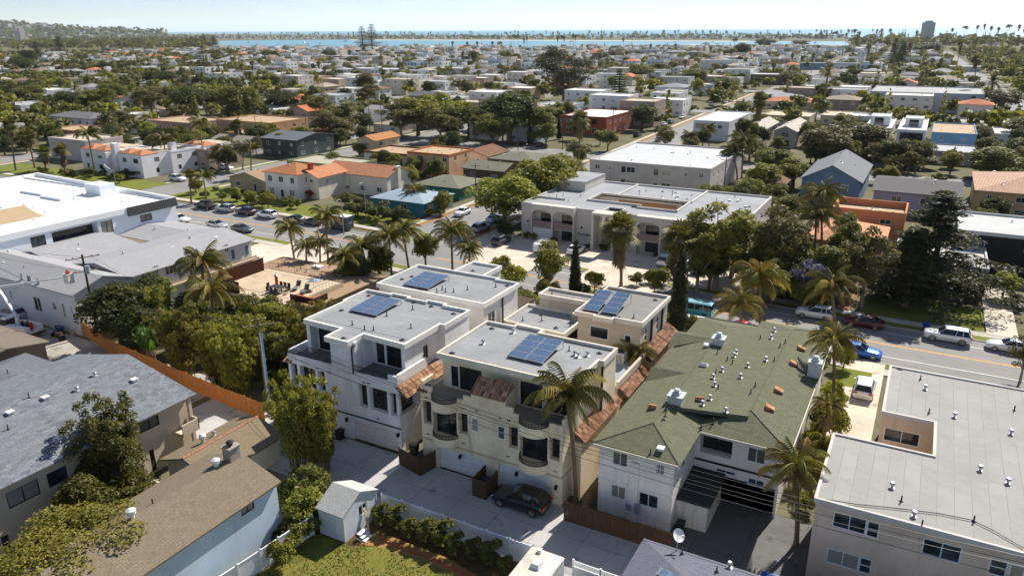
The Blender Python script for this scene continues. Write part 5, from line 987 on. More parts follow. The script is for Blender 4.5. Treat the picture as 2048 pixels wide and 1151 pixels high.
house('apartment_building', 'red-brown clad two-storey apartments with white flat roof near the street corner', -118.5, 252, -101, 280, 6.6, 'flat', lin(150, 80, 58), FL_W, 12, cat='building', cm=stucco(lin(140, 70, 50)), bits=6, landmark='the red-brown apartments', wins={'S': [(3, 3.8, 2.4, 1.9, 'door', DARK), (8, 3.8, 2.4, 1.9, 'door', DARK), (13, 3.8, 2.0, 1.9, 'door', DARK), (3, .6, 2.4, 1.9, 'door'), (8, .6, 2.4, 1.9, 'door'), (13, .6, 2.0, 1.9, 'door')], 'E': [(4 + 5 * k, z, 1.6, 1.3) for k in range(5) for z in (1.0, 4.0)]})
house('house', 'pale grey-blue boxy house with a roof deck box behind the red-brown apartments', -145, 284, -130.5, 300, 6.8, 'flat', lin(196, 206, 208), FL_G, 13, landmark='the boxy deck house'); 
house('house', 'peach two-storey house with tan flat roof and brown garage door', -119.2, 159.2, -106.2, 171.5, 6.1, 'flat', lin(222, 178, 140), FL_T, 14, cm=stucco(lin(190, 120, 70)), landmark='the peach house', wins={'S': [(1.2, 4.1, 1.2, 1.2), (4, 4.1, 1.8, 1.2), (9.0, 4.1, 2.0, 1.2), (11.7, 4.1, 1.4, 1.2), (10, .02, 4.6, 2.2, 'garage', paint(lin(176, 108, 62), .7))], 'E': [(3, 4.1, 1.2, 1.2), (8, 4.1, 1.2, 1.2)]})
# Spanish house with orange tile roofs
t = house('house', 'white Spanish house with big orange tile roof and front gable wing', -124.5, 133.5, -106, 142.5, 4.6, 'gable', lin(236, 226, 206), tilemat(TERRA, 'x'), 15, rise=1.7, axis='x', landmark='the Spanish house', bits=2, chimney=True)
b = (-125.5, 124.5, -118.2, 134); walls(t, b, 0, 5.0, stucco(lin(236, 226, 206)), {'S': [(1.8, 3.2, 1.5, 1.3), (5.2, 3.6, 1.0, .9), (2, .9, 1.6, 1.3)], 'E': [(3, 3.2, .8, 1.0)]}, name='wing_wall'); gable(t, b, 5.0, 1.5, 'y', tilemat(TERRA, 'y'), stucco(lin(236, 226, 206)), .45, name='wing_roof')
house('house', 'white two-storey house with orange-brown shingle roof and red brick chimney', -131.5, 121.5, -121.5, 131, 5.8, 'hip', lin(238, 234, 226), SHG((178, 122, 84)), 16, rise=1.7, chimney=paint(lin(170, 62, 40), .9, .2), wins={'S': [(1.6, 3.7, 1.4, 1.4), (5, 3.7, 1.4, 1.4), (8.4, 3.7, 1.2, 1.4), (1.8, .8, 1.6, 1.5), (5, .05, 1.0, 2.1, 'plain'), (8, .8, 1.6, 1.5)], 'E': [(3, 3.7, 1.0, 1.3), (6.5, 3.7, 1.0, 1.3)]}, landmark='the red chimney')
house('house', 'olive green two-storey house behind the red chimney', -121, 134, -112.5, 142.9, 4.8, 'flat', lin(150, 150, 108), FL_G, 17)
house('bungalow', 'little tan bungalow with brown gable roof and porch beside the palms', -146, 124, -134.5, 133, 2.9, 'gable', lin(176, 160, 130), SHG((166, 140, 112), 'y'), 18, rise=1.5, axis='y')
house('house', 'turquoise house with pale grey hip roof behind the tall hedge', -100.8, 121.8, -87.8, 132.5, 2.8, 'hip', lin(60, 140, 156), SHG((158, 176, 190)), 19, rise=1.4, landmark='the turquoise house', wins={'S': [(3, .9, 1.8, 1.3), (8, .9, 1.6, 1.3)], 'E': [(2.5, .9, 1.8, 1.2), (7.8, .02, 2.6, 2.2, 'garage')]})
house('house', 'dark green house with sage hip roof beside the turquoise house', -101.2, 137.6, -89.4, 149.2, 2.9, 'hip', lin(60, 108, 92), SHG((128, 130, 110)), 20, rise=1.5, wins={'S': [(3, .9, 1.8, 1.3), (8, .9, 1.6, 1.3)], 'E': [(3, .9, 1.6, 1.2), (8.5, .02, 2.8, 2.2, 'garage')]})
house('house', 'brown ranch house with sage grey roof and white trimmed windows', -102.8, 160.5, -91, 169, 2.9, 'gable', lin(112, 92, 76), SHG((132, 130, 112)), 21, rise=1.3, axis='x')
house('house', 'grey-green hip-roofed house at the far street corner behind the brown ranch house', -104, 176, -90.5, 189, 2.9, 'hip', lin(126, 120, 104), SHG((124, 124, 108)), 22, rise=1.4)
house('house', 'white cottage with chocolate shingle roof between the peach house and the street', -117, 178, -106, 190, 2.9, 'gable', lin(236, 230, 220), SHG((128, 96, 74), 'y'), 23, rise=1.6, axis='y')
house('duplex', 'low duplex with tan flat roof and white front behind the peach house', -141, 168, -123, 180, 3.6, 'flat', lin(228, 222, 212), FL_T, 24, cm=stucco(lin(120, 84, 60)))
house('house', 'cream house with tan tile roof at the end of the side street', -150, 176, -143.5, 188, 5.2, 'gable', lin(214, 190, 152), SHG((186, 132, 86), 'y'), 25, rise=1.2, axis='y')
house('duplex', 'olive-grey flat-roofed duplex beside the white house with the red chimney', -144, 141, -124, 152.5, 4.6, 'flat', lin(150, 148, 112), rollroof(lin(176, 172, 150), 'x', 1.5, .2), 26)
# white Spanish complex with small orange turret roofs
def spanish_row():
 t = thing('apartment_building', 'white Spanish-style apartments with small orange tiled turret roofs and a curved stair', 'building', (-188, 132, 0)); LANDMARKS.append((-188, 130, 'the turret apartments')); wm = stucco(lin(238, 236, 238), .06); tl = tilemat(TERRA, 'x'); rng = random.Random(2)
 for (x0, y0, x1, y1, h, rf) in ((-203, 123.5, -192, 134, 5.9, 1), (-191.9, 126, -186, 134, 5.6, 0), (-185.9, 122.8, -176.4, 131, 5.9, 1), (-185.9, 131.05, -175.6, 141, 5.7, 0), (-184, 141.05, -174.8, 150.5, 5.9, 1)):
  b = (x0, y0, x1, y1); walls(t, b, 0, h, wm, auto_wins(rng, b, 2, fh=2.8), fm=DARK)
  if rf:
   w_ = (x1 - x0) / 2
   for k in range(2): bb = (x0 + k * w_ + .3, y0 + .3, x0 + (k + 1) * w_ - .3, y0 + w_); hip(t, bb, h + .02, 1.1, tl, .35, name='turret_roof')
   MB().prism(rect(x0, y0 + w_ + .4, x1, y1), h, h + .3).obj('roof', FL_B, t)
  else: flat(t, rect(*b), h + .4, FL_B, wm)
 for (x, y) in ((-191, 124.5), (-178.5, 132.5)): MB().box(x, y, 0, x + 1.6, y + 1.5, 7.9).obj('tower', wm, t)
 m = MB()
 for i in range(12): a, a2 = R(i * 14), R((i + 1) * 14); c = Vector((-189, 123, 0)); q = [c + Vector((-2.2 * math.cos(v), -2.0 * math.sin(v), 0)) for v in (a, a2)]; m.hull([(q[0].x, q[0].y, 0), (q[1].x, q[1].y, 0), (q[1].x * .98 + c.x * .02, q[1].y + .15, 0), (q[0].x * .98 + c.x * .02, q[0].y + .15, 0)], [(q[0].x, q[0].y, 4 - i * .25), (q[1].x, q[1].y, 3.8 - i * .25), (q[1].x * .98 + c.x * .02, q[1].y + .15, 3.8 - i * .25), (q[0].x * .98 + c.x * .02, q[0].y + .15, 4 - i * .25)])
 m.obj('curved_stair', wm, t)
spanish_row()
house('house', 'charcoal-green two-storey house with dark gable roof behind the white turret apartments', -178, 165, -163.8, 181, 5.3, 'gable', lin(76, 88, 84), SHG((108, 114, 122)), 27, rise=1.3, axis='x', landmark='the charcoal-green house')
house('house', 'white gabled cottage in front of the ochre block', -197, 160, -182, 172, 3.4, 'gable', lin(226, 226, 226), SHG((150, 144, 130)), 28, rise=1.8, axis='x')
house('house', 'grey-pink two-storey stucco house with plain flat roof left of the turret apartments', -232, 132, -214, 144, 6.2, 'flat', lin(196, 184, 178), FL_B, 29, landmark='the grey-pink house')
house('house', 'low cream flat-roofed building between the pink house and the turret apartments', -212, 138, -199, 148, 3.6, 'flat', lin(214, 206, 184), FL_W, 30)
house('apartment_building', 'ochre adobe-style block with stepped boxy storeys', -222, 186, -196, 204, 6.6, 'flat', lin(204, 160, 116), FL_T, 31, cat='building', landmark='the ochre adobe block')
house('apartment_building', 'mauve-tan stepped block next to the ochre adobe one', -246, 176, -223, 192, 6.2, 'flat', lin(190, 154, 136), FL_T, 32, cat='building')
house('apartment_building', 'tan boxy wing low in front of the ochre adobe block', -206, 176, -194, 185.5, 4.2, 'flat', lin(198, 152, 108), FL_T, 33, cat='building')
house('house', 'salmon-pink stucco house at the left edge behind the palms', -262, 150, -240, 162, 5.2, 'flat', lin(206, 160, 132), FL_T, 34)
house('house', 'long white two-storey house with dark hip roof at the far left edge', -296, 170, -270, 182, 5.8, 'hip', lin(228, 228, 230), SHG((120, 120, 122)), 35, rise=1.5)
house('house', 'small grey-roofed white house behind the long white one', -268, 180, -254, 192, 2.9, 'hip', lin(214, 212, 208), SHG((150, 150, 150)), 36, rise=1.3)
# right-hand side
house('house', 'steel-blue gabled house with grey shingle roof and two metal flues', -22.8, 170.5, -11.2, 195, 5.6, 'gable', lin(118, 146, 170), SHG((134, 136, 140), 'y'), 37, rise=3.0, axis='y', landmark='the steel-blue gabled house', wins={'S': [(8.6, 3.4, 1.5, 1.4, 'slider'), (4.5, 3.2, 1.3, 1.4, 'hung'), (6, 6.2, .6, .7, 'plain', DARK)], 'E': [(3, 3.2, 1.0, 1.3), (7, 3.2, 1.0, 1.3), (11, 3.2, 1.0, 1.3), (16, 3.2, 1.0, 1.3)]})
house('house', 'lavender-grey house with wide charcoal shingle roof and two tawny windows', -8.4, 168.4, 7.0, 186, 4.6, 'gable', lin(176, 172, 190), SHG((112, 110, 110)), 38, rise=1.3, axis='x', landmark='the lavender house', wins={'S': [(4.3, 2.6, 1.9, 1.2), (9.6, 2.5, 2.1, 1.3), (13.5, 2.9, .9, .6)], 'E': [(4, 2.6, 1.2, 1.2)]})
house('house', 'tan two-storey house with pinkish concrete tile hip roof at the right edge', 9.8, 173.5, 30, 196, 5.4, 'hip', lin(206, 172, 132), tilemat(lin(196, 156, 130), 'x'), 39, rise=2.4, landmark='the pink-tiled house')
house('apartment_building', 'black-painted two-storey apartments with pale roof at the right edge', 6.0, 131.5, 32, 146, 6.6, 'flat', lin(46, 44, 44), rollroof(lin(190, 192, 190), 'x', 1.5, .15), 40, cat='building', cm=stucco(lin(200, 200, 196)), landmark='the black-painted apartments', wins={'S': [(3, 4.0, 1.6, 1.2), (10, 4.0, 2.2, 1.3), (17, 4.0, 2.2, 1.3), (4, 1.2, 2.6, 1.0), (12, 1.0, 2.0, 1.6)]})
house('house', 'low dark house with pale roof and lattice porch in the conifer shade', -2.0, 119.2, 10.0, 131.2, 4.2, 'flat', lin(72, 58, 46), rollroof(lin(186, 186, 182), 'x', 1.5, .15), 41, cm=stucco(lin(190, 190, 186)))
t = house('house', 'tan house with orange barrel-tile hip roof behind the palms', -15.0, 126, -4.0, 139, 3.9, 'hip', lin(196, 150, 96), tilemat(lin(214, 152, 110), 'x'), 42, rise=1.9, landmark='the barrel-tiled house'); 
house('house', 'orange stucco tower house with walled roof terrace behind the barrel-tiled roof', -13.2, 141.5, -1.6, 151, 6.1, 'flat', lin(204, 142, 100), FL_T, 43, par=1.2, landmark='the orange tower house')
house('modern_house', 'narrow white modern house with tall black-framed glazing and roof box', -9.0, 257.5, -1.3, 292, 7.0, 'flat', lin(232, 234, 234), FL_W, 44, cat='house', landmark='the glazed modern house', wins={'S': [(3.9, 3.6, 6.2, 2.5, 'slider3', DARK), (3.9, .5, 5.4, 2.3, 'slider3', DARK)], 'E': [(5, 4, 1, 1.2), (14, 4, 1, 1.2)]})
t = house('modern_house', 'white modern house with curved roof terrace beside the narrow glazed one', -18.6, 262, -11, 292, 6.6, 'flat', lin(230, 232, 234), FL_W, 45)
for (x0, y0, x1, y1, l) in ((-7.6, 268, -2.6, 276, 'white stair box on the narrow white modern house'), (-17.6, 270, -12, 279, 'white stair box on the white modern house with roof terrace')):
 q = thing('roof_pavilion', l, 'pavilion', ((x0 + x1) / 2, (y0 + y1) / 2, 6.66)); walls(q, (x0, y0, x1, y1), 6.66, 9.2, stucco(lin(232, 234, 234)), {'S': [(2.5, 6.8, 2.6, 2.1, 'door', DARK)]}); flat(q, rect(x0, y0, x1, y1), 9.4, FL_W, stucco(lin(232, 234, 234)), par=.15)
house('house', 'sky-blue two-storey house with tan flat roof and roof terrace', .3, 262, 12, 290, 6.2, 'flat', lin(124, 170, 198), FL_T, 46, landmark='the sky-blue house')
house('garage_house', 'low grey garage with white door and pale flat roof on the right', .4, 240.5, 13.6, 256, 3.6, 'flat', lin(172, 172, 176), rollroof(lin(176, 178, 180), 'x', 1.5, .15), 47, cat='garage', wins={'S': [(3.6, .02, 3.4, 2.2, 'garage'), (8.5, 1, 1.4, 1.1), (11.6, 1, 1.4, 1.1)]})
house('apartment_building', 'long blue-grey three-storey apartments with tan balcony strips in the distance', -27.4, 392, 18, 434, 8.4, 'flat', lin(178, 186, 200), FL_G, 48, cat='building', bits=10, landmark='the blue-grey apartments', wins={'S': [(5 + 5.2 * k, z, 1.8 if k % 2 else 1.1, 1.4 if k % 2 else .7) for k in range(8) for z in (1, 3.7, 6.3)]})
house('house', 'white and navy modern farmhouse with grey hip roof on the far corner', -136, 408, -119.5, 424, 6.0, 'hip', lin(226, 232, 236), SHG((150, 154, 160)), 49, rise=1.8, landmark='the navy farmhouse')
house('house', 'long low house with bright orange tile roof by the side street', -72, 378, -47.6, 390, 3.3, 'hip', lin(222, 204, 176), tilemat(lin(206, 126, 82), 'x'), 50, rise=1.8, landmark='the orange-tiled ranch')
house('house', 'brown-tan two-storey house with hip roof left of the long blue-grey apartments', -44, 372, -30, 388, 5.6, 'hip', lin(162, 142, 126), SHG((160, 146, 128)), 51, rise=1.5)
house('house', 'blue-grey cottage with light hip roof behind the orange-tiled house', -80, 404, -60, 418, 3.2, 'hip', lin(176, 184, 194), SHG((168, 170, 174)), 52, rise=1.6)
house('duplex', 'long cream flat-roofed duplex with twin black flues, nearer the street', -59, 314, -42, 334, 3.7, 'flat', lin(214, 200, 172), FL_B, 53); house('duplex', 'long cream flat-roofed duplex with twin black flues, nearer the white modern house', -39, 322, -21.4, 342, 3.7, 'flat', lin(208, 194, 168), FL_B, 54)
house('house', 'grey gabled two-storey house with big grid window, the one nearer the white cube house', -53.8, 253.5, -47.2, 277, 5.2, 'gable', lin(176, 170, 160), SHG((196, 188, 176), 'y'), 55, rise=1.5, axis='y', wins={'S': [(3.3, 3.2, 2.4, 1.6, 'grid'), (3.3, .4, 3.0, 1.8, 'door', DARK)], 'E': [(5 + 5 * k, 3.3, 1, 1.2) for k in range(4)]})
house('house', 'grey gabled two-storey house with big grid window, the one nearer the tall fan palm', -43.8, 252.5, -37.2, 279, 5.2, 'gable', lin(178, 172, 160), SHG((200, 192, 178), 'y'), 56, rise=1.5, axis='y', wins={'S': [(3.3, 3.2, 2.4, 1.6, 'grid'), (3.3, .4, 3.0, 1.8, 'door', DARK)], 'E': [(5 + 5 * k, 3.3, 1, 1.2) for k in range(4)]})
house('modern_house', 'white cube-like modern house stepping down toward the side street', -71.5, 258, -59.5, 292, 6.6, 'flat', lin(230, 230, 232), FL_W, 57, landmark='the white cube house', wins={'S': [(3, 4, 4.6, 1.5, 'slider3', DARK), (9, 4, 1.4, 1.3), (3, 1, 4.6, 1.7, 'slider3', DARK)], 'E': [(4 + 6 * k, 4, 1.2, 1.2) for k in range(5)]})
house('cottage', 'brown cottage with dark hip roof half hidden by trees right of the grey apartments', -36, 176, -27, 187, 2.9, 'hip', lin(150, 122, 96), SHG((128, 100, 82)), 58, rise=1.5)
house('house', 'white low house with pale roof and garden terrace at the right edge', 18, 288, 40, 306, 3.8, 'flat', lin(224, 222, 216), FL_W, 59)
for i, (px, py, w_, d_, h, c, l) in enumerate(((690, 122, 52, 16, 6.4, (70, 84, 92), 'long dark-walled block with white roof before the bay, left end'), (790, 112, 60, 16, 6.2, (64, 80, 88), 'long dark teal block with white roof nearest the bay'), (640, 140, 46, 14, 5.8, (190, 188, 182), 'long pale flat-roofed row left of the white boxes'), (860, 128, 58, 15, 6.4, (58, 78, 86), 'long dark block with bright roof in the middle of the far rooftops'), (760, 150, 48, 15, 5.6, (206, 200, 188), 'long cream-roofed block behind the white box houses'), (960, 122, 56, 14, 6.2, (60, 76, 84), 'long dark-windowed block with white roof left of the huge pine'), (900, 150, 40, 14, 6.0, (196, 196, 194), 'wide white-roofed block left of the huge pine'), (1010, 108, 50, 14, 6.4, (176, 186, 192), 'wide pale block by the palm cluster near the bay'), (1300, 112, 56, 15, 8.6, (186, 192, 198), 'wide grey apartments right of the huge pine'), (1370, 118, 44, 15, 8.8, (150, 138, 132), 'wide brown and grey apartments near the bay'), (1240, 122, 42, 14, 5.8, (206, 206, 204), 'wide white block just right of the huge pine'), (1680, 140, 74, 12, 6.2, (128, 158, 182), 'long blue motel before the far palms'), (1540, 168, 24, 14, 6.8, (112, 86, 70), 'brown mansard house with arched white windows'), (1880, 142, 60, 18, 4.6, (200, 206, 210), 'long shed with pale blue-white roof by the avenue'), (1780, 108, 52, 14, 6.4, (206, 206, 202), 'wide white block beyond the blue motel'), (1440, 140, 34, 13, 9.0, (222, 222, 220), 'tall white boxes beside the cross street'), (1560, 108, 50, 14, 9.2, (186, 190, 192), 'wide grey block under the dark umbrella trees'))):
 q = P(px, py); house('apartment_building', l, q.x - w_ / 2, q.y - d_ / 2, q.x + w_ / 2, q.y + d_ / 2, h, 'flat', lin(*c), FL_W, 300 + i, cat='building', bits=6, cm=stucco(lin(222, 222, 218)))
# ---------------------------------------------------------------- far tower by the sea
q = P(1852, 84); t = thing('tower_block', 'lone grey high-rise tower standing by the sea', 'tower', (q.x, q.y, 0)); wm = stucco(lin(150, 160, 170), .1); m = MB(); k = 2500 / 1430
bb = (q.x - 15, q.y - 14, q.x + 15, q.y + 14); walls(t, bb, 0, 48, wm); MB().box(bb[0] + 6, bb[1] + 6, 48, bb[2] - 6, bb[3] - 6, 52).obj('roof_plant', wm, t)
for s in range(13):
 MB().box(bb[0] - .6, bb[1] - .6, 3 + s * 3.5, bb[2] + .6, bb[1], 4.2 + s * 3.5).box(bb[2], bb[1], 3 + s * 3.5, bb[2] + .6, bb[3], 4.2 + s * 3.5).obj('balcony_band', stucco(lin(186, 192, 196)), t)
for (px, hh) in ((37, 17), (44, 15)):
 q = P(px, 75); d = q.normalized() * 3200; t = thing('tower_block', 'pale slab tower at the foot of the hill, ' + ('left one' if px == 37 else 'right one') + ' of the pair', 'tower', (d.x, d.y, 0)); walls(t, (d.x - 7, d.y - 9, d.x + 7, d.y + 9), 0, hh * 3.2, stucco(lin(196, 188, 184))); MB().prism(rect(d.x - 7, d.y - 9, d.x + 7, d.y + 9), hh * 3.2, hh * 3.2 + .5).obj('roof', FL_G, t)
# ---------------------------------------------------------------- vegetation kit
BARK = wood(lin(120, 98, 78), 'bark'); BARKG = wood(lin(150, 140, 126), 'bark'); PALMT = wood(lin(138, 118, 96), 'palm_bark')
G = dict(dark=leafmat((0.024, 0.042, 0.01, 1), (0.105, 0.115, 0.026, 1)), mid=leafmat((0.05, 0.068, 0.013, 1), (0.19, 0.18, 0.036, 1)), bright=leafmat((0.1, 0.12, 0.018, 1), (0.31, 0.29, 0.05, 1)), olive=leafmat((0.07, 0.07, 0.024, 1), (0.21, 0.185, 0.06, 1)),
   gold=leafmat((0.13, 0.14, 0.018, 1), (0.33, 0.31, 0.045, 1)), pine=leafmat((0.018, 0.026, 0.01, 1), (0.07, 0.072, 0.026, 1)), bamboo=leafmat((0.085, 0.092, 0.016, 1), (0.29, 0.25, 0.048, 1)), palm=leafmat((0.06, 0.066, 0.014, 1), (0.22, 0.19, 0.042, 1), trans=.25), palmy=leafmat((0.14, 0.115, 0.02, 1), (0.38, 0.28, 0.06, 1), trans=.25),
   dead=leafmat((.16, .10, .05, 1), (.28, .19, .09, 1), trans=.15), purple=leafmat((.045, .06, .05, 1), (.19, .17, .28, 1)), red=leafmat((.25, .03, .02, 1), (.35, .06, .03, 1)), banana=leafmat((.03, .07, .012, 1), (.10, .16, .03, 1), trans=.4))
def np_mesh(name, V, F, mat, smooth=False):
 me = bpy.data.meshes.new(name); n, k = F.shape; me.vertices.add(len(V)); me.vertices.foreach_set('co', V.astype(np.float32).ravel()); me.loops.add(n * k); me.loops.foreach_set('vertex_index', F.astype(np.int32).ravel())
 me.polygons.add(n); me.polygons.foreach_set('loop_start', np.arange(0, n * k, k, dtype=np.int32)); me.polygons.foreach_set('loop_total', np.full(n, k, dtype=np.int32))
 if smooth: me.polygons.foreach_set('use_smooth', np.ones(n, dtype=bool))
 for m in (mat if isinstance(mat, (list, tuple)) else [mat]): me.materials.append(m)
 me.update(calc_edges=True); return me
def unit(a): return a / np.maximum(1e-9, np.linalg.norm(a, axis=-1, keepdims=True))
def leaves(rng, blobs, n, size, up=.25, asp=.55, hang=0.0, shell=.45):
 'diamond leaf sprays spread through a set of ellipsoids'
 B = np.array(blobs, float); w = (B[:, 3] * B[:, 4] * B[:, 5]) ** .72; idx = rng.choice(len(B), n, p=w / w.sum()); d = unit(rng.normal(size=(n, 3))); d[:, 2] = np.where(d[:, 2] < -.35, -d[:, 2], d[:, 2])
 rad = (shell ** 3 + (1 - shell ** 3) * rng.random(n)) ** (1 / 3.); p = B[idx, :3] + d * B[idx, 3:6] * rad[:, None]
 nr = unit(d * .55 + rng.normal(size=(n, 3)) * .55 + np.array([0, 0, up])); t = unit(np.cross(nr, rng.normal(size=(n, 3)))); t = unit(t + np.array([0, 0, -hang])); s = unit(np.cross(nr, t))
 L = size * rng.uniform(.6, 1.35, n)[:, None]; V = np.stack([p - t * L * .5, p + s * L * asp * .5 - nr * L * .08, p + t * L * .5, p - s * L * asp * .5 - nr * L * .08], 1).reshape(-1, 3); return V, np.arange(4 * n).reshape(n, 4)
def crown_blobs(rng, R_, zc, hz, n, br=.38, flat_=.8, hollow=.35):
 o = []
 for i in range(n):
  d = unit(rng.normal(size=3)); r = (hollow + (1 - hollow) * rng.random()) ** .6 * .72; k = R_ * br * rng.uniform(.65, 1.2); o.append((d[0] * R_ * r, d[1] * R_ * r, zc + d[2] * hz * r, k, k, k * flat_ * min(1.2, hz / R_ + .25)))
 return o
def trunk_mesh(rng, blobs, h0, r0, mat, limbs=6, name='trunk'):
 m = MB(); m.tube([(0, 0, -.2), (.04 * r0, .1 * r0, h0 * .5), (0, 0, h0)], [r0 * 1.25, r0 * .9, r0 * .75], 8)
 ks = list(range(len(blobs))); rng.shuffle(ks)
 for i in ks[:limbs]:
  b = blobs[i]; a = Vector((0, 0, h0 * rng.uniform(.75, 1.0))); e = Vector(b[:3]); mid = (a + e) / 2 + Vector((0, 0, -.08 * (e - a).length)); m.tube([a, mid, e], [r0 * .5, r0 * .32, r0 * .1], 5)
 return m.mesh(name, mat)
PROTO = {}
def proto(key, seed, R_, H, zc, hz, nb, nl, size, gm, bark=None, br=.38, up=.25, asp=.55, hang=0.0, r0=.2, limbs=7, flat_=.8, shell=.45, hollow=.35):
 rng = np.random.default_rng(seed); bl = crown_blobs(rng, R_, zc, hz, nb, br, flat_, hollow); V, F = leaves(rng, bl, nl, size, up, asp, hang, shell); z0, z1 = V[:, 2].min(), V[:, 2].max()
 PROTO.setdefault(key, []).append((trunk_mesh(rng, bl, max(.8, zc - hz * .75), r0, bark or BARK, limbs), np_mesh('crown', V, F, gm), R_, z1))
for s in range(3):
 proto('round', 10 + s, 3.2, 8, 4.5, 3.2, 34, 7000, .36, G['mid'], r0=.22, br=.36); proto('dark', 20 + s, 3.2, 8, 4.3, 3.2, 34, 7000, .34, G['dark'], r0=.24, br=.36); proto('bright', 30 + s, 3.0, 7.5, 4.2, 3.1, 38, 7000, .33, G['bright'], br=.33); proto('airy', 40 + s, 3.4, 9, 5.0, 3.4, 40, 4400, .34, G['olive'], BARKG, br=.26, limbs=14, hollow=.15); proto('pinebig', 50 + s, 3.6, 8.5, 5.3, 2.7, 46, 6400, .26, G['pine'], br=.24, asp=.3, limbs=16, flat_=.6, hollow=.2, r0=.28)
proto('leafyg', 61, 2.6, 8.5, 4.9, 3.4, 40, 4600, .30, G['bright'], BARKG, br=.26, limbs=18, hollow=.1); proto('goldtop', 62, 4.2, 6.5, 3.4, 2.9, 70, 32000, .17, G['gold'], br=.26, up=.6); proto('citrus', 63, 1.7, 3.4, 1.9, 1.5, 24, 2600, .26, G['mid'], br=.34, asp=.6, r0=.1); proto('citrus', 64, 1.7, 3.2, 1.8, 1.4, 24, 2600, .26, G['bright'], br=.34, asp=.6, r0=.1); proto('goldbush', 65, 1.8, 2.8, 1.5, 1.3, 24, 2600, .24, G['gold'], br=.34, r0=.1); proto('darkbush', 66, 1.7, 2.8, 1.4, 1.3, 22, 2600, .24, G['dark'], br=.36, r0=.1); proto('purple', 67, 2.6, 6, 3.6, 2.2, 26, 3400, .3, G['purple'], br=.34)
proto('pinelow', 59, 3.6, 8, 4.6, 3.7, 70, 11000, .24, G['pine'], br=.24, asp=.3, limbs=20, flat_=.6, hollow=.15, r0=.2)
proto('spiky', 68, .8, 1.7, 1.0, .9, 9, 900, .2, G['mid'], br=.4, r0=.05, limbs=4); proto('redbush', 69, 1.3, 2.2, 1.2, 1.0, 14, 1500, .22, G['red'], br=.36, r0=.08)
def special():
 rng = np.random.default_rng(7)
 for s in range(2):                                   # bamboo
  m = MB(); bl = []
  for i in range(26):
   a, r = rng.uniform(0, 6.28), rng.uniform(.1, .8); x, y = r * math.cos(a), r * math.sin(a); H = rng.uniform(5.5, 8.2); lx, ly = x * rng.uniform(1.2, 2.6), y * rng.uniform(1.2, 2.6); m.tube([(x, y, 0), (x + lx * .3, y + ly * .3, H * .6), (x + lx, y + ly, H)], [.04, .035, .012], 5)
   for k in range(6): f = .3 + .7 * k / 5; bl.append((x + lx * f * f, y + ly * f * f, H * f, .55 * (1.2 - .4 * f), .55 * (1.2 - .4 * f), .62))
  V, F = leaves(rng, bl, 14000, .38, 0, .3, .8, .2); PROTO.setdefault('bamboo', []).append((m.mesh('culms', G['bamboo']), np_mesh('crown', V, F, G['bamboo']), 2.0, 8.2))
 bl = []; m = MB()
 for i in range(9):
  a, r = i * 2.4, .35 + 1.5 * (i / 9) ** .7; x, y = r * math.cos(a), r * math.sin(a); H = 10.2 - 1.1 * r - rng.uniform(0, 1.6); m.tube([(0, 0, 0), (x * .5, y * .5, H * .3), (x, y, H * .9)], [.14, .09, .02], 6)
  for z in np.linspace(1.2 + r * .5, H, 9): f = (z / H); w_ = (.95 - .62 * f * f) * rng.uniform(.75, 1.15); bl.append((x * (.55 + .5 * f) + rng.normal() * .25, y * (.55 + .5 * f) + rng.normal() * .25, z, w_, w_, .7))
 V, F = leaves(rng, bl, 19000, .22, .2, .5, 0, .3); PROTO['leafy'] = [(m.mesh('trunk', BARK), np_mesh('crown', V, F, G['mid']), 2.8, 10.4)]
 bl = [(rng.normal() * .06, rng.normal() * .06, z, .62 * (1 - (z / 9.2) ** 2.2) + .12, .62 * (1 - (z / 9.2) ** 2.2) + .12, .5) for z in np.linspace(.5, 8.8, 26)]
 V, F = leaves(rng, bl, 8500, .24, .4, .4, -.8, .55); PROTO['cypress'] = [(trunk_mesh(rng, bl, .6, .12, BARK, 0), np_mesh('crown', V, F, G['pine']), .7, 9.2)]
 for s, (key, H, W, droop, gm) in enumerate((('deodar', 15, 5.2, .18, 'pine'), ('norfolk', 20, 3.2, .05, 'pine'), ('fir', 12, 2.6, .12, 'dark'))):
  bl = []; m = MB().tube([(0, 0, 0), (.1, 0, H * .5), (0, 0, H)], [.32, .22, .04], 8)
  for lv in range(15):
   z = H * (.18 + .8 * lv / 14); L = W * (1 - (lv / 15.5) ** 1.15) * (rng.uniform(.75, 1.1) if key != 'deodar' else rng.uniform(.5, 1.35)); nb = 6
   for k in range(nb):
    a = rng.uniform(0, 6.28) + k * 6.28 / nb; e = Vector((L * math.cos(a), L * math.sin(a), z + L * (.18 - droop * 2.2))); m.tube([(0, 0, z), (e.x * .5, e.y * .5, z + L * .06), e], [.08, .05, .02], 4)
    for q in np.linspace(.25, 1, 5): bl.append((e.x * q, e.y * q, z + (e.z - z) * q + .05, .62 + .1 * L, .62 + .1 * L, .28))
  V, F = leaves(rng, bl, 15000, .42, .3, .34, .25, .2); PROTO[key] = [(m.mesh('trunk', BARK), np_mesh('crown', V, F, G[gm]), W, H)]
special()
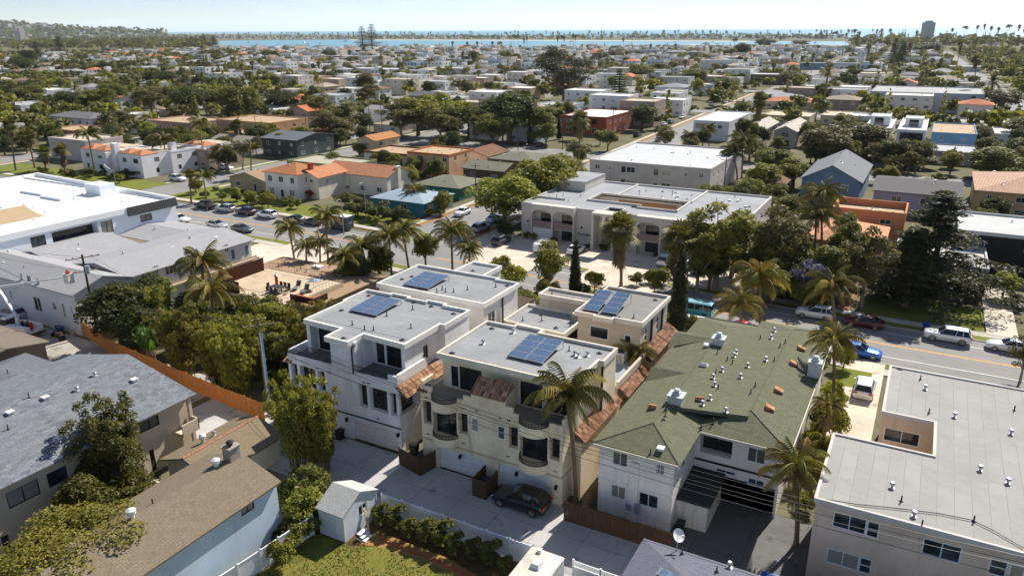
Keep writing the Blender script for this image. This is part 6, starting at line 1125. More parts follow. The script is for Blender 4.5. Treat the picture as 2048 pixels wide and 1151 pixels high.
def plant(key, label, px, py, zc, rad, top, cat='tree', group=None, name=None, k=0, xy=None, lm=None, rz=None):
 'a tree whose crown centre shows at px,py and stands zc high; rad and top in metres'
 q = P(px, py, zc) if xy is None else Vector((xy[0], xy[1], 0)); pr = PROTO[key][k % len(PROTO[key])]; t = thing(name or {'tree': 'broadleaf_tree', 'bush': 'bush', 'bamboo': 'bamboo_clump'}.get(cat, cat.replace(' ', '_')), label, cat, (q.x, q.y, 0), (hash((px, py)) % 628) / 100 if rz is None else rz, group)
 t.scale = (rad / pr[2], rad / pr[2], top / pr[3]); put('trunk', pr[0], t); put('crown', pr[1], t)
 if lm: LANDMARKS.append((q.x, q.y, lm))
 return t
# ---------------------------------------------------------------- palms
def frond_arrays(Lr=2.9, e0=50, droop=95, n=32, ll=.85, hang=.95, w=.10, twist=0):
 V, F = [], []; p = np.zeros(3); pts = []; N_ = 14
 for i in range(N_ + 1):
  s = i / N_; th = R(e0 - droop * s ** 1.35); pts.append(p.copy()); p = p + np.array([math.cos(th), 0, math.sin(th)]) * Lr / N_
 pts = np.array(pts)
 for i in range(N_):
  a, b = pts[i], pts[i + 1]; r = .035 * (1 - i / N_) + .008; o = len(V); V += [a + (0, -r, 0), a + (0, r, 0), b + (0, r, 0), b + (0, -r, 0)]; F.append((o, o + 1, o + 2, o + 3))
 for j in range(n):
  s = .1 + .9 * j / (n - 1); x = s * N_; i = min(N_ - 1, int(x)); c = pts[i] + (pts[i + 1] - pts[i]) * (x - i); d = unit(pts[i + 1] - pts[i]); l = ll * (math.sin(math.pi * min(1, s * .9 + .12)) ** .6)
  for sd in (-1, 1):
   lat = np.array([0, sd, 0]); dirn = unit(lat * (1 - hang * .5) + d * .5 + np.array([0, 0, -hang * (.6 + .5 * ((j * 7 + sd) % 5) / 5)])); tip = c + dirn * l; o = len(V); ws = d * w * .5; V += [c - ws, c + ws, tip + ws * .3, tip - ws * .3]; F.append((o, o + 1, o + 2, o + 3))
 return np.array(V), np.array(F)
QF = [frond_arrays(3.2, 82, 95, 36), frond_arrays(3.8, 62, 130, 40), frond_arrays(3.8, 36, 125, 40), frond_arrays(3.4, 5, 90, 36)]
DF = [frond_arrays(3.4, 78, 60, 30, .5, .25), frond_arrays(3.8, 50, 75, 30, .5, .25), frond_arrays(3.8, 18, 75, 30, .5, .25), frond_arrays(3.4, -15, 60, 30, .5, .3)]
def fan_arrays(pet=.85, rad=.75, n=13, e0=40):
 V, F = [], []; a = R(e0); d = np.array([math.cos(a), 0, math.sin(a)]); up = np.array([-math.sin(a), 0, math.cos(a)]); c = d * pet; V += [np.array([0, -.03, 0]), np.array([0, .03, 0]), c + (0, .02, 0), c + (0, -.02, 0)]; F.append((0, 1, 2, 3))
 for i in range(n):
  t0 = R(-125 + 250 * i / n); t1 = R(-125 + 250 * (i + .75) / n); tm = (t0 + t1) / 2; r = rad * (.85 + .15 * math.cos(tm)); f = lambda t, q, dz: c + d * math.cos(t) * q + np.array([0, math.sin(t) * q, 0]) - np.array([0, 0, 1]) * dz
  o = len(V); V += [c, f(t0, r * .6, .03), f(tm, r, .24 * rad), f(t1, r * .6, .03)]; F.append((o, o + 1, o + 2, o + 3))
 return np.array(V), np.array(F)
FF = [fan_arrays(.8, 1.05, 13, e) for e in (70, 40, 10, -25)]; SK = [fan_arrays(.5, .7, 9, e) for e in (-60, -78)]
def xform(V, rz, rx=0, off=(0, 0, 0), s=1.0):
 c, s_ = math.cos(rz), math.sin(rz); return (V * s) @ np.array([[c, s_, 0], [-s_, c, 0], [0, 0, 1]]) + np.array(off)
def merged(rng, parts, mat, name):
 Vs, Fs, o = [], [], 0
 for V, F in parts: Vs.append(V); Fs.append(F + o); o += len(V)
 return np_mesh(name, np.concatenate(Vs), np.concatenate(Fs), mat)
_rp = np.random.default_rng(3)
FRM = {k: [np_mesh('frond', V, F, G[g]) for V, F in fr] for k, fr, g in (('queen', QF, 'palm'), ('gold', QF, 'palmy'), ('date', DF, 'palm'), ('fan', FF, 'palm'))}; SKM = [np_mesh('dead_frond', V, F, G['dead']) for V, F in SK]
CRM = {'queen': [merged(_rp, [(xform(V, _rp.uniform(0, 6.28), s=_rp.uniform(.85, 1.1)), F) for q, k in enumerate((5, 9, 10, 7)) for V, F in [QF[q]] * k], G['palm'], 'crown') for _ in range(3)],
  'date': [merged(_rp, [(xform(V, _rp.uniform(0, 6.28), s=_rp.uniform(.9, 1.1)), F) for q, k in enumerate((8, 16, 18, 12)) for V, F in [DF[q]] * k], G['palm'], 'crown') for _ in range(2)],
  'fan': [merged(_rp, [(xform(V, _rp.uniform(0, 6.28), off=(0, 0, _rp.uniform(-.2, .35)), s=_rp.uniform(.85, 1.15)), F) for q, k in enumerate((9, 17, 18, 12)) for V, F in [FF[q]] * k], G['palm'], 'crown') for _ in range(3)]}
CRM['gold'] = [CRM['queen'][0]]
SKIRT = [merged(_rp, [(xform(V, _rp.uniform(0, 6.28), off=(0, 0, -z), s=_rp.uniform(.8, 1.1)), F) for q in (0, 1) for z in np.linspace(.1, L_, 16) for V, F in [SK[q]]], G['dead'], 'skirt') for L_ in (1.2, 2.4)]
def palm(kind, label, base, top, near=True, group='palms along the streets and yards', size=1.0, seed=0, hgt=None):
 b = P(*base); zb, best = 6.0, 1e9
 for z in np.linspace(1.5, 24, 91):
  q = P(*top, z); e = (q.x - b.x) ** 2 + (q.y - b.y) ** 2
  if e < best: best, zb = e, z
 tp = P(*top, zb); lean = Vector((tp.x - b.x, tp.y - b.y, 0))
 if lean.length > zb * .22: lean *= zb * .22 / lean.length
 return palm_at(kind, label, b.x, b.y, hgt or zb, lean, near, group, size, seed or int(base[0]))
def palm_at(kind, label, x, y, h, lean=Vector((0, 0, 0)), near=False, group=None, size=1.0, seed=1):
 rng = random.Random(seed); t = thing({'queen': 'feather_palm', 'gold': 'feather_palm', 'fan': 'fan_palm', 'date': 'date_palm'}[kind], label, 'palm', (x, y, 0), 0, group); r0 = {'queen': .17, 'gold': .17, 'fan': .2, 'date': .42}[kind] * min(1.2, .6 + size * .5)
 m = MB(); n = 10; m.tube([lean * (i / n) ** 1.5 + Vector((0, 0, h * i / n)) for i in range(n + 1)], [r0 * (1.35 if i == 0 else 1.0 - .25 * i / n) * (1.06 if i % 2 else .97) for i in range(n + 1)], 8)
 if kind in ('queen', 'gold') and near: m.tube([lean + Vector((0, 0, h - .1)), lean + Vector((0, 0, h + .8))], [r0 * .9, r0 * .35], 7)
 m.obj('trunk', PALMT, t, local=True, smooth=True); c = lean + Vector((0, 0, h)); off = {'queen': .35, 'gold': .35, 'date': .2, 'fan': .2}[kind]
 if near:
  cnt = {'queen': (4, 8, 9, 6), 'gold': (4, 8, 9, 6), 'date': (7, 13, 14, 9), 'fan': (8, 14, 15, 10)}[kind]; a0 = rng.uniform(0, 6)
  for q, k in enumerate(cnt):
   for i in range(k):
    s = size * rng.uniform(.85, 1.15) * 1.0; put('frond', FRM['gold' if kind == 'queen' and (q == 3 or rng.random() < .25) else 'queen' if kind == 'gold' and q < 2 and rng.random() < .5 else kind][q], t, c + Vector((0, 0, off + .12 * (1 - q) * (kind == 'fan'))), (rng.uniform(-.25, .25), rng.uniform(-.18, .18), a0 + i * 6.283 / k + q * .7 + rng.uniform(-.25, .25)), (s, s, s))
  if kind == 'fan': put('skirt', SKIRT[1], t, c, None, (size,) * 3)
  if kind in ('queen', 'gold', 'date'): put('dead_frond', SKM[0], t, c + Vector((0, 0, .1)), (0, 0, a0), (1.6, 1.6, 1.6))
 else:
  o = put('crown', CRM[kind][seed % len(CRM[kind])], t, c + Vector((0, 0, off)), (0, 0, rng.uniform(0, 6)), (size,) * 3)
  if kind == 'fan': put('skirt', SKIRT[seed % 2], t, c, (0, 0, rng.uniform(0, 6)), (size,) * 3)
 return t
# near palms: (kind, base px, top px, size, label)
for i, (k, b, tp, s, l) in enumerate((
 ('queen', (1152, 1003), (1135, 800), 1.08, 'feather palm with drooping fronds in front of the curved balconies'), ('queen', (590, 527), (578, 462), .9, 'thin feather palm leaning in the wind beside the wide concrete driveway'),
 ('queen', (657, 530), (653, 438), .9, 'feather palm right of the wide driveway, near the dark delivery van'), ('queen', (740, 575), (725, 500), 1.0, 'feather palm at the left end of the palm row behind the rear condominium'), ('queen', (785, 575), (778, 478), 1.0, 'feather palm second in the row behind the rear condominium'),
 ('queen', (700, 590), (690, 520), 1.0, 'feather palm over the end of the brown roof terrace'), ('queen', (820, 560), (806, 470), 1.0, 'feather palm third in the row behind the rear condominium'), ('queen', (905, 545), (903, 470), 1.1, 'full feather palm at the right end of the row behind the rear condominium'), ('queen', (942, 560), (938, 505), .8, 'small feather palm right of the palm row by the pergola'),
 ('queen', (615, 560), (612, 497), .7, 'squat palm beside the driveway wall'), ('queen', (642, 556), (640, 492), .75, 'squat palm with arching leaves near the wide driveway'),
 ('queen', (412, 650), (405, 535), 1.25, 'big dark feather palm over the pale court apartments wing'), ('queen', (430, 730), (425, 590), 1.0, 'slender feather palm among the bamboo by the orange fence'),
 ('gold', (1520, 665), (1518, 565), 1.25, 'tall feather palm with golden lower fronds behind the olive roof'), ('gold', (1482, 700), (1480, 615), 1.0, 'golden feather palm beside the red parked car'), ('queen', (1668, 665), (1662, 580), 1.2, 'feather palm over the white parked SUV by the shaded lawn'), ('queen', (1640, 545), (1642, 395), 1.15, 'high feather palm rising before the steel-blue gabled house'), ('queen', (1625, 560), (1632, 440), 1.1, 'feather palm beside the barrel-tiled roof'),
 ('gold', (1662, 850), (1668, 690), .85, 'yellowing feather palm beside the street end of the olive roof'), ('gold', (1592, 1090), (1592, 945), .95, 'feather palm with rusty fronds between the olive-roofed house and the beige block'), ('gold', (1640, 930), (1655, 820), .5, 'yellow feather palm in the strip beside the gated driveway'), ('gold', (1268, 820), (1268, 715), .8, 'yellow feather palm between the tiled skirt roofs and the olive roof'), ('gold', (1230, 860), (1228, 800), .6, 'small feather palm low between the cream condominium and the olive roof'),
 ('fan', (1242, 573), (1240, 462), 1.75, 'fan palm with brown skirt before the arched balconies, the tall one on the forecourt'), ('fan', (1356, 590), (1358, 482), 1.7, 'fan palm at the right end of the arched block'), ('fan', (1157, 352), (1160, 240), 1.5, 'very tall fan palm at the corner by the red-brown clad apartments'),
 ('queen', (833, 418), (830, 386), .9, 'small feather palm in the turquoise house garden'), ('queen', (925, 346), (919, 315), .8, 'small feather palm by the brown ranch house'))):
 palm(k, l, b, tp, True, None, s)
for i, (k, b, tp, s, l) in enumerate((
 ('queen', (409, 330), (399, 250), 1.2, 'tall wind-swept feather palm over the white turret apartments'), ('queen', (335, 344), (328, 284), 1.2, 'feather palm before the middle turrets'), ('queen', (191, 352), (176, 272), 1.2, 'feather palm before the left turret of the white apartments'), ('fan', (477, 303), (472, 253), 1.4, 'fan palm with brown skirt right of the charcoal-green house'), ('fan', (32, 342), (20, 253), 1.4, 'tall fan palm nearest the left frame edge'), ('fan', (70, 337), (56, 274), 1.4, 'fan palm second from the left frame edge'), ('fan', (92, 341), (88, 308), 1.3, 'low fan palm third from the left frame edge'), ('fan', (133, 354), (123, 304), 1.3, 'fan palm left of the turret apartments lawn'),
 ('queen', (458, 346), (450, 306), 1.1, 'bushy feather palm at the street corner right of the turret apartments'), ('queen', (503, 354), (503, 300), 1.1, 'feather palm beside the little tan bungalow'), ('queen', (486, 340), (490, 300), 1.0, 'feather palm between the bungalow and the side street'), ('queen', (240, 312), (242, 280), 1.0, 'low feather palm behind the turret apartments'), ('queen', (233, 262), (233, 236), 1.2, 'feather palm against the ochre adobe block'), ('queen', (187, 254), (187, 226), 1.1, 'feather palm against the mauve-tan block'), ('fan', (383, 408), (380, 350), .8, 'slim palm at the street corner behind the white block'), ('queen', (414, 405), (407, 355), .9, 'feather palm on the corner verge'),
 ('queen', (905, 287), (900, 250), 1.1, 'feather palm in the shade by the back street'), ('queen', (1320, 283), (1322, 262), .9, 'small palm on the verge by the red-brown apartments'), ('fan', (1517, 282), (1519, 205), 1.9, 'stout fan palm before the twin grey gables'), ('date', (1646, 221), (1656, 145), 1.35, 'big date palm with round crown before the long orange-tiled house'), ('date', (1978, 226), (1985, 165), 1.6, 'huge date palm at the end of the long blue-grey apartments'), ('fan', (1909, 159), (1916, 82), 1.7, 'very tall slim fan palm right of the long blue-grey apartments'), ('fan', (1944, 211), (1952, 122), 1.7, 'tall slim fan palm leaning before the big date palm'), ('fan', (1819, 150), (1820, 92), 1.6, 'tall slim fan palm above the white gabled roofs'),
 ('fan', (1783, 140), (1788, 92), 1.6, 'fan palm paired with the dark fir trees'), ('fan', (1735, 147), (1738, 94), 1.6, 'tall fan palm by the long blue motel'), ('fan', (1547, 164), (1548, 130), 1.5, 'dark palm by the mansard-roofed house'), ('fan', (1622, 147), (1627, 112), 1.3, 'slim palm right of the mansard-roofed house'), ('fan', (1584, 140), (1584, 112), 1.3, 'slim palm behind the mansard-roofed house'), ('fan', (1861, 150), (1865, 122), 1.3, 'palm before the long white shed roof, left one'), ('fan', (1882, 150), (1883, 122), 1.3, 'palm before the long white shed roof, right one'), ('queen', (1418, 296), (1415, 262), 1.1, 'feather palm before the white cube house'), ('queen', (1381, 300), (1379, 276), 1.0, 'feather palm at the corner of the white cube house'), ('queen', (1483, 356), (1485, 287), 1.4, 'big dark feather palm right of the grey two-storey apartments'), ('queen', (1474, 360), (1466, 308), 1.2, 'feather palm against the end of the grey two-storey apartments'), ('queen', (1783, 344), (1786, 328), 1.0, 'low palm by the black parked car'), ('queen', (1830, 347), (1830, 328), 1.0, 'low palm before the white modern house hedge'), ('fan', (1880, 188), (1881, 168), 1.8, 'palm on the roofline of the long blue-grey apartments'), ('queen', (1385, 292), (1300, 268), 1.0, 'palm')) [:-1]):
 palm(k, l, b, tp, False, None, s)
# ---------------------------------------------------------------- trees and bushes that can be told apart
for i, (k, l, px, py, zc, rad, top, cat) in enumerate((
 ('leafy', 'tall leafy tree standing against the cream wall of the shingle-roofed apartments', 220, 885, 5.0, 3.7, 10.4, 'tree'), ('goldtop', 'broad yellow-green treetop filling the bottom left corner', 150, 1125, 4.0, 6.6, 6.9, 'tree'), ('citrus', 'yellowish bush below the tall leafy tree', 275, 1000, 2.0, 2.0, 3.4, 'bush'), ('citrus', 'dark bush at the foot of the tall leafy tree', 200, 985, 1.6, 2.0, 3.0, 'bush'),
 ('bamboo', 'tall twin-plumed bamboo clump at the alley corner, the left plume', 590, 850, 4.4, 2.0, 8.6, 'bamboo'), ('bamboo', 'tall twin-plumed bamboo clump at the alley corner, the right plume', 640, 865, 4.0, 1.9, 7.6, 'bamboo'), ('citrus', 'glossy bush below the bamboo beside the shed, upper one', 618, 965, 1.8, 1.9, 3.4, 'bush'), ('citrus', 'glossy bush hard against the garden shed', 608, 1015, 1.6, 1.9, 3.3, 'bush'), ('citrus', 'bush between the pale blue house and the shed', 575, 985, 1.4, 1.5, 2.6, 'bush'), ('citrus', 'little bush by the white picket wall', 562, 1105, 1.2, 1.1, 2.2, 'bush'),
 ('bamboo', 'broad bamboo clump behind the orange fence, left one', 362, 690, 4.0, 2.3, 8.0, 'bamboo'), ('bamboo', 'broad bamboo clump behind the orange fence, middle one', 428, 705, 4.0, 2.2, 7.6, 'bamboo'), ('bamboo', 'broad bamboo clump behind the orange fence, right one', 470, 720, 4.2, 2.4, 8.6, 'bamboo'), ('bamboo', 'golden bamboo further down the orange fence', 500, 690, 4.0, 1.8, 7.6, 'bamboo'),
 ('dark', 'massive dark round tree by the utility pole', 232, 625, 4.6, 4.6, 8.2, 'tree'), ('dark', 'dark tree right of the massive one behind the banana plants', 275, 655, 3.4, 3.4, 6.6, 'tree'), ('bright', 'light green tree behind the fence left of the wooden pole', 570, 660, 4.0, 3.2, 6.8, 'tree'), ('bright', 'light green tree close beside the white condominium terrace', 540, 640, 4.0, 2.6, 6.5, 'tree'), ('citrus', 'orange-flecked shrub by the white condominium corner', 595, 690, 2.6, 1.8, 4.2, 'bush'), ('olive' if 0 else 'goldbush', 'golden shrub behind the palms of the terrace house', 440, 620, 2.6, 2.2, 4.4, 'bush'), ('round', 'green tree between the bamboo and the brown roof terrace', 470, 630, 3.2, 2.8, 6.0, 'tree'), ('round', 'leafy tree behind the orange fence left of the bamboo', 395, 640, 3.4, 2.4, 6.0, 'tree'),
 ('round', 'leafy tree below the palm row behind the rear condominium', 760, 530, 3.2, 2.6, 6.4, 'tree'), ('dark', 'dark tree between palms behind the rear condominium', 715, 545, 3.2, 2.6, 6.0, 'tree'), ('bright', 'leafy shrub at the left of the rear white condominium', 690, 560, 2.4, 2.2, 4.6, 'bush'), ('round', 'tree between the feather palms near the street kerb', 850, 500, 3.0, 2.6, 6.0, 'tree'), ('goldbush', 'golden feathery shrub mass behind the pergola roof', 1000, 535, 2.2, 2.6, 4.2, 'bush'), ('goldbush', 'golden shrub right of the first one behind the pergola roof', 1030, 552, 2.0, 2.2, 3.8, 'bush'), ('leafyg', 'light green open tree behind the stepped cream roofs', 1095, 535, 4.6, 3.4, 8.6, 'tree'), ('citrus', 'bush beside the slim cypress near the forecourt', 1190, 560, 1.6, 1.7, 3.0, 'bush'), ('citrus', 'small round bush below the forecourt edge', 1165, 585, 1.4, 1.5, 2.8, 'bush'), ('citrus', 'thin bush by the forecourt wall right of the fan palm', 1310, 560, 2.2, 1.8, 4.0, 'bush'), ('citrus', 'bush right beside the dark cypress', 1380, 650, 1.6, 1.7, 3.0, 'bush'),
 ('cypress', 'slim dark cypress before the forecourt', 1150, 548, 4.4, .9, 9.2, 'tree'), ('cypress', 'tall black-green cypress at the corner of the tiled side roof', 1358, 605, 6.0, 1.15, 13.0, 'tree'),
 ('leafyg', 'tall light green many-stemmed tree at the right of the arched block', 1440, 480, 7.5, 6.0, 13.0, 'tree'), ('leafyg', 'yellow-green many-stemmed tree by the cypress and parked cars', 1400, 500, 6.5, 3.6, 10.5, 'tree'), ('airy', 'open olive-leaved tree right of the light green many-stemmed one', 1560, 480, 7.0, 6.0, 12.0, 'tree'), ('purple', 'jacaranda with violet bloom behind the feather palms', 1625, 555, 4.0, 3.6, 6.4, 'tree'), ('airy', 'spreading grey-green tree before the barrel-tiled house', 1735, 530, 6.0, 4.6, 11.5, 'tree'), ('round', 'bushy tree left of the shaded lawn', 1700, 500, 6.0, 3.4, 10.0, 'tree'), ('round', 'round tree in front of the barrel-tiled roof', 1690, 455, 4.8, 3.0, 7.4, 'tree'), ('deodar', 'big black-green drooping cedar shading the lattice house', 1872, 500, 7.5, 9.0, 15.5, 'tree'), ('fir', 'narrow dark conifer left of the drooping cedar', 1822, 530, 6.0, 4.4, 11.0, 'tree'),
 ('bright', 'small light green clipped tree beside the concrete path at the right edge', 2012, 562, 2.6, 2.4, 4.2, 'tree'), ('darkbush', 'dark hedge bush at the right edge below the clipped tree', 2030, 600, 1.0, 2.0, 2.0, 'bush'), ('olive' if 0 else 'airy', 'grey-green branch tips poking in at the right frame edge', 2052, 712, 3.0, 2.2, 5.4, 'tree'), ('goldbush', 'golden hedge strip beside the gated driveway, street end', 1665, 790, 1.6, 1.6, 3.4, 'bush'), ('goldbush', 'golden hedge strip beside the gated driveway, middle', 1672, 850, 1.6, 1.7, 3.4, 'bush'), ('goldbush', 'rusty hedge strip beside the beige block corner', 1660, 900, 1.6, 1.5, 3.2, 'bush'), ('goldbush', 'orange flowering bush at the street end of the olive roof', 1690, 715, 1.5, 1.4, 3.0, 'bush'), ('goldbush', 'yellow bush behind the tiled side roof', 1285, 745, 3.0, 1.6, 5.0, 'bush'),
 ('bright', 'great light green street tree with clumped crown at the corner, near half', 1008, 402, 5.4, 7.6, 11.0, 'tree'), ('bright', 'great light green street tree with clumped crown at the corner, far half', 1080, 368, 6.4, 8.2, 12.2, 'tree'), ('bright', 'light green street tree behind the great corner trees', 1120, 345, 6.0, 6.0, 10.5, 'tree'), ('dark', 'dark shrub under the great corner tree beside the arched block', 1010, 460, 1.6, 2.2, 3.4, 'bush'), ('bright', 'round tree before the Spanish house gable', 815, 352, 3.2, 3.0, 6.0, 'tree'), ('darkbush', 'clipped hedge mass before the turquoise house, left part', 715, 415, 1.8, 3.6, 3.8, 'hedge'), ('darkbush', 'clipped hedge mass before the turquoise house, middle part', 755, 420, 1.8, 3.6, 3.8, 'hedge'), ('darkbush', 'clipped hedge mass before the turquoise house, right part', 795, 428, 1.6, 3.2, 3.4, 'hedge'), ('citrus', 'hedge top by the white house with the red chimney', 690, 398, 1.6, 2.4, 3.2, 'hedge'), ('redbush', 'red bougainvillea by the Spanish house', 618, 388, 1.2, 1.3, 2.2, 'bush'), ('citrus', 'bush at the foot of the white house with the red chimney', 570, 402, 1.0, 1.8, 2.0, 'bush'), ('goldbush', 'flowering shrub on the corner verge', 860, 425, .9, 1.4, 1.8, 'bush'), ('citrus', 'shrub on the corner verge beside the kerb', 885, 415, .9, 1.3, 1.9, 'bush'),
 ('round', 'dark bushes at the foot of the white block balconies', 255, 470, 3.2, 2.8, 6.4, 'bush'), ('round', 'second dark bush below the white block balconies', 215, 488, 2.4, 2.4, 4.4, 'bush'), ('citrus', 'bush under the white block balcony', 185, 495, 1.4, 2.0, 3.0, 'bush'), ('dark', 'dark tree mass left behind the white flat roof', 60, 365, 2.8, 6.0, 5.6, 'tree'), ('dark', 'dark tree mass at the left edge behind the white flat roof', 10, 378, 2.8, 5.0, 5.6, 'tree'), ('darkbush', 'clipped bushes before the turret apartments', 255, 350, 1.0, 2.4, 2.4, 'bush'), ('round', 'bush on the turret apartments lawn', 180, 345, 1.2, 2.0, 2.6, 'bush'))):
 plant(k, l, px, py, zc, rad, top, cat, None, k=i)
for i in range(9):                                     # sapling row along the white vinyl fence
 plant('spiky', ['first', 'second', 'third', 'fourth', 'fifth', 'sixth', 'seventh', 'eighth', 'last'][i] + ' shrub from the shed in the row along the white vinyl fence', 0, 0, 0, (.9, 1.0, .8, .95, 1.15, .9, .85, 1.1, .7)[i], (2.0, 2.2, 1.8, 2.1, 2.3, 2.1, 1.9, 2.0, 1.6)[i], 'shrub', 'saplings along the white vinyl fence', xy=(-32.3 + i * 1.38, 37.6 + .25 * math.sin(i * 2.1)), k=i)
def banana(label, px, py, z, s):
 q = P(px, py, z); t = thing('banana_plant', label, 'plant', (q.x, q.y, 0)); rng = random.Random(int(px)); m = MB()
 for k in range(4): x, y = rng.uniform(-.8, .8), rng.uniform(-.8, .8); m.cyl((x, y, 0), (x * 1.2, y * 1.2, s * .62), .14, .09, 7)
 m.obj('stem', wood(lin(140, 120, 90)), t, local=True)
 if 'ban' not in _VC:
  b = MB(); n = 7; pts = [(0.4 * i / n * 5, 0, 1.6 * math.sin(i / n * 2.2)) for i in range(n + 1)]
  for i in range(n):
   w0, w1 = .28 * math.sin(math.pi * (i / n) ** .7 + .1), .28 * math.sin(min(3.1, math.pi * ((i + 1) / n) ** .7 + .1)); (x0, _, z0), (x1, _, z1) = pts[i], pts[i + 1]; b.quad((x0, -w0, z0 + .06), (x0, 0, z0), (x1, 0, z1), (x1, -w1, z1 + .06)); b.quad((x0, 0, z0), (x0, w0, z0 + .06), (x1, w1, z1 + .06), (x1, 0, z1))
  _VC['ban'] = b.mesh('leaf', G['banana'])
 for k in range(34): e = rng.uniform(.55, 1.0); put('leaf', _VC['ban'], t, (rng.uniform(-.9, .9), rng.uniform(-.9, .9), s * rng.uniform(.35, .7)), (rng.uniform(-.4, .4), rng.uniform(-1.3, .2), rng.uniform(0, 6.28)), (e, e, e))
banana('tall giant bird-of-paradise clump behind the orange fence, upper one', 325, 610, 4.2, 6.6); banana('giant bird-of-paradise leaves above the orange fence gap', 300, 685, 3.0, 5.6); banana('broad-leaved plant over the orange fence by the dark tree', 335, 665, 3.2, 5.8)
# middle-distance trees: (kind, px, py of crown centre, zc, radius, top)
MT = [('round', 55, 190, 5, 8, 9.5), ('dark', 140, 205, 5, 8, 9.5), ('round', 200, 200, 5.5, 8, 10), ('round', 225, 185, 5.5, 7, 10), ('airy', 300, 200, 6, 8, 11), ('dark', 380, 205, 6, 9, 12), ('round', 350, 195, 6, 8, 11), ('airy', 440, 200, 6, 8, 11), ('round', 480, 210, 6.5, 9, 13), ('bright', 165, 200, 4, 6, 7), ('airy', 250, 235, 5, 5, 8), ('dark', 565, 198, 5.5, 9, 9), ('dark', 320, 157, 5, 13, 9.5), ('dark', 205, 137, 5, 10, 10), ('dark', 150, 130, 5, 9, 10), ('dark', 130, 140, 5, 8, 9),
  ('bright', 600, 275, 3.5, 4.5, 7), ('bright', 560, 285, 3.2, 4, 6), ('round', 530, 265, 4, 4.5, 7), ('airy', 640, 215, 6, 7, 11), ('airy', 670, 250, 6, 8, 10), ('airy', 690, 230, 6, 8, 11), ('bright', 835, 230, 7, 9, 13), ('bright', 870, 215, 7, 7, 12), ('airy', 800, 235, 7, 8, 12), ('airy', 940, 235, 6, 5, 10), ('dark', 1020, 235, 8, 10, 15.5), ('round', 1075, 245, 6, 6, 11), ('round', 985, 255, 6, 6, 10), ('airy', 880, 245, 6, 6, 10), ('round', 910, 235, 6, 6, 10), ('olive' if 0 else 'airy', 975, 225, 6, 6, 11),
  ('dark', 1285, 232, 5, 5.5, 9), ('round', 1130, 225, 5, 4, 9), ('fir', 1238, 185, 8, 4, 17), ('dark', 1450, 170, 5, 8, 9), ('round', 1500, 300, 3, 4, 6), ('airy', 1655, 285, 6, 7.5, 10), ('round', 1735, 280, 5, 8, 9), ('airy', 1700, 260, 5, 6, 9), ('olive' if 0 else 'round', 1490, 265, 5, 4, 9), ('airy', 1520, 310, 3.6, 4, 7), ('round', 1545, 325, 3.6, 4.5, 7), ('bright', 1590, 345, 3.4, 4, 6.5), ('bright', 1530, 355, 3.4, 4, 6.5), ('round', 1500, 385, 3, 3, 5.6), ('airy', 2005, 205, 5, 8, 10), ('round', 1990, 330, 4, 6, 8), ('dark', 2030, 310, 4, 5, 8), ('round', 1940, 262, 3, 4, 5), ('bright', 1690, 245, 3, 4, 6), ('round', 1845, 325, 1.6, 4, 3.2), ('airy', 2040, 260, 4, 6, 8),
  ('dark', 1590, 160, 5, 10, 10), ('dark', 1485, 105, 6, 11, 17), ('round', 1460, 110, 5, 10, 12), ('dark', 1530, 88, 8, 20, 17), ('dark', 1600, 88, 8, 18, 14), ('dark', 1855, 98, 7, 22, 15), ('fir', 1805, 115, 10, 6, 22), ('fir', 1788, 112, 10, 5, 24), ('round', 1390, 155, 5, 8, 10), ('bright', 1450, 175, 4, 6, 8), ('bright', 1010, 118, 5, 8, 14), ('round', 1030, 120, 5, 7, 11), ('dark', 948, 115, 5, 7, 12), ('bright', 440, 155, 4, 8, 9), ('norfolk', 408, 130, 9, 6, 22), ('round', 540, 165, 5, 8, 10), ('dark', 1200, 115, 5, 12, 10), ('round', 1095, 120, 5, 9, 12), ('round', 730, 170, 5, 7, 11), ('airy', 735, 190, 5, 7, 10), ('dark', 860, 178, 4, 5, 8), ('bright', 770, 137, 3, 10, 6), ('dark', 700, 142, 3, 7, 6), ('norfolk', 725, 86, 14, 13, 38), ('norfolk', 744, 85, 14, 14, 42), ('fir', 120, 100, 9, 9, 26), ('dark', 60, 120, 6, 10, 16), ('dark', 45, 135, 6, 9, 15), ('fir', 75, 110, 8, 8, 22), ('fir', 408, 82, 9, 9, 26), ('fir', 428, 85, 9, 9, 23), ('dark', 660, 112, 5, 10, 11), ('round', 540, 110, 5, 12, 11), ('dark', 1245, 108, 5, 12, 10), ('bright', 1280, 150, 5, 9, 12), ('round', 1320, 140, 4, 8, 9), ('airy', 1160, 300, 3.4, 4.5, 6)]
BIGPINE = plant('pinelow', 'largest tree of the scene, a huge dark spreading pine above the rooftops', 1130, 150, 14, 23, 28.5, 'tree', None, 'pine_tree', lm='the huge pine')
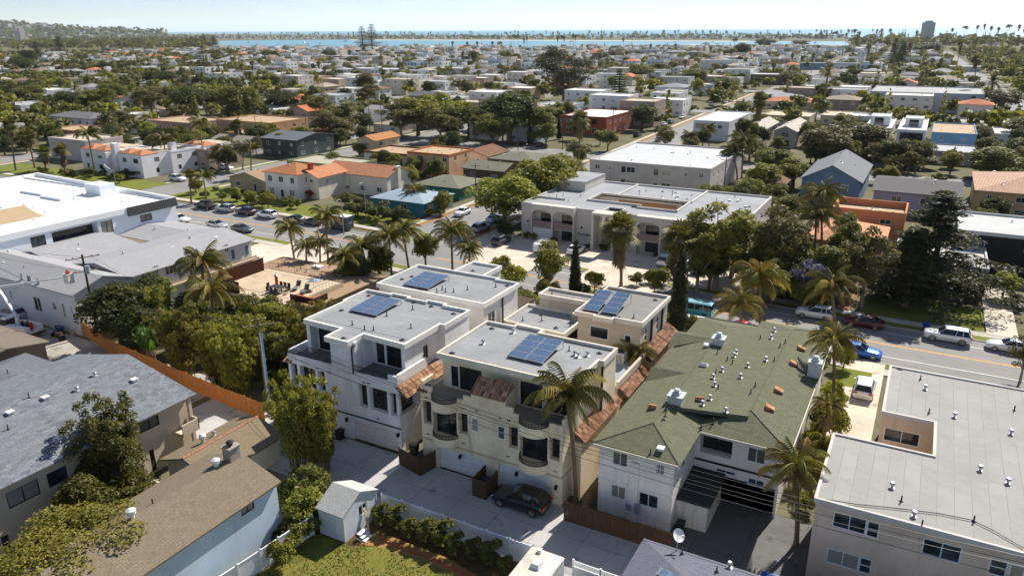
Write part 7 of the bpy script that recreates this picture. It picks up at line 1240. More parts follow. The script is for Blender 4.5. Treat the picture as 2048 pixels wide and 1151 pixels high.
# ---------------------------------------------------------------- vehicles
TYRE = paint((.018, .018, .019, 1), .85); RIM = paint((.45, .46, .47, 1), .3, metal=.9); CGLASS = glassmat((.015, .02, .024, 1), .04, 'car_glass'); REDL = paint((.45, .02, .015, 1), .25); HEADL = paint((.75, .78, .8, 1), .15); PLASTIC = paint((.02, .02, .021, 1), .6)
KIND = {  # stations x, top z, bottom z, half width ; cabin: base x front/back, roof x front/back, belt z, roof z, base hw, roof hw
 'sedan': dict(x=[2.36, 2.22, 1.85, 1.2, .7, -.4, -1.3, -1.85, -2.22, -2.34], t=[.60, .76, .86, .93, .98, 1.0, 1.02, 1.04, 1.0, .82], b=[.34, .24, .2, .18, .18, .18, .18, .2, .28, .4], w=[.60, .78, .88, .91, .91, .91, .91, .9, .82, .66], cab=(.9, -1.98, -.05, -1.15, .92, 1.45, .84, .58), wx=(1.42, -1.38), r=.33),
 'suv': dict(x=[2.36, 2.26, 1.9, 1.25, .8, -.4, -1.4, -2.0, -2.3, -2.36], t=[.72, .92, 1.02, 1.07, 1.1, 1.12, 1.13, 1.13, 1.1, .9], b=[.38, .3, .25, .24, .24, .24, .24, .26, .34, .45], w=[.64, .82, .92, .95, .95, .95, .95, .94, .88, .76], cab=(1.05, -2.32, .1, -1.75, 1.0, 1.68, .9, .64), wx=(1.45, -1.42), r=.37),
 'bigsuv': dict(x=[2.55, 2.45, 2.05, 1.35, .85, -.4, -1.5, -2.2, -2.48, -2.54], t=[.76, .98, 1.08, 1.12, 1.14, 1.16, 1.17, 1.17, 1.12, .9], b=[.38, .3, .25, .24, .24, .24, .24, .26, .34, .45], w=[.7, .88, .97, 1.0, 1.0, 1.0, 1.0, .99, .93, .82], cab=(1.2, -2.48, .3, -2.0, 1.04, 1.76, .96, .7), wx=(1.58, -1.55), r=.41),
 'pickup': dict(x=[2.75, 2.65, 2.3, 1.6, 1.1, 0, -.8, -.82, -2.6, -2.72], t=[.8, 1.02, 1.1, 1.13, 1.15, 1.15, 1.15, 1.15, 1.15, 1.1], b=[.45, .38, .34, .32, .32, .32, .32, .32, .4, .5], w=[.72, .9, .97, .99, .99, .99, .99, .99, .97, .93], cab=(1.2, -.85, .5, -.72, 1.1, 1.82, .92, .74), wx=(1.75, -1.65), r=.4),
 'van': dict(x=[2.75, 2.68, 2.4, 1.9, 1.6, 0, -1.4, -2.4, -2.7, -2.74], t=[.8, 1.0, 1.15, 1.3, 1.4, 1.4, 1.4, 1.4, 1.4, 1.3], b=[.45, .36, .3, .3, .3, .3, .3, .3, .35, .45], w=[.7, .88, .97, .99, .99, .99, .99, .99, .98, .95], cab=(1.95, -2.72, 1.3, -2.7, 1.35, 2.35, .98, .9), wx=(1.75, -1.75), r=.36)}
_CC = {}
def loft(m, rings, mi=0, close=True):
 o = len(m.v); n = len(rings[0])
 for r in rings: m.v += [tuple(p) for p in r]
 for i in range(len(rings) - 1):
  for j in range(n):
   m.f.append((o + i * n + j, o + i * n + (j + 1) % n, o + (i + 1) * n + (j + 1) % n, o + (i + 1) * n + j)); m.m.append(mi)
 m.f += [tuple(o + j for j in range(n))[::-1], tuple(o + (len(rings) - 1) * n + j for j in range(n))]; m.m += [mi, mi]
def car_meshes(kind, col):
 k = (kind, col)
 if k in _CC: return _CC[k]
 d = KIND[kind]; pm = carpaint(col); m = MB(); rings = []
 for x, t_, b_, w_ in zip(d['x'], d['t'], d['b'], d['w']):
  h = [(.8 * w_, b_), (w_ * .97, b_ + .1), (w_, b_ + .55 * (t_ - b_)), (w_ * .97, t_ - .07), (w_ * .86, t_ - .005), (w_ * .4, t_ + .025)]
  rings.append([(x, y, z) for y, z in h] + [(x, -y, z) for y, z in h[::-1]])
 loft(m, rings); body = m.mesh('body', pm, True)
 xf, xb, rf, rb, zb, zr, wb, wr = d['cab']; g = MB()
 if kind == 'van': g.hull([(xf, -wb, zb), (xb, -wb, zb), (xb, wb, zb), (xf, wb, zb)][::-1], [(rf, -wr, zr), (rb, -wr, zr), (rb, wr, zr), (rf, wr, zr)][::-1], 0)
 glass = MB().hull([(xf, -wb, zb), (xf, wb, zb), (xb, wb, zb), (xb, -wb, zb)], [(rf, -wr, zr), (rf, wr, zr), (rb, wr, zr), (rb, -wr, zr)]).mesh('windows', CGLASS if kind != 'van' else pm)
 p = MB(); lo = [Vector((xf, wb, zb)), Vector((xb, wb, zb))]; hi = [Vector((rf, wr, zr)), Vector((rb, wr, zr))]
 for s in (1, -1):
  f = lambda v: (v.x, v.y * s, v.z)
  for a, b in ((lo[0], hi[0]), (lo[1], hi[1]), (lo[0] * .47 + lo[1] * .53, hi[0] * .47 + hi[1] * .53)): p.tube([f(a), f(b)], .036, 5)
  p.tube([f(hi[0]), f(hi[1])], .045, 5)
  if kind in ('suv', 'bigsuv'): p.tube([f(lo[0] * .25 + lo[1] * .75), f(hi[0] * .22 + hi[1] * .78)], .05, 5)
 q = .06; p.hull([(rf + q, -wr - .03, zr - .02), (rf + q, wr + .03, zr - .02), (rb - q, wr + .03, zr - .02), (rb - q, -wr - .03, zr - .02)], [(rf - .18, -wr + .16, zr + .045), (rf - .18, wr - .16, zr + .045), (rb + .15, wr - .16, zr + .04), (rb + .15, -wr + .16, zr + .04)]); roof = p.mesh('roof', pm)
 r = d['r']; wh = MB().cyl((0, -.11, 0), (0, .11, 0), r, n=16).mesh('wheel', TYRE); rm = MB(); rm.cyl((0, -.125, 0), (0, -.12, 0), r * .68, n=14)
 rm = MB().cyl((0, -.114, 0), (0, -.112, 0), r * .2, n=8)
 for i in range(5): a = i * 1.2566; u, v = Vector((math.cos(a), 0, math.sin(a))), Vector((-math.sin(a), 0, math.cos(a))); rm.hull([tuple(v * -.06 + Vector((0, -.115, 0))), tuple(v * .06 + Vector((0, -.115, 0))), tuple(v * .06 + Vector((0, -.105, 0))), tuple(v * -.06 + Vector((0, -.105, 0)))], [tuple(u * r * .66 + v * -.05 + Vector((0, -.12, 0))), tuple(u * r * .66 + v * .05 + Vector((0, -.12, 0))), tuple(u * r * .66 + v * .05 + Vector((0, -.11, 0))), tuple(u * r * .66 + v * -.05 + Vector((0, -.11, 0)))])
 for i in range(14): a, b2 = i * .4488, (i + 1) * .4488; rm.quad((math.cos(a) * r * .64, -.118, math.sin(a) * r * .64), (math.cos(b2) * r * .64, -.118, math.sin(b2) * r * .64), (math.cos(b2) * r * .74, -.118, math.sin(b2) * r * .74), (math.cos(a) * r * .74, -.118, math.sin(a) * r * .74))
 rim = rm.mesh('rim', RIM if col != (.01, .01, .011, 1) else RIM)
 x0, w0 = d['x'][1], d['w'][1]; hl = MB().hull([(x0 - .12, w0 * .55, d['t'][1] - .16), (x0 + .07, w0 * .55, d['t'][1] - .2), (x0 + .0, w0 + .02, d['t'][1] - .2), (x0 - .2, w0 + .035, d['t'][1] - .16)], [(x0 - .14, w0 * .55, d['t'][1] - .03), (x0 + .04, w0 * .55, d['t'][1] - .08), (x0 - .04, w0 + .01, d['t'][1] - .1), (x0 - .25, w0 + .025, d['t'][1] - .06)])
 x9, w9 = d['x'][-2], d['w'][-2]; tl = MB().box(x9 - .1, w9 * .6, d['t'][-2] - .2, x9 + .12, w9 + .03, d['t'][-2] - .04)
 mir = MB().box(xf - .32, wb + .06, zb + .02, xf - .18, wb + .24, zb + .16); _CC[k] = (body, glass, roof, wh, rim, hl.mesh('headlight', HEADL), tl.mesh('taillight', REDL), mir.mesh('mirror', pm)); return _CC[k]
def car(kind, col, label, x, y, rz, z=.03, group=None, full=True, name=None):
 'front looks along rz from +X'
 d = KIND[kind]; M_ = car_meshes(kind, col); t = thing(name or {'sedan': 'parked_car', 'suv': 'parked_suv', 'bigsuv': 'parked_suv', 'pickup': 'pickup_truck', 'van': 'parked_van'}[kind], label, {'sedan': 'car', 'suv': 'SUV', 'bigsuv': 'SUV', 'pickup': 'pickup', 'van': 'van'}[kind], (x, y, z), rz, group)
 put('body', M_[0], t); put('windows', M_[1], t); put('roof', M_[2], t)
 for wx in d['wx']:
  for s in (1, -1):
   w_ = put('wheel', M_[3], t, (wx, s * (d['w'][3] - .09), d['r']), (0, 0, 0 if s < 0 else math.pi))
   if full: put('rim', M_[4], w_)
 if full:
  for s in (1, -1): put('headlight', M_[5], t, None, None, (1, s, 1)); put('taillight', M_[6], t, None, None, (1, s, 1)); put('mirror', M_[7], t, None, None, (1, s, 1))
 if kind == 'pickup': MB().box(-2.6, -.86, .72, -.9, .86, 1.2).obj('bed', PLASTIC, t, local=True)
 if kind == 'van':
  MB().hull([(1.97, -.86, 1.42), (1.97, .86, 1.42), (1.9, .86, 1.42), (1.9, -.86, 1.42)], [(1.42, -.82, 2.2), (1.42, .82, 2.2), (1.3, .82, 2.2), (1.3, -.82, 2.2)]).obj('windscreen', CGLASS, t, local=True)
 return t
CW, CK, CS, CB, CG, CP = lin(236, 238, 240), (.01, .01, .011, 1), lin(178, 180, 182), lin(30, 110, 196), lin(70, 74, 80), lin(58, 36, 56); CR, CDR, CLB = lin(196, 18, 18), lin(86, 8, 14), lin(170, 206, 220)
def onst(px, py, side): q = P(px, py); return q.x, yc(q.x) + side * 5.2
PI = math.pi
for (k, c, px, py, sd, l, f) in (('pickup', CK, 424, 414, 1, 'black pickup truck first in the parked row across the street', PI), ('suv', CS, 462, 420, 1, 'silver-white SUV parked behind the black pickup', PI), ('suv', CP, 503, 426, 1, 'dark purple SUV in the parked row across the street', PI), ('suv', CW, 546, 432, 1, 'white SUV in the parked row between the purple SUV and the black sedan', PI), ('sedan', CK, 597, 441, 1, 'black sedan parked by the lawn across the street', PI), ('sedan', CG, 634, 446, 1, 'dark sedan half hidden by palms behind the delivery van', PI),
       ('sedan', CW, 360, 443, -1, 'white sedan parked beside the big white block', 0), ('sedan', CS, 436, 455, -1, 'silver sedan at the near kerb by the court apartments', 0), ('sedan', CG, 480, 465, -1, 'dark grey sedan at the near kerb by the wide driveway', 0),
       ('suv', CW, 1632, 628, 1, 'white SUV parked under the feather palm', PI), ('sedan', CDR, 1728, 648, 1, 'dark red sedan parked in the tree shade', PI), ('bigsuv', CW, 1893, 681, 1, 'large white SUV with black glazing parked beside the sunny kerb', PI), ('sedan', CW, 2016, 702, 1, 'white sedan cut by the right frame edge', PI), ('sedan', CB, 1717, 716, -1, 'bright blue sedan parked at the near kerb', 0)):
 x, y = onst(px, py, sd)
 if px in (1893, 2016, 1728, 1632): y = yc(x) + 4.7
 car(k, c, l, x, y, f)
for (k, c, px, py, rz, l) in (('sedan', CW, 925, 430, -PI / 2, 'white sedan parked on the cross street kerb by the turquoise house'), ('suv', CS, 962, 462, PI / 2, 'silver SUV on the cross street in the shade of the great corner tree'), ('sedan', CLB, 990, 443, PI / 2, 'pale car further under the great corner tree'), ('suv', CG, 1003, 488, PI / 2, 'dark grey SUV at the left end of the forecourt'), ('sedan', CW, 1152, 507, PI / 2, 'white sedan with black roof on the forecourt by the lettering'), ('suv', CW, 1331, 529, PI / 2, 'white SUV with sunroof on the forecourt right of the fan palm'), ('sedan', CLB, 1370, 537, PI / 2, 'pale blue sedan beside the white SUV on the forecourt'), ('sedan', CK, 1398, 545, PI / 2, 'black sedan in deep shade at the right end of the forecourt'),
       ('sedan', CR, 1492, 668, 0, 'bright red car behind the olive roof under golden palms'), ('suv', CW, 1727, 786, PI / 2, 'white hatchback in the gated driveway beside the beige block'), ('suv', CK, 1042, 1012, PI, 'black SUV parked across the right white garage door'),
       ('suv', CW, 356, 362, 0, 'white SUV parked by the corner below the turret apartments'), ('suv', CK, 421, 347, 0, 'dark SUV on the side street by the turret apartments'), ('sedan', CW, 452, 339, 0, 'white car on the side street beside the feather palms'), ('pickup', CK, 578, 306, .3, 'dark pickup parked under trees on the side street, nearest of three'), ('pickup', CK, 611, 299, .3, 'dark pickup on the side street, middle of three'), ('pickup', CG, 633, 295, .3, 'dark pickup on the side street, farthest of three'), ('sedan', CK, 1043, 292, 0, 'dark car on the back street in tree shade'), ('sedan', CDR, 1082, 294, 0, 'maroon car on the back street beside the dark one'), ('sedan', CK, 992, 300, 0, 'dark car half hidden under the dark tree by the back street'), ('sedan', CW, 1142, 333, PI / 2, 'white car parked behind the great street trees'),
       ('sedan', CW, 1364, 237, -PI / 2, 'white car driving alone on the cross street'), ('sedan', CW, 1328, 251, PI / 2, 'white car parked before the clipped dark tree'), ('sedan', CG, 1341, 247, PI / 2, 'dark car parked just ahead of the white one by the clipped tree'), ('suv', CK, 1275, 273, PI / 2, 'black SUV parked in shade by the red-brown apartments'), ('sedan', CW, 1318, 282, PI / 2, 'white car roof behind the small verge palm'), ('suv', CW, 1423, 211, PI / 2, 'white SUV parked on the cross street kerb, first in line'), ('sedan', CS, 1437, 205, PI / 2, 'silver car parked second in line on the cross street'), ('sedan', CW, 1451, 207, PI / 2, 'white car in the lane beside the parked line'), ('sedan', CK, 1446, 199, PI / 2, 'dark car parked third in line on the cross street'), ('pickup', CW, 1467, 192, PI / 2, 'white pickup parked further up the cross street'), ('suv', CK, 1482, 184, PI / 2, 'dark SUV under the green tree up the cross street'), ('sedan', CK, 1513, 194, PI / 2, 'black car on the far kerb by the long orange-tiled house'), ('sedan', CK, 1582, 336, 0, 'dark car roof behind the brown cottage'), ('bigsuv', CK, 1827, 341, 0, 'black SUV parked before the white modern house hedge'), ('sedan', CG, 1763, 338, 0, 'dark car beside the low palm near the blue house'), ('sedan', CLB, 1574, 405, PI / 2, 'pale blue car in the yard behind the many-stemmed trees'), ('sedan', CW, 1978, 158, PI / 2, 'white car far up the right-hand avenue'), ('suv', CK, 1990, 168, PI / 2, 'dark SUV far up the right-hand avenue'), ('sedan', CW, 1983, 178, PI / 2, 'white car nearer on the right-hand avenue'), ('sedan', CS, 2040, 214, PI / 2, 'silver car at the right frame edge by the avenue')):
 q = P(px, py); car(k, c, l, q.x, q.y, rz, .15 if 1100 < px < 1410 and py > 480 else .05, full=py > 230)
# pickup with ladder rack
q = P(1090, 503); t = car('pickup', CW, 'white work pickup with ladder rack on the forecourt', q.x, q.y, PI / 2, .15)
m = MB()
for x in (-2.5, -.9, .4):
 for s in (-.85, .85): m.box(x - .03, s - .03, 1.1, x + .03, s + .03, 2.05)
 m.box(x - .03, -.88, 2.0, x + .03, .88, 2.06)
m.obj('ladder_rack', WHITE, t, local=True); m = MB()
for s in (-.5, -.15, .2, .55): m.box(-2.7, s, 2.07, .9, s + .06, 2.13)
for k in range(12): m.box(-2.6 + k * .3, -.5, 2.08, -2.56 + k * .3, -.1, 2.12)
m.obj('ladder', METAL, t, local=True); MB().box(-2.65, -.95, 1.0, -.85, .95, 1.75).obj('utility_box', paint(lin(236, 238, 240), .4), t, local=True)
# delivery van: charcoal with white roof and curved arrow mark
x, y = onst(694, 452, 1); t = thing('delivery_van', 'charcoal box delivery van with white roof and curved smile mark', 'van', (x, y, .03), PI); vm = paint(lin(52, 60, 74), .45, .05)
MB().hull([(2.2, -1.0, .45), (2.2, 1.0, .45), (-3.1, 1.0, .45), (-3.1, -1.0, .45)], [(2.0, -1.0, 2.75), (2.0, 1.0, 2.75), (-3.1, 1.0, 2.75), (-3.1, -1.0, 2.75)]).obj('body', vm, t, local=True); MB().hull([(3.1, -.95, .45), (3.1, .95, .45), (2.2, .98, .45), (2.2, -.98, .45)], [(2.9, -.9, 1.2), (2.9, .9, 1.2), (2.1, .98, 2.2), (2.1, -.98, 2.2)]).obj('bonnet', vm, t, local=True)
MB().box(-3.12, -1.02, 2.751, 2.05, 1.02, 2.83).obj('roof', WHITE, t, local=True); MB().hull([(2.93, -.85, 1.22), (2.93, .85, 1.22), (2.85, .85, 1.2), (2.85, -.85, 1.2)], [(2.16, -.9, 2.1), (2.16, .9, 2.1), (2.08, .9, 2.12), (2.08, -.9, 2.12)]).obj('windscreen', CGLASS, t, local=True)
for wx in (2.0, -2.0):
 for s in (1, -1): put('wheel', car_meshes('van', CW)[3], t, (wx, s * .93, .36))
def smile(w_): 
 m = MB(); n = 10; pts = [(-w_ + 2 * w_ * i / n, -.45 * w_ * math.cos((i / n - .5) * 2.6)) for i in range(n + 1)]
 for i in range(n): m.quad((pts[i][0], 0, pts[i][1]), (pts[i + 1][0], 0, pts[i + 1][1]), (pts[i + 1][0], 0, pts[i + 1][1] + .1), (pts[i][0], 0, pts[i][1] + .1))
 m.quad((w_ - .08, 0, -.1), (w_ + .14, 0, .0), (w_ + .1, 0, .16), (w_ - .02, 0, .04)); return m.mesh('arrow_mark', paint(lin(200, 214, 224), .5))
put('arrow_mark', smile(.5), t, (1.0, 1.012, 1.75), (0, 0, PI)); put('arrow_mark', smile(.42), t, (-3.11, 0, 1.6), (0, 0, -PI / 2)); MB().box(-1.6, 1.003, 1.72, -.4, 1.012, 1.8).box(-1.4, 1.003, 1.9, -.7, 1.012, 2.05).obj('stripe_mark', paint(lin(196, 70, 60), .5), t, local=True)
# two vintage vans behind the olive roof
for (px, py, c1, c2, l) in ((1394, 606, lin(150, 206, 216), lin(40, 150, 160), 'turquoise camper van with reflective roof behind the cypress'), (1396, 640, lin(238, 240, 242), lin(210, 216, 222), 'white van with pale blue marked roof behind the olive roof edge')):
 q = P(px, py, 1.8); t = thing('camper_van', l, 'van', (q.x, q.y, .15), PI); MB().hull([(2.2, -.9, .35), (2.2, .9, .35), (-2.2, .9, .35), (-2.2, -.9, .35)], [(2.25, -.92, 1.1), (2.25, .92, 1.1), (-2.2, .92, 1.1), (-2.2, -.92, 1.1)]).obj('body', carpaint(c2), t, local=True)
 MB().hull([(2.2, -.88, 1.1), (2.2, .88, 1.1), (-2.15, .88, 1.1), (-2.15, -.88, 1.1)], [(1.8, -.78, 1.85), (1.8, .78, 1.85), (-2.0, .78, 1.85), (-2.0, -.78, 1.85)]).obj('windows', CGLASS, t, local=True); MB().hull([(1.9, -.85, 1.84), (1.9, .85, 1.84), (-2.1, .85, 1.84), (-2.1, -.85, 1.84)], [(1.6, -.68, 1.98), (1.6, .68, 1.98), (-1.9, .68, 1.98), (-1.9, -.68, 1.98)]).obj('roof', carpaint(c1), t, local=True)
 for xx in (-1.1, 0, 1.0):
  for s in (-1, 1): MB().hull([(xx, s * .885, 1.1), (xx + .12, s * .885, 1.1), (xx + .12, s * .87, 1.1), (xx, s * .87, 1.1)], [(xx, s * .79, 1.85), (xx + .12, s * .79, 1.85), (xx + .12, s * .77, 1.85), (xx, s * .77, 1.85)]).obj('pillar', carpaint(c2), t, local=True)
 for wx in (1.3, -1.3):
  for s in (1, -1): put('wheel', car_meshes('sedan', CW)[3], t, (wx, s * .82, .33))
# camper at the bottom edge
t = thing('camper', 'old white camper with stained roof and teal side windows, bottom edge', 'camper', (-18.25, 34.4, 0)); MB().hull([(-1.2, -3.6, .5), (1.2, -3.6, .5), (1.2, 3.4, .5), (-1.2, 3.4, .5)], [(-1.2, -3.6, 2.75), (1.2, -3.6, 2.75), (1.2, 3.4, 2.75), (-1.2, 3.4, 2.75)]).obj('body', paint(lin(222, 228, 226), .5), t, local=True)
MB().hull([(-1.24, -3.64, 2.751), (1.24, -3.64, 2.751), (1.24, 3.44, 2.751), (-1.24, 3.44, 2.751)], [(-1.15, -3.5, 2.9), (1.15, -3.5, 2.9), (1.15, 3.3, 2.9), (-1.15, 3.3, 2.9)]).obj('roof', rollroof(lin(232, 226, 212), 'x', 5, .5), t, local=True); MB().hull([(-.35, 1.3, 2.9), (.35, 1.3, 2.9), (.35, 2.1, 2.9), (-.35, 2.1, 2.9)], [(-.25, 1.45, 3.2), (.25, 1.45, 3.2), (.25, 2.0, 3.2), (-.25, 2.0, 3.2)]).obj('roof_air_unit', paint(lin(206, 208, 206), .6), t, local=True); MB().box(-.6, 2.9, 2.9, -.3, 3.2, 3.12).obj('roof_vent', WHITE, t, local=True)
MB().box(1.201, -3.0, 1.55, 1.23, -1.2, 2.3).box(1.201, -.6, 1.55, 1.23, 1.2, 2.3).obj('window', paint(lin(60, 150, 160), .2), t, local=True); MB().box(1.201, -3.5, .9, 1.22, 3.3, 1.1).obj('side_stripe', paint(lin(60, 150, 160), .5), t, local=True)
for yy in (-2.2, -1.3, 2.2):
 for s in (-1, 1): put('wheel', car_meshes('van', CW)[3], t, (s * 1.05, yy, .36), (0, 0, PI / 2))
# utility truck with bucket boom
def boom_truck():
 t = thing('bucket_truck', 'white utility truck with raised bucket boom working at the pole', 'truck', (-97.2, 46.6, .04), PI + .12); b = carpaint(CW); d = MB()
 MB().hull([(1.0, -1.05, .5), (3.2, -1.0, .5), (3.2, 1.0, .5), (1.0, 1.05, .5)], [(1.0, -1.05, 1.3), (3.0, -.95, 1.25), (3.0, .95, 1.25), (1.0, 1.05, 1.3)]).obj('bonnet', b, t, local=True); MB().hull([(.2, -1.0, 1.3), (2.0, -.98, 1.28), (2.0, .98, 1.28), (.2, 1.0, 1.3)], [(.3, -.85, 2.1), (1.4, -.85, 2.1), (1.4, .85, 2.1), (.3, .85, 2.1)]).obj('windows', CGLASS, t, local=True); MB().box(.25, -.9, 2.1, 1.45, .9, 2.18).obj('roof', b, t, local=True); MB().box(.2, -1.05, .5, 1.0, 1.05, 1.32).obj('cab', b, t, local=True)
 MB().box(-3.4, -1.15, .55, .15, -.55, 1.5).box(-3.4, .55, .55, .15, 1.15, 1.5).box(-3.4, -.55, .55, .15, .55, .9).obj('tool_body', paint(lin(232, 234, 234), .4), t, local=True); MB().box(-3.9, -1.1, .5, -3.4, 1.1, .62).obj('tailboard', DARK, t, local=True)
 for k, (x, y, c) in enumerate(((-2.9, 0, CR), (-2.4, .2, CK), (-2.0, -.2, CR), (-1.5, .1, CK))): MB().cyl((x, y, .9), (x, y, 1.9), .2, n=10).obj('gas_bottle', carpaint(c), t, local=True)
 for wx in (2.2, -2.0):
  for s in (1, -1): put('wheel', car_meshes('bigsuv', CW)[3], t, (wx, s * .98, .42))
 MB().cyl((-.6, 0, .9), (-.6, 0, 2.4), .32, .25, 10).obj('turret', WHITE, t, local=True); bm = WHITE
 inv = t.matrix_basis.inverted(); L_ = lambda v: inv @ Vector(v); tp = Vector((-.6, 0, 2.4)); el = L_((-101.5, 47.6, 5.2)); bk = L_((-88.8, 49.6, 8.0))
 MB().tube([tp, el], .19, 4).obj('lower_boom', bm, t, local=True); MB().tube([el, bk], [.17, .12], 4).obj('upper_boom', bm, t, local=True); c = bk + Vector((0, 0, -.2)); MB().box(c.x - .4, c.y - .4, c.z - .6, c.x + .4, c.y + .4, c.z + .5).box(c.x - .45, c.y - .45, c.z + .5, c.x + .45, c.y + .45, c.z + .58).obj('bucket', paint(lin(222, 216, 200), .5), t, local=True)
 return t.matrix_basis @ c
BUCKET = boom_truck()
car('suv', CS, 'pale blue-white minivan parked behind the bucket truck', -103.2, 49.0 + .3, PI, name='parked_minivan')
# ---------------------------------------------------------------- poles, wires, people, small things
def pole(label, x, y, h, arms=(), tr=False, riser=False, lean=(0, 0), col=lin(110, 82, 62), r=.16):
 t = thing('utility_pole', label, 'utility pole', (x, y, 0)); MB().cyl((0, 0, 0), (lean[0], lean[1], h), r, r * .7, 9).obj('pole', wood(col, 'pole_wood'), t, local=True); w_ = wood(sc_(lin(150, 130, 108), 1), 'crossarm_wood', 'x')
 for (z, L_, ang) in arms:
  c, s = math.cos(ang) * L_, math.sin(ang) * L_; fx, fy = lean[0] * z / h, lean[1] * z / h; MB().tube([(fx - c, fy - s, z), (fx + c, fy + s, z)], .07, 4).obj('crossarm', w_, t, local=True)
  for k in (-.92, -.55, .55, .92): MB().cyl((fx + c * k, fy + s * k, z + .06), (fx + c * k, fy + s * k, z + .24), .05, .035, 6).obj('insulator', paint(lin(150, 130, 120), .3), t, local=True)
 if tr: MB().cyl((.38, .1, h - 2.4), (.38, .1, h - 1.4), .28, n=12).obj('transformer', paint(lin(168, 178, 184), .5), t, local=True)
 if riser:
  for k in range(3): MB().cyl((.2 + k * .1, -.12 + k * .03, .2), (.2 + k * .1 + lean[0] * .85, -.12 + k * .03 + lean[1] * .85, h * .86), .045, n=6).obj('riser_pipe', paint(lin(120, 160, 190) if k else lin(190, 196, 200), .5), t, local=True)
 return t
pole('dark utility pole with double crossarms beside the massive round tree', -88.2, 51.4, 10.4, ((10.0, 1.9, 1.2), (8.3, 1.9, 1.2)), True, col=lin(74, 54, 42)); pole('grey utility pole with blue riser pipes at the orange fence end', -53.3, 46.4, 10.2, ((9.5, 1.5, .9),), False, True, col=lin(140, 120, 98)); pole('utility pole beyond the right frame', 30, 45.2, 10.4, ((9.6, 1.6, 1.2),))
def wire(label, a, b, sag, r=.016, n=16, group='overhead wires'):
 a, b = Vector(a), Vector(b); pts = [a + (b - a) * (i / n) - Vector((0, 0, sag * 4 * (i / n) * (1 - i / n))) for i in range(n + 1)]; o = MB().tube(pts, r, 4).obj('overhead_wire', BLACK); return tag(o, label, 'wire', group)
for i, (dy, z, sg) in enumerate(((-.7, 9.6, 3.4), (-.2, 9.6, 3.0), (.4, 8.8, 3.0), (.8, 8.6, 2.2), (.0, 7.4, 2.2))):
 wire('overhead wire crossing before the condominium garages toward the beige block, ' + ['lowest', 'second', 'third', 'fourth', 'topmost'][i] + ' of five', (-53.3, 46.4 + dy, z), (30, 45.2 + dy, z), sg)
for i, (dy, z, sg) in enumerate(((-.9, 10.1, 1.3), (.9, 10.1, 1.3), (0, 8.4, 1.5))): wire('overhead wire above the orange fence between the two alley poles, ' + ['camera side', 'far side', 'lower one'][i], (-88.2, 51.4 + dy, z), (-53.3, 46.4 + dy, z - .5), sg)
for i, z in enumerate((10.1, 8.4)): wire('overhead wire running left from the dark utility pole, ' + ('upper' if i == 0 else 'lower'), (-88.2, 51.4, z), (-135, 53, z), 1.4)
wire('service wire dropping from the alley pole to the olive-roofed house', (-53.3, 46.4, 8.6), (-15.7, 47.2, 5.5), 1.0, .012); wire('service wire dropping to the cream condominium wall', (-53.3, 46.4, 8.0), (-33.5, 46.4, 6.2), .8, .012)
for (px, py, h, l) in ((1444, 420, 11, 'dark utility pole at the end of the grey two-storey apartments'), (1125, 300, 10, 'utility pole behind the red-brown apartments'), (1148, 352, 9, 'short utility pole beside the very tall fan palm'), (1036, 318, 9, 'utility pole by the back street corner'), (952, 410, 9, 'utility pole at the cross street by the dark green house'), (320, 264, 9, 'utility pole before the ochre adobe block'), (765, 270, 11, 'utility pole among the airy trees by the back street'), (740, 265, 11, 'grey lamp-topped pole beside the airy trees'), (1225, 270, 9, 'utility pole in front of the red-brown clad apartments'), (1746, 222, 9, 'utility pole before the long blue-grey apartments'), (615, 285, 10, 'utility pole by the pickups on the side street'), (60, 262, 9, 'utility pole at the left behind the fan palms'), (208, 280, 9, 'utility pole before the mauve-tan block'), (515, 285, 9, 'utility pole right of the fan palm with skirt'), (1930, 265, 8, 'utility pole by the sky-blue house'), (903, 150, 16, 'tall pole among the white rooftops left of the pine'), (1028, 195, 12, 'pole before the white boxy houses left of the pine'), (1243, 140, 14, 'pole above the rooftops right of the pine')):
 q = P(px, py); pole(l, q.x, q.y, h, ((h - .5, 1.1, .4),), r=.14 if py > 250 else .18)
def street_light(label, px, py, h):
 q = P(px, py); t = thing('street_lamp', label, 'street lamp', (q.x, q.y, 0)); MB().cyl((0, 0, 0), (0, 0, h), .09, .06, 8).obj('post', paint(lin(150, 150, 146), .6), t, local=True); MB().tube([(0, 0, h), (.2, -.6, h + .35), (.5, -1.6, h + .45)], .04, 5).obj('arm', METAL, t, local=True); MB().hull([(.45, -2.1, h + .38), (.65, -2.1, h + .38), (.65, -1.5, h + .38), (.45, -1.5, h + .38)], [(.48, -2.0, h + .5), (.62, -2.0, h + .5), (.62, -1.55, h + .52), (.48, -1.55, h + .52)]).obj('lamp_head', METAL, t, local=True)
street_light('street lamp beside the delivery van', 733, 442, 7.5); street_light('street lamp by the turret apartments corner', 232, 372, 8.0); street_light('thin street lamp beside the palms and delivery van', 688, 470, 6.5)
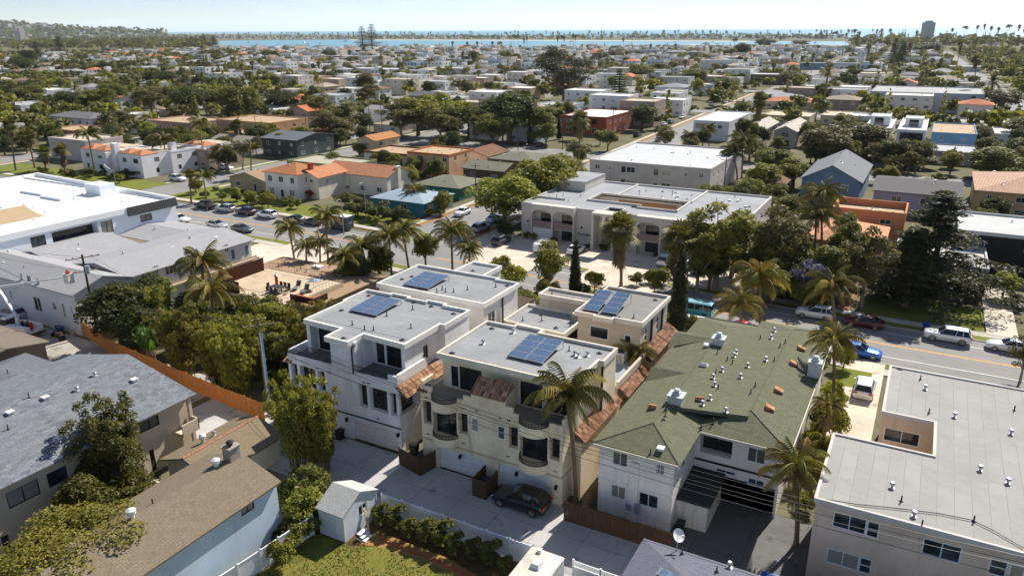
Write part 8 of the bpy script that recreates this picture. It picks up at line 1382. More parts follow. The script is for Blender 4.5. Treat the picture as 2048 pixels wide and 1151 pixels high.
def person(label, loc, rz, vest, hat, pose=0):
 me = bpy.data.meshes.new('body'); J = {'pel': (0, 0, .95), 'sp': (0, .01, 1.18), 'ch': (0, 0, 1.38), 'nk': (0, .0, 1.5), 'hd': (0, -.02, 1.6), 'ht': (0, -.01, 1.74)}; Rr = {'pel': .15, 'sp': .14, 'ch': .155, 'nk': .06, 'hd': .095, 'ht': .085}; E_ = [('pel', 'sp'), ('sp', 'ch'), ('ch', 'nk'), ('nk', 'hd'), ('hd', 'ht')]
 for s, n in ((1, 'l'), (-1, 'r')):
  up = pose and s == -1
  J.update({n + 'hip': (.1 * s, 0, .88), n + 'kn': (.11 * s, -.04 - .03 * s, .5), n + 'an': (.12 * s, .03, .1), n + 'to': (.13 * s, -.14, .04), n + 'sh': (.19 * s, 0, 1.4), n + 'el': (.27 * s, .02 - .12 * up, 1.15 + .1 * up), n + 'wr': (.27 * s, -.16, 1.0 + .25 * up), n + 'pa': (.26 * s, -.22, .96 + .28 * up)}); Rr.update({n + 'hip': .095, n + 'kn': .065, n + 'an': .05, n + 'to': .045, n + 'sh': .07, n + 'el': .05, n + 'wr': .034, n + 'pa': .036})
  E_ += [('pel', n + 'hip'), (n + 'hip', n + 'kn'), (n + 'kn', n + 'an'), (n + 'an', n + 'to'), ('ch', n + 'sh'), (n + 'sh', n + 'el'), (n + 'el', n + 'wr'), (n + 'wr', n + 'pa')]
  for f in range(5):
   b0 = Vector(J[n + 'pa']); dx = (-.03 + .018 * f) if f < 4 else .045 * -s; a = n + 'f%d' % f; J[a] = tuple(b0 + Vector((dx, -.05 - .01 * (f in (1, 2)), -.01 if f < 4 else .02))); J[a + 't'] = tuple(Vector(J[a]) + Vector((0, -.03 if f < 4 else -.02, -.03))); Rr[a] = .01; Rr[a + 't'] = .008; E_ += [(n + 'pa', a), (a, a + 't')]
 ks = list(J); me.from_pydata([J[k] for k in ks], [(ks.index(a), ks.index(b)) for a, b in E_], []); o = bpy.data.objects.new('tmp_body', me); C.objects.link(o); o.modifiers.new('s', 'SKIN'); ss = o.modifiers.new('d', 'SUBSURF'); ss.levels = 1
 for i, k in enumerate(ks): me.skin_vertices[0].data[i].radius = (Rr[k], Rr[k])
 me.skin_vertices[0].data[0].use_root = True; dg = bpy.context.evaluated_depsgraph_get(); bm_ = bpy.data.meshes.new_from_object(o.evaluated_get(dg)); bpy.data.objects.remove(o)
 bm_.materials.clear(); mats = [paint(lin(196, 150, 120), .6), paint(lin(40, 46, 62), .8), paint(vest, .8), paint(lin(40, 32, 28), .7)]
 for m_ in mats: bm_.materials.append(m_)
 for p_ in bm_.polygons: z = p_.center.z; p_.material_index = 3 if z < .12 else 1 if z < .98 and abs(p_.center.x) < .24 and p_.center.y > -.15 else 0 if z > 1.48 or p_.center.y < -.13 else 2; p_.use_smooth = True
 t = thing('person', label, 'person', loc, rz); put('body', bm_, t)
 f = MB().box(-.05, -.115, 1.64, -.025, -.1, 1.655).box(.025, -.115, 1.64, .05, -.1, 1.655).box(-.03, -.112, 1.56, .03, -.1, 1.567); f.obj('facial_features', DARK, t, local=True); MB().hull([(-.015, -.105, 1.585), (.015, -.105, 1.585), (.012, -.09, 1.585), (-.012, -.09, 1.585)], [(-.01, -.12, 1.6), (.01, -.12, 1.6), (.008, -.1, 1.64), (-.008, -.1, 1.64)]).obj('nose', mats[0], t, local=True)
 MB().hull([(.13 * math.cos(a), .15 * math.sin(a) - .02, 1.69) for a in np.arange(0, 6.28, .524)], [(.08 * math.cos(a), .09 * math.sin(a) - .01, 1.82) for a in np.arange(0, 6.28, .524)]).hull([(.14 * math.cos(a), .17 * math.sin(a) - .04, 1.68) for a in np.arange(0, 6.28, .524)], [(.14 * math.cos(a), .17 * math.sin(a) - .04, 1.695) for a in np.arange(0, 6.28, .524)]).obj('hard_hat', paint(hat, .4), t, local=True)
 m = MB(); m.hull([(.17 * math.cos(a), .16 * math.sin(a), 1.0) for a in np.arange(0, 6.28, .393)], [(.19 * math.cos(a), .165 * math.sin(a), 1.36) for a in np.arange(0, 6.28, .393)], cap=False); m.obj('safety_vest', paint(vest, .7), t, local=True)
person('person in a yellow-green safety vest and white hard hat standing in the alley', (-79.2, 44.8, .04), 2.6, lin(186, 226, 30), lin(236, 236, 232)); person('person in an orange vest working in the raised bucket', (BUCKET.x, BUCKET.y, BUCKET.z - .55), 1.2, lin(232, 110, 40), lin(236, 236, 232), 1)
def cone(label, x, y):
 t = thing('traffic_cone', label, 'traffic cone', (x, y, .04)); MB().cyl((0, 0, .03), (0, 0, .7), .16, .03, 10).obj('body', paint(lin(228, 80, 24), .6), t, local=True); MB().box(-.2, -.2, 0, .2, .2, .03).obj('base', paint(lin(228, 80, 24), .6), t, local=True); MB().cyl((0, 0, .38), (0, 0, .52), .092, .062, 10).obj('collar', WHITE, t, local=True)
q = P(213, 738); cone('orange traffic cone in the alley right of the person with the vest', q.x, q.y)
for (px, py, l, c) in ((62, 690, 'white wheeled bin by the bucket truck', CW), ):
 pass
def bin_(label, x, y, col, rz=0, s=1.0, z=.04):
 t = thing('wheeled_bin', label, 'bin', (x, y, z), rz); t.scale = (s, s, s); MB().hull([(-.25, -.28, .06), (.25, -.28, .06), (.25, .28, .06), (-.25, .28, .06)], [(-.3, -.36, .95), (.3, -.36, .95), (.3, .36, .95), (-.3, .36, .95)]).obj('body', paint(col, .5), t, local=True); MB().hull([(-.32, -.38, .95), (.32, -.38, .95), (.32, .4, .95), (-.32, .4, .95)], [(-.28, -.34, 1.05), (.28, -.34, 1.05), (.28, .4, 1.02), (-.28, .4, 1.02)]).obj('lid', paint(col, .45), t, local=True)
 for s_ in (-.26, .26): MB().cyl((s_ - .04, .3, .1), (s_ + .04, .3, .1), .1, n=10).obj('wheel', BLACK, t, local=True)
bin_('black wheeled bin by the stair door of the olive-roofed house', -12.0, 47.6, CK); bin_('blue wheeled bin on the verge behind the large white SUV', 3.2, 101.2, lin(24, 60, 150), 1.2, z=.12); bin_('blue wheeled bin inside the left bin enclosure', -34.6, 45.7, lin(24, 40, 90)); bin_('black wheeled bin inside the left bin enclosure', -35.5, 45.9, CK); bin_('dark blue wheeled bin inside the middle bin enclosure', -27.7, 45.6, lin(30, 44, 84)); bin_('black wheeled bin against the white condominium side', -36.2, 47.2, CK, 1.5); bin_('dark bin beside the white condominium garage door', -43.8, 46.0, CK); bin_('blue wheeled bin by the pale court apartments wall', -92, 49, lin(40, 70, 120))
# dumpster with blue cover in a block enclosure
t = thing('dumpster', 'skip covered with a blue tarpaulin beside the block wall at the bottom edge', 'dumpster', (-4.35, 43.6, .03)); MB().hull([(-1.0, -.8, .1), (1.0, -.8, .1), (1.0, .8, .1), (-1.0, .8, .1)], [(-1.1, -.95, 1.3), (1.1, -.95, 1.3), (1.1, .95, 1.3), (-1.1, .95, 1.3)]).obj('body', paint(lin(40, 46, 60), .6), t, local=True); MB().hull([(-1.15, -1.0, 1.3), (1.15, -1.0, 1.3), (1.15, 1.0, 1.3), (-1.15, 1.0, 1.3)], [(-1.0, -.8, 1.52), (1.0, -.85, 1.45), (1.0, .8, 1.55), (-1.0, .85, 1.5)]).obj('tarpaulin', paint(lin(20, 88, 176), .5, .2), t, local=True)
t = thing('block_wall', 'sunlit concrete block wall below the skip', 'wall', (-4.3, 42.0, 0)); bm_ = MB().box(0, 0, 0, .39, .19, .19).mesh('block', concrete(lin(206, 190, 150)))
for r_ in range(7):
 for k in range(6): put('block', bm_, t, (-1.2 + k * .4 + (.2 if r_ % 2 else 0), 0, r_ * .2))
# iron gate and bicycles in the side driveway
t = thing('iron_gate', 'black iron bar gate across the side driveway', 'gate', (-4.4, 63.6, .14)); bb = MB().box(0, 0, .08, .022, .022, 1.95).mesh('bar', BLACK)
for k in range(30): put('bar', bb, t, (k * .145, 0, 0))
MB().box(0, -.01, .1, 4.35, .03, .15).box(0, -.01, 1.82, 4.35, .03, 1.87).box(2.9, -.03, 0, 2.98, .05, 2.1).obj('frame', BLACK, t, local=True)
def bike(label, x, y, rz):
 t = thing('bicycle', label, 'bicycle', (x, y, .14), rz)
 for wx in (-.52, .52):
  w_ = MB(); n = 18; pts = [(wx + .33 * math.cos(i * 6.2832 / n), 0, .34 + .33 * math.sin(i * 6.2832 / n)) for i in range(n + 1)]; w_.tube(pts, .022, 5)
  for i in range(8): w_.cyl((wx, 0, .34), (wx + .32 * math.cos(i * .785), 0, .34 + .32 * math.sin(i * .785)), .004, n=3)
  w_.obj('wheel', TYRE, t, local=True)
 MB().tube([(-.52, 0, .34), (-.1, 0, .3), (.38, 0, .82), (-.2, 0, .84), (-.52, 0, .34)], .02, 5).tube([(-.1, 0, .3), (-.24, 0, .95)], .018, 5).tube([(.52, 0, .34), (.36, 0, .98)], .018, 5).obj('frame', METAL, t, local=True); MB().box(-.36, -.07, .95, -.12, .07, 1.0).obj('saddle', BLACK, t, local=True); MB().tube([(.34, -.28, 1.02), (.4, 0, .98), (.34, .28, 1.02)], .015, 5).obj('handlebar', BLACK, t, local=True)
bike('bicycle leaning nearest the iron gate', -3.9, 62.4, .2); bike('bicycle parked second from the iron gate', -3.9, 61.7, .15); bike('bicycle lying nearest the beige roof edge', -3.8, 61.0, .1)
ac_unit('air conditioner on the wall side of the pale court apartments', -112, 49.4, 0, .9); ac_unit('second air conditioner by the pale court apartments doors', -93.0, 49.3, 0, .9)
q = P(168, 640); t = thing('rubble_pile', 'cardboard boxes and tools heaped at the fence end by the truck', 'boxes', (-91.4, 48.8, .04))
for k in range(9): s = rg.uniform(.3, .6); MB().box(-s / 2, -s / 2, 0, s / 2, s / 2, s * .8).obj('box', paint(rg.choice((lin(206, 164, 110), lin(90, 86, 84), lin(222, 190, 120), lin(30, 32, 36))), .8), t, local=True).location = (rg.uniform(-1.3, 1.6), rg.uniform(-.9, .9), .0)
# ---------------------------------------------------------------- labels by neighbours
def where(x, y):
 px, py, _ = pix(x, y); b = min(LANDMARKS, key=lambda l: (pix(l[0], l[1])[0] - px) ** 2 + (2.2 * (pix(l[0], l[1])[1] - py)) ** 2); bx, by, _ = pix(b[0], b[1]); dx, dy = px - bx, py - by
 if abs(dx) > 2.2 * abs(dy): return ('right of ' if dx > 0 else 'left of ') + b[2]
 return ('beyond ' if dy < 0 else 'in front of ') + b[2]
ORD = ['nearest', 'second nearest', 'third nearest', 'fourth nearest', 'fifth nearest', 'sixth nearest', 'seventh nearest', 'eighth nearest', 'ninth nearest', 'tenth nearest']
PEND = []
def pend(o, base, x, y): PEND.append((o, base, math.hypot(x, y)))
def settle():
 d = {}
 for o, b, r in PEND: d.setdefault(b, []).append((r, o.name, o))
 for b, l in d.items():
  l.sort(key=lambda q: q[:2])
  for i, (_, _, o) in enumerate(l): o['label'] = b if len(l) == 1 else (b + ', ' + (ORD[i] if i < 10 else '%dth nearest' % (i + 1)) + ' of ' + str(len(l)))
NAMES = {'round': 'leafy green tree', 'dark': 'dark dense tree', 'bright': 'light green tree', 'airy': 'grey-green open tree', 'pinebig': 'spreading pine', 'fir': 'dark pointed conifer', 'norfolk': 'tall tiered Norfolk pine', 'cypress': 'slim cypress'}
PALNAME = [((232, 230, 224), 'white'), ((222, 208, 184), 'cream'), ((196, 194, 190), 'grey'), ((206, 176, 146), 'tan'), ((190, 200, 208), 'pale blue'), ((170, 150, 134), 'brown'), ((226, 214, 200), 'off-white')]
RFS = [((196, 110, 66), 'orange tile'), ((150, 150, 152), 'grey shingle'), ((128, 108, 92), 'brown shingle'), ((110, 112, 116), 'charcoal shingle'), ((172, 160, 140), 'tan shingle')]
for i, (k, px, py, zc, rad, top) in enumerate(MT):
 q = P(px, py, zc); t = plant(k, 'x', px, py, zc * 1.05, rad * 1.18, top * 1.1, 'tree', 'trees over the neighbourhood', {'fir': 'conifer_tree', 'norfolk': 'norfolk_pine'}.get(k), k=i); pend(t, NAMES[k] + ' ' + where(q.x, q.y), q.x, q.y)
frng = random.Random(77)
def infr(x, y, m=60):
 d = Vector((x, y, -CAMH))
 if d.dot(_f) < 20: return False
 a, b, _ = pix(x, y); return -m < a < 2048 + m and 62 < b < 1300
SX = sorted([a for a, _ in YST] + [-896, -978, -1060, -1142, -1224]); SY = [yc(-150)] + [a for a, _ in XST] + [1480]
def clear(x, y, r):
 if y > 118 and any(abs(x - drift(y) - a) < w_ + 3 + r for a, w_ in YST): return False
 if any(abs(y - a) < w_ + 2.5 + r for a, w_ in XST): return False
 return not any(a - r < x < c + r and b - r < y < d + r for a, b, c, d in OCC)
lots = []
for i in range(len(SX) - 1):
 for j in range(len(SY) - 1):
  x0, x1, y0, y1 = SX[i] + 10, SX[i + 1] - 10, SY[j] + 10, SY[j + 1] - 10; cols = 4 if j > 1 else 3; ny = max(1, int((y1 - y0) / (16.5 if j > 1 else 19)))
  for c in range(cols):
   for r in range(ny):
    yy = y0 + (r + .5) * (y1 - y0) / ny + frng.uniform(-2, 2); xx = x0 + (c + .5) * (x1 - x0) / cols + drift(yy) + frng.uniform(-3, 3)
    if yy < 126 or (xx > -112 and yy < 250) or not infr(xx, yy): continue
    if pix(xx, yy)[1] < 99 and pix(xx, yy)[0] > 380: continue
    lots.append((math.hypot(xx, yy), xx, yy))
lots.sort(); hs = []
for (dist, x, y) in lots:
 px = pix(x, y)[0]; treey = .4 if px < 480 else .08
 if frng.random() < treey * (.6 if dist < 300 else 1): continue
 big = frng.random() < (.4 if 560 < px < 1750 and dist > 330 else .12); w_, d_ = (frng.uniform(14, 19), frng.uniform(12, 15)) if big else (frng.uniform(9.5, 13), frng.uniform(10, 13))
 if not clear(x, y, max(w_, d_) / 2 + 1): continue
 x0, y0 = x - w_ / 2, y - d_ / 2; OCC.append((x0, y0, x0 + w_, y0 + d_)); flt = big or frng.random() < (.55 if dist > 300 else .35); h = frng.choice((6.4, 7, 9, 9.6)) if big else frng.choice((3.0, 3.2, 5.6, 6.0, 6.2) if dist > 300 else (3.0, 3.1, 3.4, 5.6)); hs.append((dist, x0, y0, x0 + w_, y0 + d_, h, flt, frng.randrange(7) if frng.random() < .5 else 0, frng.randrange(5) if frng.random() < .75 else 1, frng.random()))
NB = 215
for (dist, x0, y0, x1, y1, h, flt, ci, ri, rr) in hs[:NB]:
 (col, cn), (rc, rn) = PALNAME[ci], RFS[ri]; st = 1 if h < 4.6 else 2 if h < 8 else 3
 rm = (FL_W if rr < .5 else FL_G if rr < .8 else FL_B) if flt else (tilemat(lin(*rc), 'x') if ri == 0 else SHG(rc))
 t = house('house' if x1 - x0 < 14 else 'apartment_building', 'x', x0, y0, x1, y1, h, 'flat' if flt else ('hip' if rr < .5 else 'gable'), lin(*col), rm, int(dist * 7) % 9999, st=st, cat='house' if x1 - x0 < 14 else 'building', group='houses of the neighbourhood beyond the main street', rise=frng.uniform(1.2, 1.9), axis='x' if x1 - x0 > y1 - y0 else 'y', bits=2 if dist < 420 else 0)
 pend(t, ('%s %s %s ' % (cn, {1: 'single-storey', 2: 'two-storey', 3: 'three-storey'}[st], 'flat-roofed building' if flt else 'house with %s roof' % rn)) + where((x0 + x1) / 2, (y0 + y1) / 2), (x0 + x1) / 2, (y0 + y1) / 2)
# ---------------------------------------------------------------- far rooftops and woods that read as one mass
def far_city():
 V, F, Mi = [], [], []
 def q4(a, b, c, d, m): o = len(V); V.extend((a, b, c, d)); F.append((o, o + 1, o + 2, o + 3)); Mi.append(m)
 def bx(x0, y0, x1, y1, z0, z1, wm, rm, win=True):
  q4((x0, y0, z0), (x1, y0, z0), (x1, y0, z1), (x0, y0, z1), wm); q4((x1, y0, z0), (x1, y1, z0), (x1, y1, z1), (x1, y0, z1), wm); q4((x1, y1, z0), (x0, y1, z0), (x0, y1, z1), (x1, y1, z1), wm); q4((x0, y1, z0), (x0, y0, z0), (x0, y0, z1), (x0, y1, z1), wm); q4((x0, y0, z1), (x1, y0, z1), (x1, y1, z1), (x0, y1, z1), rm)
  if win:
   for zz in np.arange(z0 + 1, z1 - 1.4, 2.9):
    for u in np.arange(x0 + 1.5, x1 - 2, 4.0): q4((u, y0 - .04, zz), (u + 1.5, y0 - .04, zz), (u + 1.5, y0 - .04, zz + 1.2), (u, y0 - .04, zz + 1.2), 12)
    for u in np.arange(y0 + 1.5, y1 - 2, 4.5): q4((x1 + .04, u, zz), (x1 + .04, u + 1.3, zz), (x1 + .04, u + 1.3, zz + 1.2), (x1 + .04, u, zz + 1.2), 12)
 def hipv(x0, y0, x1, y1, z, rise, m):
  xm, ym, hh = (x0 + x1) / 2, (y0 + y1) / 2, (y1 - y0) / 2 * .8; a, b = (x0 + hh, ym, z + rise), (x1 - hh, ym, z + rise); c = [(x0 - .5, y0 - .5, z), (x1 + .5, y0 - .5, z), (x1 + .5, y1 + .5, z), (x0 - .5, y1 + .5, z)]; q4(c[0], c[1], b, a, m); q4(c[2], c[3], a, b, m); q4(c[1], c[2], b, b, m); q4(c[3], c[0], a, a, m)
 for (dist, x0, y0, x1, y1, h, flt, ci, ri, rr) in hs[NB:]:
  bx(x0, y0, x1, y1, 0, h, ci, 13 if flt and rr < .45 else 8 if flt else 7 + ri, True)
  if flt: 
   for (a, b, c, d) in ((x0, y0, x1, y0 + .3), (x1 - .3, y0, x1, y1)): bx(a, b, c, d, h, h + .5, ci, ci, False)
   if rr > .6: bx(x0 + 2, y0 + 3, x0 + 6, y0 + 7, h, h + 2.4, ci, 13, False)
  else: hipv(x0, y0, x1, y1, h, 1.8, 7 + ri)
 rng = random.Random(5)
 for k in range(120):
  px = rng.uniform(430, 1760); q = P(px, rng.uniform(98.5, 105)); s = rng.uniform(8, 18); bx(q.x - s, q.y - 8, q.x + s, q.y + 8, 0, rng.choice((4, 5, 6, 8)), rng.choice((0, 0, 1, 2, 4, 6)), rng.choice((13, 8)), True)
 for k in range(520):                                  # far shore of the bay and the hillside
  px = rng.uniform(420, 1990); py = rng.uniform(71.5, 79) if px < 1700 else rng.uniform(76, 92); q = P(px, py)
  s = rng.uniform(5, 13); bx(q.x - s, q.y - s * .6, q.x + s, q.y + s * .6, 0, rng.choice((4, 6, 9)), rng.choice((0, 0, 1, 2, 6)), rng.choice((13, 7, 8, 9)), False)
 for k in range(420):
  v = HILL[rng.randrange(len(HILL))]; s = rng.uniform(5, 12); x, y = v[0] + rng.uniform(-60, 60), v[1] + rng.uniform(-60, 60); bx(x - s, y - s, x + s, y + s, v[2] - 25, v[2] + rng.uniform(4, 9), rng.choice((0, 0, 1, 6)), rng.choice((7, 9, 13)), False)
 me = bpy.data.meshes.new('far_rooftops'); me.from_pydata(V, [], F); 
 for c, _ in PALNAME: me.materials.append(stucco(lin(*c)))
 for c, _ in RFS: me.materials.append(paint(lin(*c), .9, .15))
 me.materials.append(GLASS); me.materials.append(paint(lin(226, 224, 218), .8, .1)); me.polygons.foreach_set('material_index', Mi); me.update()
 tag(put('far_rooftops', me), 'countless small far-off houses toward the bay, the far shore and the hill', 'houses', None, 'stuff')
far_city()
# individual trees between the houses, nearest first, then the far woods as one mass
tl = []
for k in range(15000):
 d = 140 + 1500 * frng.random() ** .75; px = frng.uniform(-40, 2090); v = P(px, 300); v.z = 0; v = v.normalized() * d; x, y = v.x, v.y
 if y < 122 or (x > -112 and y < 205) or not infr(x, y) or (pix(x, y)[1] < 97.5 and pix(x, y)[0] > 380): continue
 if -232 < x < -162 and y < 136 or -150 < x < -84 and y < 170: continue
 if frng.random() > (1 if px < 560 else .36 if px < 1700 else .6): continue
 if any(abs(x - drift(y) - a) < w_ + .5 for a, w_ in YST) or any(abs(y - a) < w_ + .5 for a, w_ in XST) or any(a - .5 < x < c + .5 and b - .5 < y < e + .5 for a, b, c, e in OCC): continue
 tl.append((d, x, y, frng.random(), frng.uniform(.7, 1.3)))
tl.sort(); ind, mass = tl[:115], tl[115:4300]
for i, (d, x, y, r, s) in enumerate(ind):
 k = 'round' if r < .3 else 'dark' if r < .52 else 'bright' if r < .66 else 'airy' if r < .9 else 'cypress'; rad = s * (3.4 if k != 'cypress' else .8); t = plant(k, 'x', i, i, 0, rad, s * 6.4, 'tree', 'trees over the neighbourhood', None, i, (x, y)); pend(t, NAMES[k] + ' ' + where(x, y), x, y)
def far_woods():
 rng = np.random.default_rng(9); pr = []
 for s in range(6):
  bl = crown_blobs(rng, 3.4, 4.2, 2.6, 8, .5); pr.append(leaves(rng, bl, 95, 1.75, .3, .75, 0, .5))
 for s in range(2):
  bl = [(0, 0, z, 1.9 * (1 - z / 13) + .2, 1.9 * (1 - z / 13) + .2, 1.3) for z in np.linspace(1, 11, 7)]; pr.append(leaves(rng, bl, 90, 1.5, .2, .6, 0, .5))
 Vs, Fs, Ms, o = [], [], [], 0
 def addt(x, y, z, s, r, kk, sh=1.0):
  nonlocal o
  V, F = pr[kk]; a = r * 6.28 * 7; c, n = math.cos(a), math.sin(a); W = V * s; W = np.stack([W[:, 0] * c - W[:, 1] * n + x, W[:, 0] * n + W[:, 1] * c + y, W[:, 2] * sh + z], 1); Vs.append(W); Fs.append(F + o); o += len(V); Ms.append(np.full(len(F), int(r * 97) % 4))
 for (d, x, y, r, s) in mass: addt(x, y, 0, s * 1.05, r, int(r * 5.99) if r < .93 else 6 + int(r * 100) % 2, frng.uniform(.8, 1.15))
 for k in range(260):
  q = P(frng.uniform(400, 1760), frng.uniform(97.5, 102)); addt(q.x, q.y, 0, frng.uniform(.7, 1.3), frng.random(), frng.choice((0, 1, 2, 3, 4, 6)))
 for k in range(900):
  q = P(frng.uniform(-30, 430), frng.uniform(72, 101)); addt(q.x, q.y, 0, frng.uniform(1.1, 2.2), frng.random(), frng.randrange(7))
 for k in range(1300):                                 # far shore, right-hand shore and the hill
  px = frng.uniform(60, 2050); py = frng.uniform(70.5, 80) if px < 1690 else frng.uniform(75.5, 97)
  if px < 420: py = frng.uniform(70, 99)
  q = P(px, py); dd = q.length; addt(q.x, q.y, 0, frng.uniform(1.0, 2.2) * (1 if px < 1700 and px > 420 else 1.3), frng.random(), frng.choice((0, 1, 2, 3, 6)))
 for k in range(900):
  v = HILL[frng.randrange(len(HILL))]; addt(v[0] + frng.uniform(-70, 70), v[1] + frng.uniform(-70, 70), v[2] - 4, frng.uniform(2.0, 3.6), frng.random(), frng.randrange(6))
 me = np_mesh('far_woods', np.concatenate(Vs), np.concatenate(Fs), [G['dark'], G['mid'], G['olive'], G['bright']]); me.polygons.foreach_set('material_index', np.concatenate(Ms).astype(np.int32)); tag(put('far_woods', me), 'far-off trees reading as one mass between the rooftops, bay shore and hill', 'woods', None, 'stuff')
far_woods()
# tall far palms against the water
k = 0
for (px, py, h) in [(1028, 97, 22), (1036, 97, 24), (1048, 99, 18), (1054, 98, 20), (1115, 98, 20), (1122, 98, 21), (1128, 98, 20), (1146, 97, 24), (1150, 97, 22), (1246, 98, 17), (1468, 99, 15), (1560, 92, 16), (927, 135, 13), (487, 168, 12), (508, 164, 13), (760, 150, 13), (905, 100, 12), (935, 101, 12), (955, 101, 12), (985, 102, 13), (1000, 102, 12), (1705, 95, 30), (1715, 96, 26), (1690, 92, 22), (1640, 88, 24), (1668, 90, 24), (1760, 88, 30), (1776, 90, 30), (1830, 92, 26), (1900, 88, 30), (1925, 90, 34), (1948, 92, 36), (1962, 92, 38), (1975, 95, 34), (1990, 96, 32), (2010, 96, 36), (2030, 98, 36), (2042, 100, 30), (1890, 100, 20), (1948, 108, 18), (330, 155, 9), (140, 155, 11), (415, 158, 9), (700, 120, 10), (640, 150, 9), (860, 150, 11), (1370, 150, 10), (1300, 110, 12), (1350, 108, 12), (1420, 118, 12), (820, 200, 8), (1010, 215, 8), (950, 280, 6), (560, 215, 8), (610, 235, 7), (30, 215, 9), (100, 250, 8), (280, 240, 7)]:
 q = P(px, py); t = palm_at('fan' if k % 5 else 'queen', 'x', q.x, q.y, h, Vector((frng.uniform(-.4, .4), frng.uniform(-.4, .4), 0)), False, 'tall palms toward the water', 1.3 * max(1, q.length / 620) ** .5, 11 + k); pend(t, 'tall palm standing ' + where(q.x, q.y), q.x, q.y); k += 1
for k in range(110):
 px = frng.uniform(430, 1760); q = P(px, frng.uniform(72, 77)); t = palm_at('fan', 'x', q.x, q.y, frng.uniform(16, 26), Vector((0, 0, 0)), False, 'tiny palms on the far shore of the bay', 3.0, k); pend(t, 'tiny palm on the far shore of the bay', q.x, q.y)
for k in range(26):
 px = frng.uniform(480, 1650); q = P(px, frng.uniform(83, 95)); t = thing('moored_boat', 'x', 'boat', (q.x, q.y, .06), frng.uniform(0, 6), 'boats moored in the bay'); s = frng.uniform(1.2, 2.2); t.scale = (s, s, s)
 MB().hull([(-4, -1.1, 0), (3, -1.1, 0), (3, 1.1, 0), (-4, 1.1, 0)], [(-4.3, -1.5, 1.2), (4.6, -.3, 1.4), (4.6, .3, 1.4), (-4.3, 1.5, 1.2)]).obj('hull', WHITE, t, local=True); MB().box(-2.4, -.9, 1.25, 1.2, .9, 2.3).obj('cabin', WHITE, t, local=True); MB().cyl((0, 0, 1.2), (0, 0, 9), .08, n=5).obj('mast', METAL, t, local=True); pend(t, 'small white boat moored in the bay', q.x, q.y)
def fill(zone, n, kinds, seed, smin=.7, smax=1.25):
 r = random.Random(seed); x0, y0, x1, y1 = zone
 for i in range(n):
  k = r.choice(kinds); x, y, s = r.uniform(x0, x1), r.uniform(y0, y1), r.uniform(smin, smax); b = {'citrus': (1.8, 2.9), 'goldbush': (1.7, 2.6), 'darkbush': (1.9, 2.6), 'round': (2.6, 5.4), 'dark': (2.6, 5.2), 'bright': (2.4, 5.0), 'bamboo': (1.9, 6.8), 'leafyg': (2.6, 6.6), 'spiky': (.9, 1.6)}[k]; tr = k in ('round', 'dark', 'bright', 'leafyg')
  t = plant(k, 'x', i, i, 0, b[0] * s, b[1] * s, 'tree' if tr else 'bamboo' if k == 'bamboo' else 'bush', 'garden greenery between the houses', None, i + seed, (x, y)); pend(t, {'citrus': 'glossy green bush', 'goldbush': 'golden bush', 'darkbush': 'dark bush', 'round': 'small leafy tree', 'dark': 'small dark tree', 'bright': 'small light green tree', 'bamboo': 'bamboo clump', 'leafyg': 'open light green tree', 'spiky': 'spiky shrub'}[k] + ' ' + where(x, y), x, y)
fill((-87, 50.5, -54, 60.5), 42, ('citrus', 'bamboo', 'round', 'dark', 'bright', 'darkbush', 'goldbush'), 1); fill((-63, 60, -52.5, 74), 12, ('citrus', 'round', 'bright', 'darkbush'), 2); fill((-64, 76, -26, 87), 34, ('citrus', 'round', 'darkbush', 'bright', 'goldbush', 'spiky'), 3, .6, 1.05); fill((-5.3, 55, -3.9, 78), 12, ('goldbush', 'citrus', 'goldbush'), 4, .5, .9)
fill((-150, 111, -86, 121), 30, ('citrus', 'darkbush', 'goldbush', 'spiky', 'bright'), 5, .4, .8); fill((-20, 104, -8, 124), 16, ('round', 'citrus', 'dark', 'leafyg', 'darkbush'), 6, .8, 1.3); fill((-8, 112, 8, 118.5), 12, ('darkbush', 'dark', 'citrus'), 7, .8, 1.2); fill((-40, 146, -12, 166), 22, ('round', 'bright', 'citrus', 'dark', 'goldbush'), 8, .7, 1.2); fill((-37.8, 31, -36.2, 37.5), 8, ('citrus', 'darkbush'), 9, .5, .9); fill((-53, 22, -47, 32), 9, ('citrus', 'darkbush', 'round'), 10, .7, 1.0)
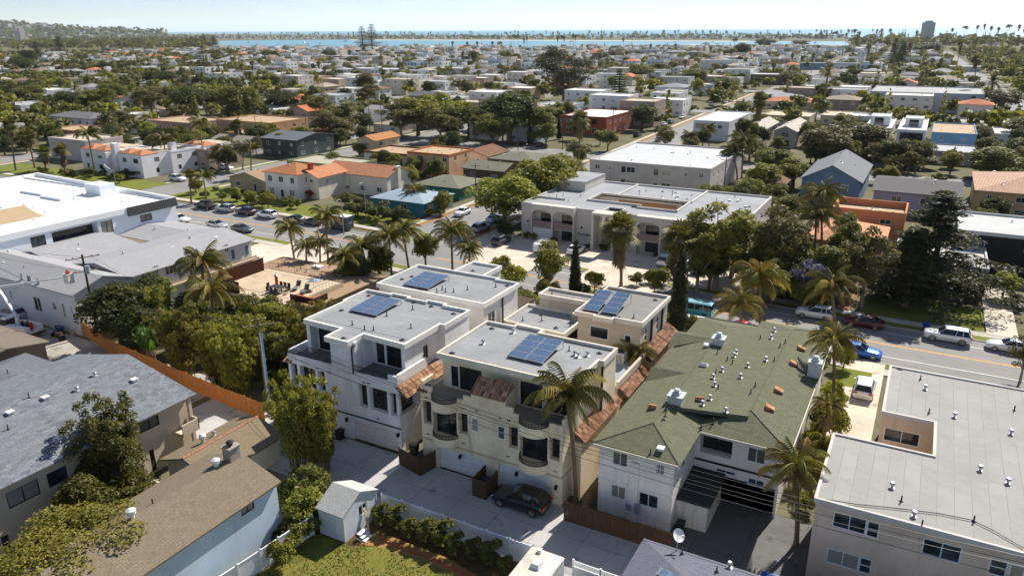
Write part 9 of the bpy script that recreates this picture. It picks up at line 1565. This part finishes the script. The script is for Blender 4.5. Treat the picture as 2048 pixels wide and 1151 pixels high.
fill((-26, 100.5, -9, 116), 16, ('leafyg', 'round', 'dark', 'bright', 'citrus'), 21, .9, 1.5); fill((-36, 74.5, -21, 88), 16, ('citrus', 'darkbush', 'bright', 'goldbush', 'round'), 22, .6, 1.0); fill((-21, 80, -7, 86), 8, ('goldbush', 'citrus', 'bright'), 23, .6, 1.0); fill((-35, 100.5, -27, 104), 6, ('citrus', 'leafyg', 'spiky'), 24, .6, .9); fill((-86, 118, -84.5, 205), 8, ('citrus', 'bright', 'goldbush'), 11, .6, 1.1); fill((-138, 150, -122, 166), 9, ('round', 'citrus', 'bright'), 12, .7, 1.1); fill((-120, 143, -104, 158), 8, ('citrus', 'round', 'dark'), 13, .7, 1.1); fill((-206, 110.5, -166, 121), 12, ('citrus', 'darkbush', 'spiky'), 14, .6, 1.0); fill((-62, 115.2, -30, 117), 14, ('citrus', 'darkbush', 'spiky'), 15, .3, .55); fill((-36, 200, 20, 206), 12, ('round', 'bright', 'citrus'), 16, .7, 1.2); fill((-30, 222, 0, 250), 14, ('round', 'bright', 'dark', 'citrus'), 17, .9, 1.5); fill((8, 150, 30, 170), 10, ('round', 'citrus', 'dark'), 18, .8, 1.3)
gr = np.random.default_rng(4); gx = np.stack([gr.uniform(-37.5, -16.8, 16000), gr.uniform(22.5, 35.4, 16000), np.full(16000, .05)], 1); gx = gx[np.sin(gx[:, 0] * 1.3) + np.cos(gx[:, 1] * 1.7 + gx[:, 0]) + gr.normal(size=16000) * .7 > -.9]; ga = gr.uniform(0, 6.28, len(gx)); gs = np.stack([np.cos(ga), np.sin(ga), ga * 0], 1) * .05; gt = np.stack([gr.normal(size=len(gx)) * .04, gr.normal(size=len(gx)) * .04, gr.uniform(.05, .13, len(gx))], 1)
tag(put('grass', np_mesh('grass', np.stack([gx - gs, gx + gs, gx + gt], 1).reshape(-1, 3), np.arange(3 * len(gx)).reshape(-1, 3), leafmat((.06, .085, .018, 1), (.15, .15, .04, 1), 'grass_blade', .3, 1.2))), 'patchy grass of the back garden lawn by the shed', 'grass', None, 'stuff')
settle()
# ---------------------------------------------------------------- sea haze
m, t, b = base_mat('haze'); t.nodes.remove(b); pv = N(t, 'ShaderNodeVolumePrincipled'); pv.inputs['Color'].default_value = (.86, .94, 1.0, 1); pv.inputs['Density'].default_value = 3.0e-5; pv.inputs['Anisotropy'].default_value = .2; t.links.new(pv.outputs[0], [n for n in t.nodes if n.type == 'OUTPUT_MATERIAL'][0].inputs['Volume'])
tag(MB().box(-60000, -21000, -3, 42000, 52000, 260).obj('haze', m), 'thin blue sea haze over the far city and bay', 'haze', None, 'stuff')
